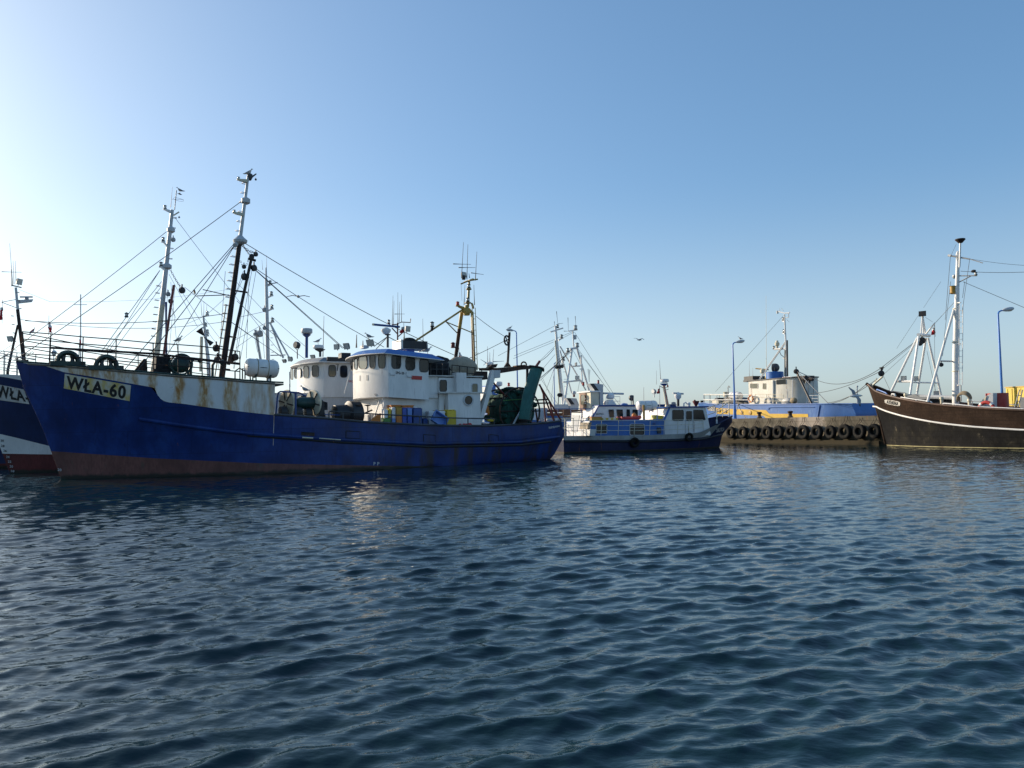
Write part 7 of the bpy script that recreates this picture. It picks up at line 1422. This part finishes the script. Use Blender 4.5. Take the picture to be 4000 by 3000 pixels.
# rails along the cap rail
def arail(pts, r_=.035, mt='white_clean', hh=.28, name='cap_rail_bar'):
    top = [ha.px(p,-.1) for p in pts]; mb = MB(); mb.tube(top, r_, 7)
    for p in top[1:-1] if len(top) > 3 else top: mb.tube([p, V((p.x,p.y,atop(p.x)))], r_, 6)
    return mb.build(name, M[mt], ath)
arail([cI(288,1012),cI(300,998),cI(380,1030),cI(395,1050)], .04, 'plblue'); arail([cI(512,1080),cI(520,1070),cI(660,1092),cI(800,1112),cI(810,1128)]); arail([cI(898,1140),cI(915,1127),cI(1030,1136),cI(1155,1150),cI(1220,1160),cI(1395,1166),cI(1520,1172),cI(1590,1176),cI(1660,1180)])
arail([cI(430,1062),cI(436,1040),cI(462,1042),cI(470,1062)], .05); rail(ath, [A_(cI(x,y),1.8) for x,y in ((300,992),(420,1010),(560,1030))], [A_(cI(x,y),1.8) for x,y in ((300,1005),(420,1030),(560,1060))], [1], .03, 'grey'); rail(ath, [A_(cI(x,y),2.2) for x,y in ((1165,1110),(1180,1105),(1260,1110),(1420,1130),(1640,1145))], [A_(cI(x,1165),2.2) for x in (1165,1180,1260,1420,1640)], [1], .03, 'lightgrey')
for x, y in ((898,1110),(1155,1130),(565,1075)): MB().lathe(A_(cI(x,y+18),-1.4), [(.09,-.1),(.09,.25),(.13,.27),(.11,.4)]).build('vent_mushroom', M['cream'], ath)
mb = MB(); mb.pris([A_(cI(*p),.1) for p in ((560,1062),(640,1044),(720,1050),(760,1088),(700,1092))], (0,.6,0)); mb.build('covered_hatch', M['grey'], ath); MB().tube([A_(cI(700,1065),.2), A_(cI(1000,1075),.2)], .14, 8).build('stowed_boom', M['lightgrey'], ath)
mb = MB(); bxp(mb, W_, cI(790,1075), cI(1000,1140), .4, 1.0); bxp(mb, W_, cI(590,1060), cI(790,1120), .6, .8); mb.build('winch_house', M['black'], ath)
mb = MB()
for i in range(5): mb.torus(A_(cI(1105,1100),-.8)+V((0,-.12+i*.06,.04*i)), .38+.03*random.random(), .05, (.1,1,.2), seg=18, ss=6, a0=-.2, a1=math.pi+.3)
mb.build('rope_coil', M['rope'], ath); MB().box(A_(cI(640,1070),1)-V((0,0,0)), A_(cI(560,1045),1)+V((0,.6,0))).build('deck_box', M['lightgrey'], ath)
mb = MB(); cw_ = [A_(cI(*p),-.9) for p in ((1245,1165),(1258,1120),(1280,1085),(1310,1060),(1355,1033),(1372,1031),(1372,1165))]; fnl = mb.pris(cw_, (0,.5,0)).build('wind_screen', M['lightgrey'], ath); mb = MB(); mb.pris([A_(cI(*p),-.95) for p in ((1250,1165),(1262,1118),(1284,1082),(1312,1058),(1300,1100),(1290,1165))], (0,.04,0)); mb.build('screen_edge', M['cream'], fnl)
fu_ = MB().lathe(A_(cI(1416,1185),.3), [(.62,-.1),(.62,.0)], seg=28); zt5 = A_(cI(1416,1033),.3).z-A_(cI(1416,1185),.3).z; fu_.lathe(A_(cI(1416,1185),.3), [(.60,0),(.60,zt5),(.55,zt5),(.55,zt5-.2)], seg=28).build('funnel', M['red'], ath)
MB().box(A_(cI(1358,1160),-.5), A_(cI(1385,1034),-.5)+V((0,.7,0))).build('funnel_band', M['cream'], ath)
lifebuoy(W_, cI(1312,1182), -1.6, .52, 'large red and white lifebuoy by the red funnel of the wooden ship', W_.deg, 'pred')
mb = MB(); bxp(mb, W_, cI(1618,1072), cI(1680,1170), -.5, .8); mb.build('deck_locker', M['grey'], ath); ladder(ath, A_(cI(1590,1160),-1.2), A_(cI(1632,1000),-1.2), (0,1,0), .4, .3, 'grey', .03)
for p, q_, s_, lb in ((cI(335,800),cG(1310,212),.8,'upper dark mooring line from the wooden ship bow to the tug casing'),(cI(200,950),cG(1480,488),.3,'lowest dark mooring line from the wooden ship stem to the tug deck'),(cI(300,900),cG(1480,480),.3,'dark mooring line just above the lowest one to the tug deck'),(cI(330,830),cG(1290,380),.3,'thin mooring line rising from the tug rail to the wooden ship bow')):
    o = MB().tube(sag(W_.wor(A_(p,-.1)), G.wor(G(q_,-1.5)), s_, 24), .022, 5).build('mooring_line', M['wire']); tag(o, lb, 'rope', 'mooring lines')

# ================================================================== flags
def flag_px(p_top, p_tail, p_bot, D, label, rf=False):
    a, b, c = at_dist(p_top,D), at_dist(p_tail,D), at_dist(p_bot,D); return make_flag(a, c-a, b-a, label, rf)
def drooped(p_top, w_, h_, D, label, sgn=1, split=.45):
    """flag hanging slack: white upper part, red below"""
    a = at_dist(p_top,D); f_ = tag(empty('flag',a), label, 'flag', 'flags in the harbour'); k = D/FPX; rows = []
    for j in range(11):
        t = j/10; rows.append([V((sgn*w_*k*(i/5)*(.35+.65*t)+.03*math.sin(i*2+j), .06*math.sin(i*2.2+j*.8), -h_*k*t-.1*w_*k*(i/5))) for i in range(6)])
    MB().grid(rows, mf=lambda i, j: 0 if i < 10*split else 1).build('cloth', [M['flagw'],M['flagr']], f_); MB().tube([V((0,0,h_*k*.6)), V((0,0,-h_*k*1.3))], .012, 5).build('halyard', M['wire'], f_); return f_
drooped(cK(30,830), 12, 50, 46, 'red and white flag at the edge of the picture by the left mast', -1, .2); drooped(cK(633,1020), 14, 42, 48, 'red and white flag flying behind the bow rail of the blue trawler', 1, .5)
drooped(cK(1035,1240), 4, 25, 60, 'narrow furled red flag hanging from a thin distant pole', 1, .1)
make_flag(at_dist(cK(447,1100),34), at_dist(cK(437,1145),34)-at_dist(cK(447,1100),34), at_dist(cK(390,1140),34)-at_dist(cK(447,1100),34), 'small dark red pennant on the forestay', True)
drooped(cC(1945,95), 18, 24, 38, 'red and white flag beside the aerials on the blue roofed wheelhouse', -1, .4); drooped(cN(1185,1435), 16, 30, 41, 'red and white flag between the legs of the yellow bipod mast', 1, .5)
drooped(cE(1258,345), 13, 20, 53, 'red flag on the radar mast of the front passenger boat', -1, .1); drooped(cI(833,420), 18, 30, 53, 'red and white flag on the gantry of the wooden ship', -1, .4)

# ================================================================== gulls
GL = lambda fr, p, v: fr.wor(fr(p, v))
make_gull(GL(T,cJ(1398,128),0), R(-10), 'gull hunched on the very top of the black and white mast')
make_gull(GL(T2,cJ(508,345),0), R(200), 'gull on the small round aerial of the white mast', scale=.9)
make_gull(GL(T,cZ(1145,325),2.4), R(-12), 'white breasted gull on the foredeck rail between the masts', scale=1.05)
make_gull(GL(T2,cC(708,347),-1.2), R(8), 'gull on the smaller radar dome of the second trawler')
make_gull(GL(T,cC(1440,285),-1.9), R(170), 'grey gull on the floodlight of the blue roofed wheelhouse')
make_gull(GL(T,cU(725,200),-2.9), R(190), 'gull on the blue pipe hoop above the trawl winch')
make_gull(GL(T,cN(815,1458),-1.3), R(-5), 'white gull on the blue wheelhouse roof beside the black net bin', scale=1.1)
make_gull(g1+V((.05,0,-.06)), R(-8), 'gull on the head of the street lamp behind the trawler stern', scale=1.15)
make_gull(g3+V((.0,0,-.02)), R(185), 'gull on the street lamp in front of the blue tug', scale=1.0)
make_gull(GL(T,cV(850,835),-1.0), R(175), 'gull resting on top of the green net')
make_gull(at_dist((1165,1159),36), R(-80), 'flying gull with outstretched wings above the second trawler', flying=(.16,-.22), scale=.95)
make_gull(at_dist((2497,1328),48), R(40), 'small dark gull flying over the passenger boats', flying=((.35,-.5),(.5,.2)), scale=.8)
make_gull(at_dist(cG(1775,408),36), R(8), 'large gull flying low before the bow of the wooden ship', flying=((-.75,-1.25),(.95,.55)), scale=1.2)
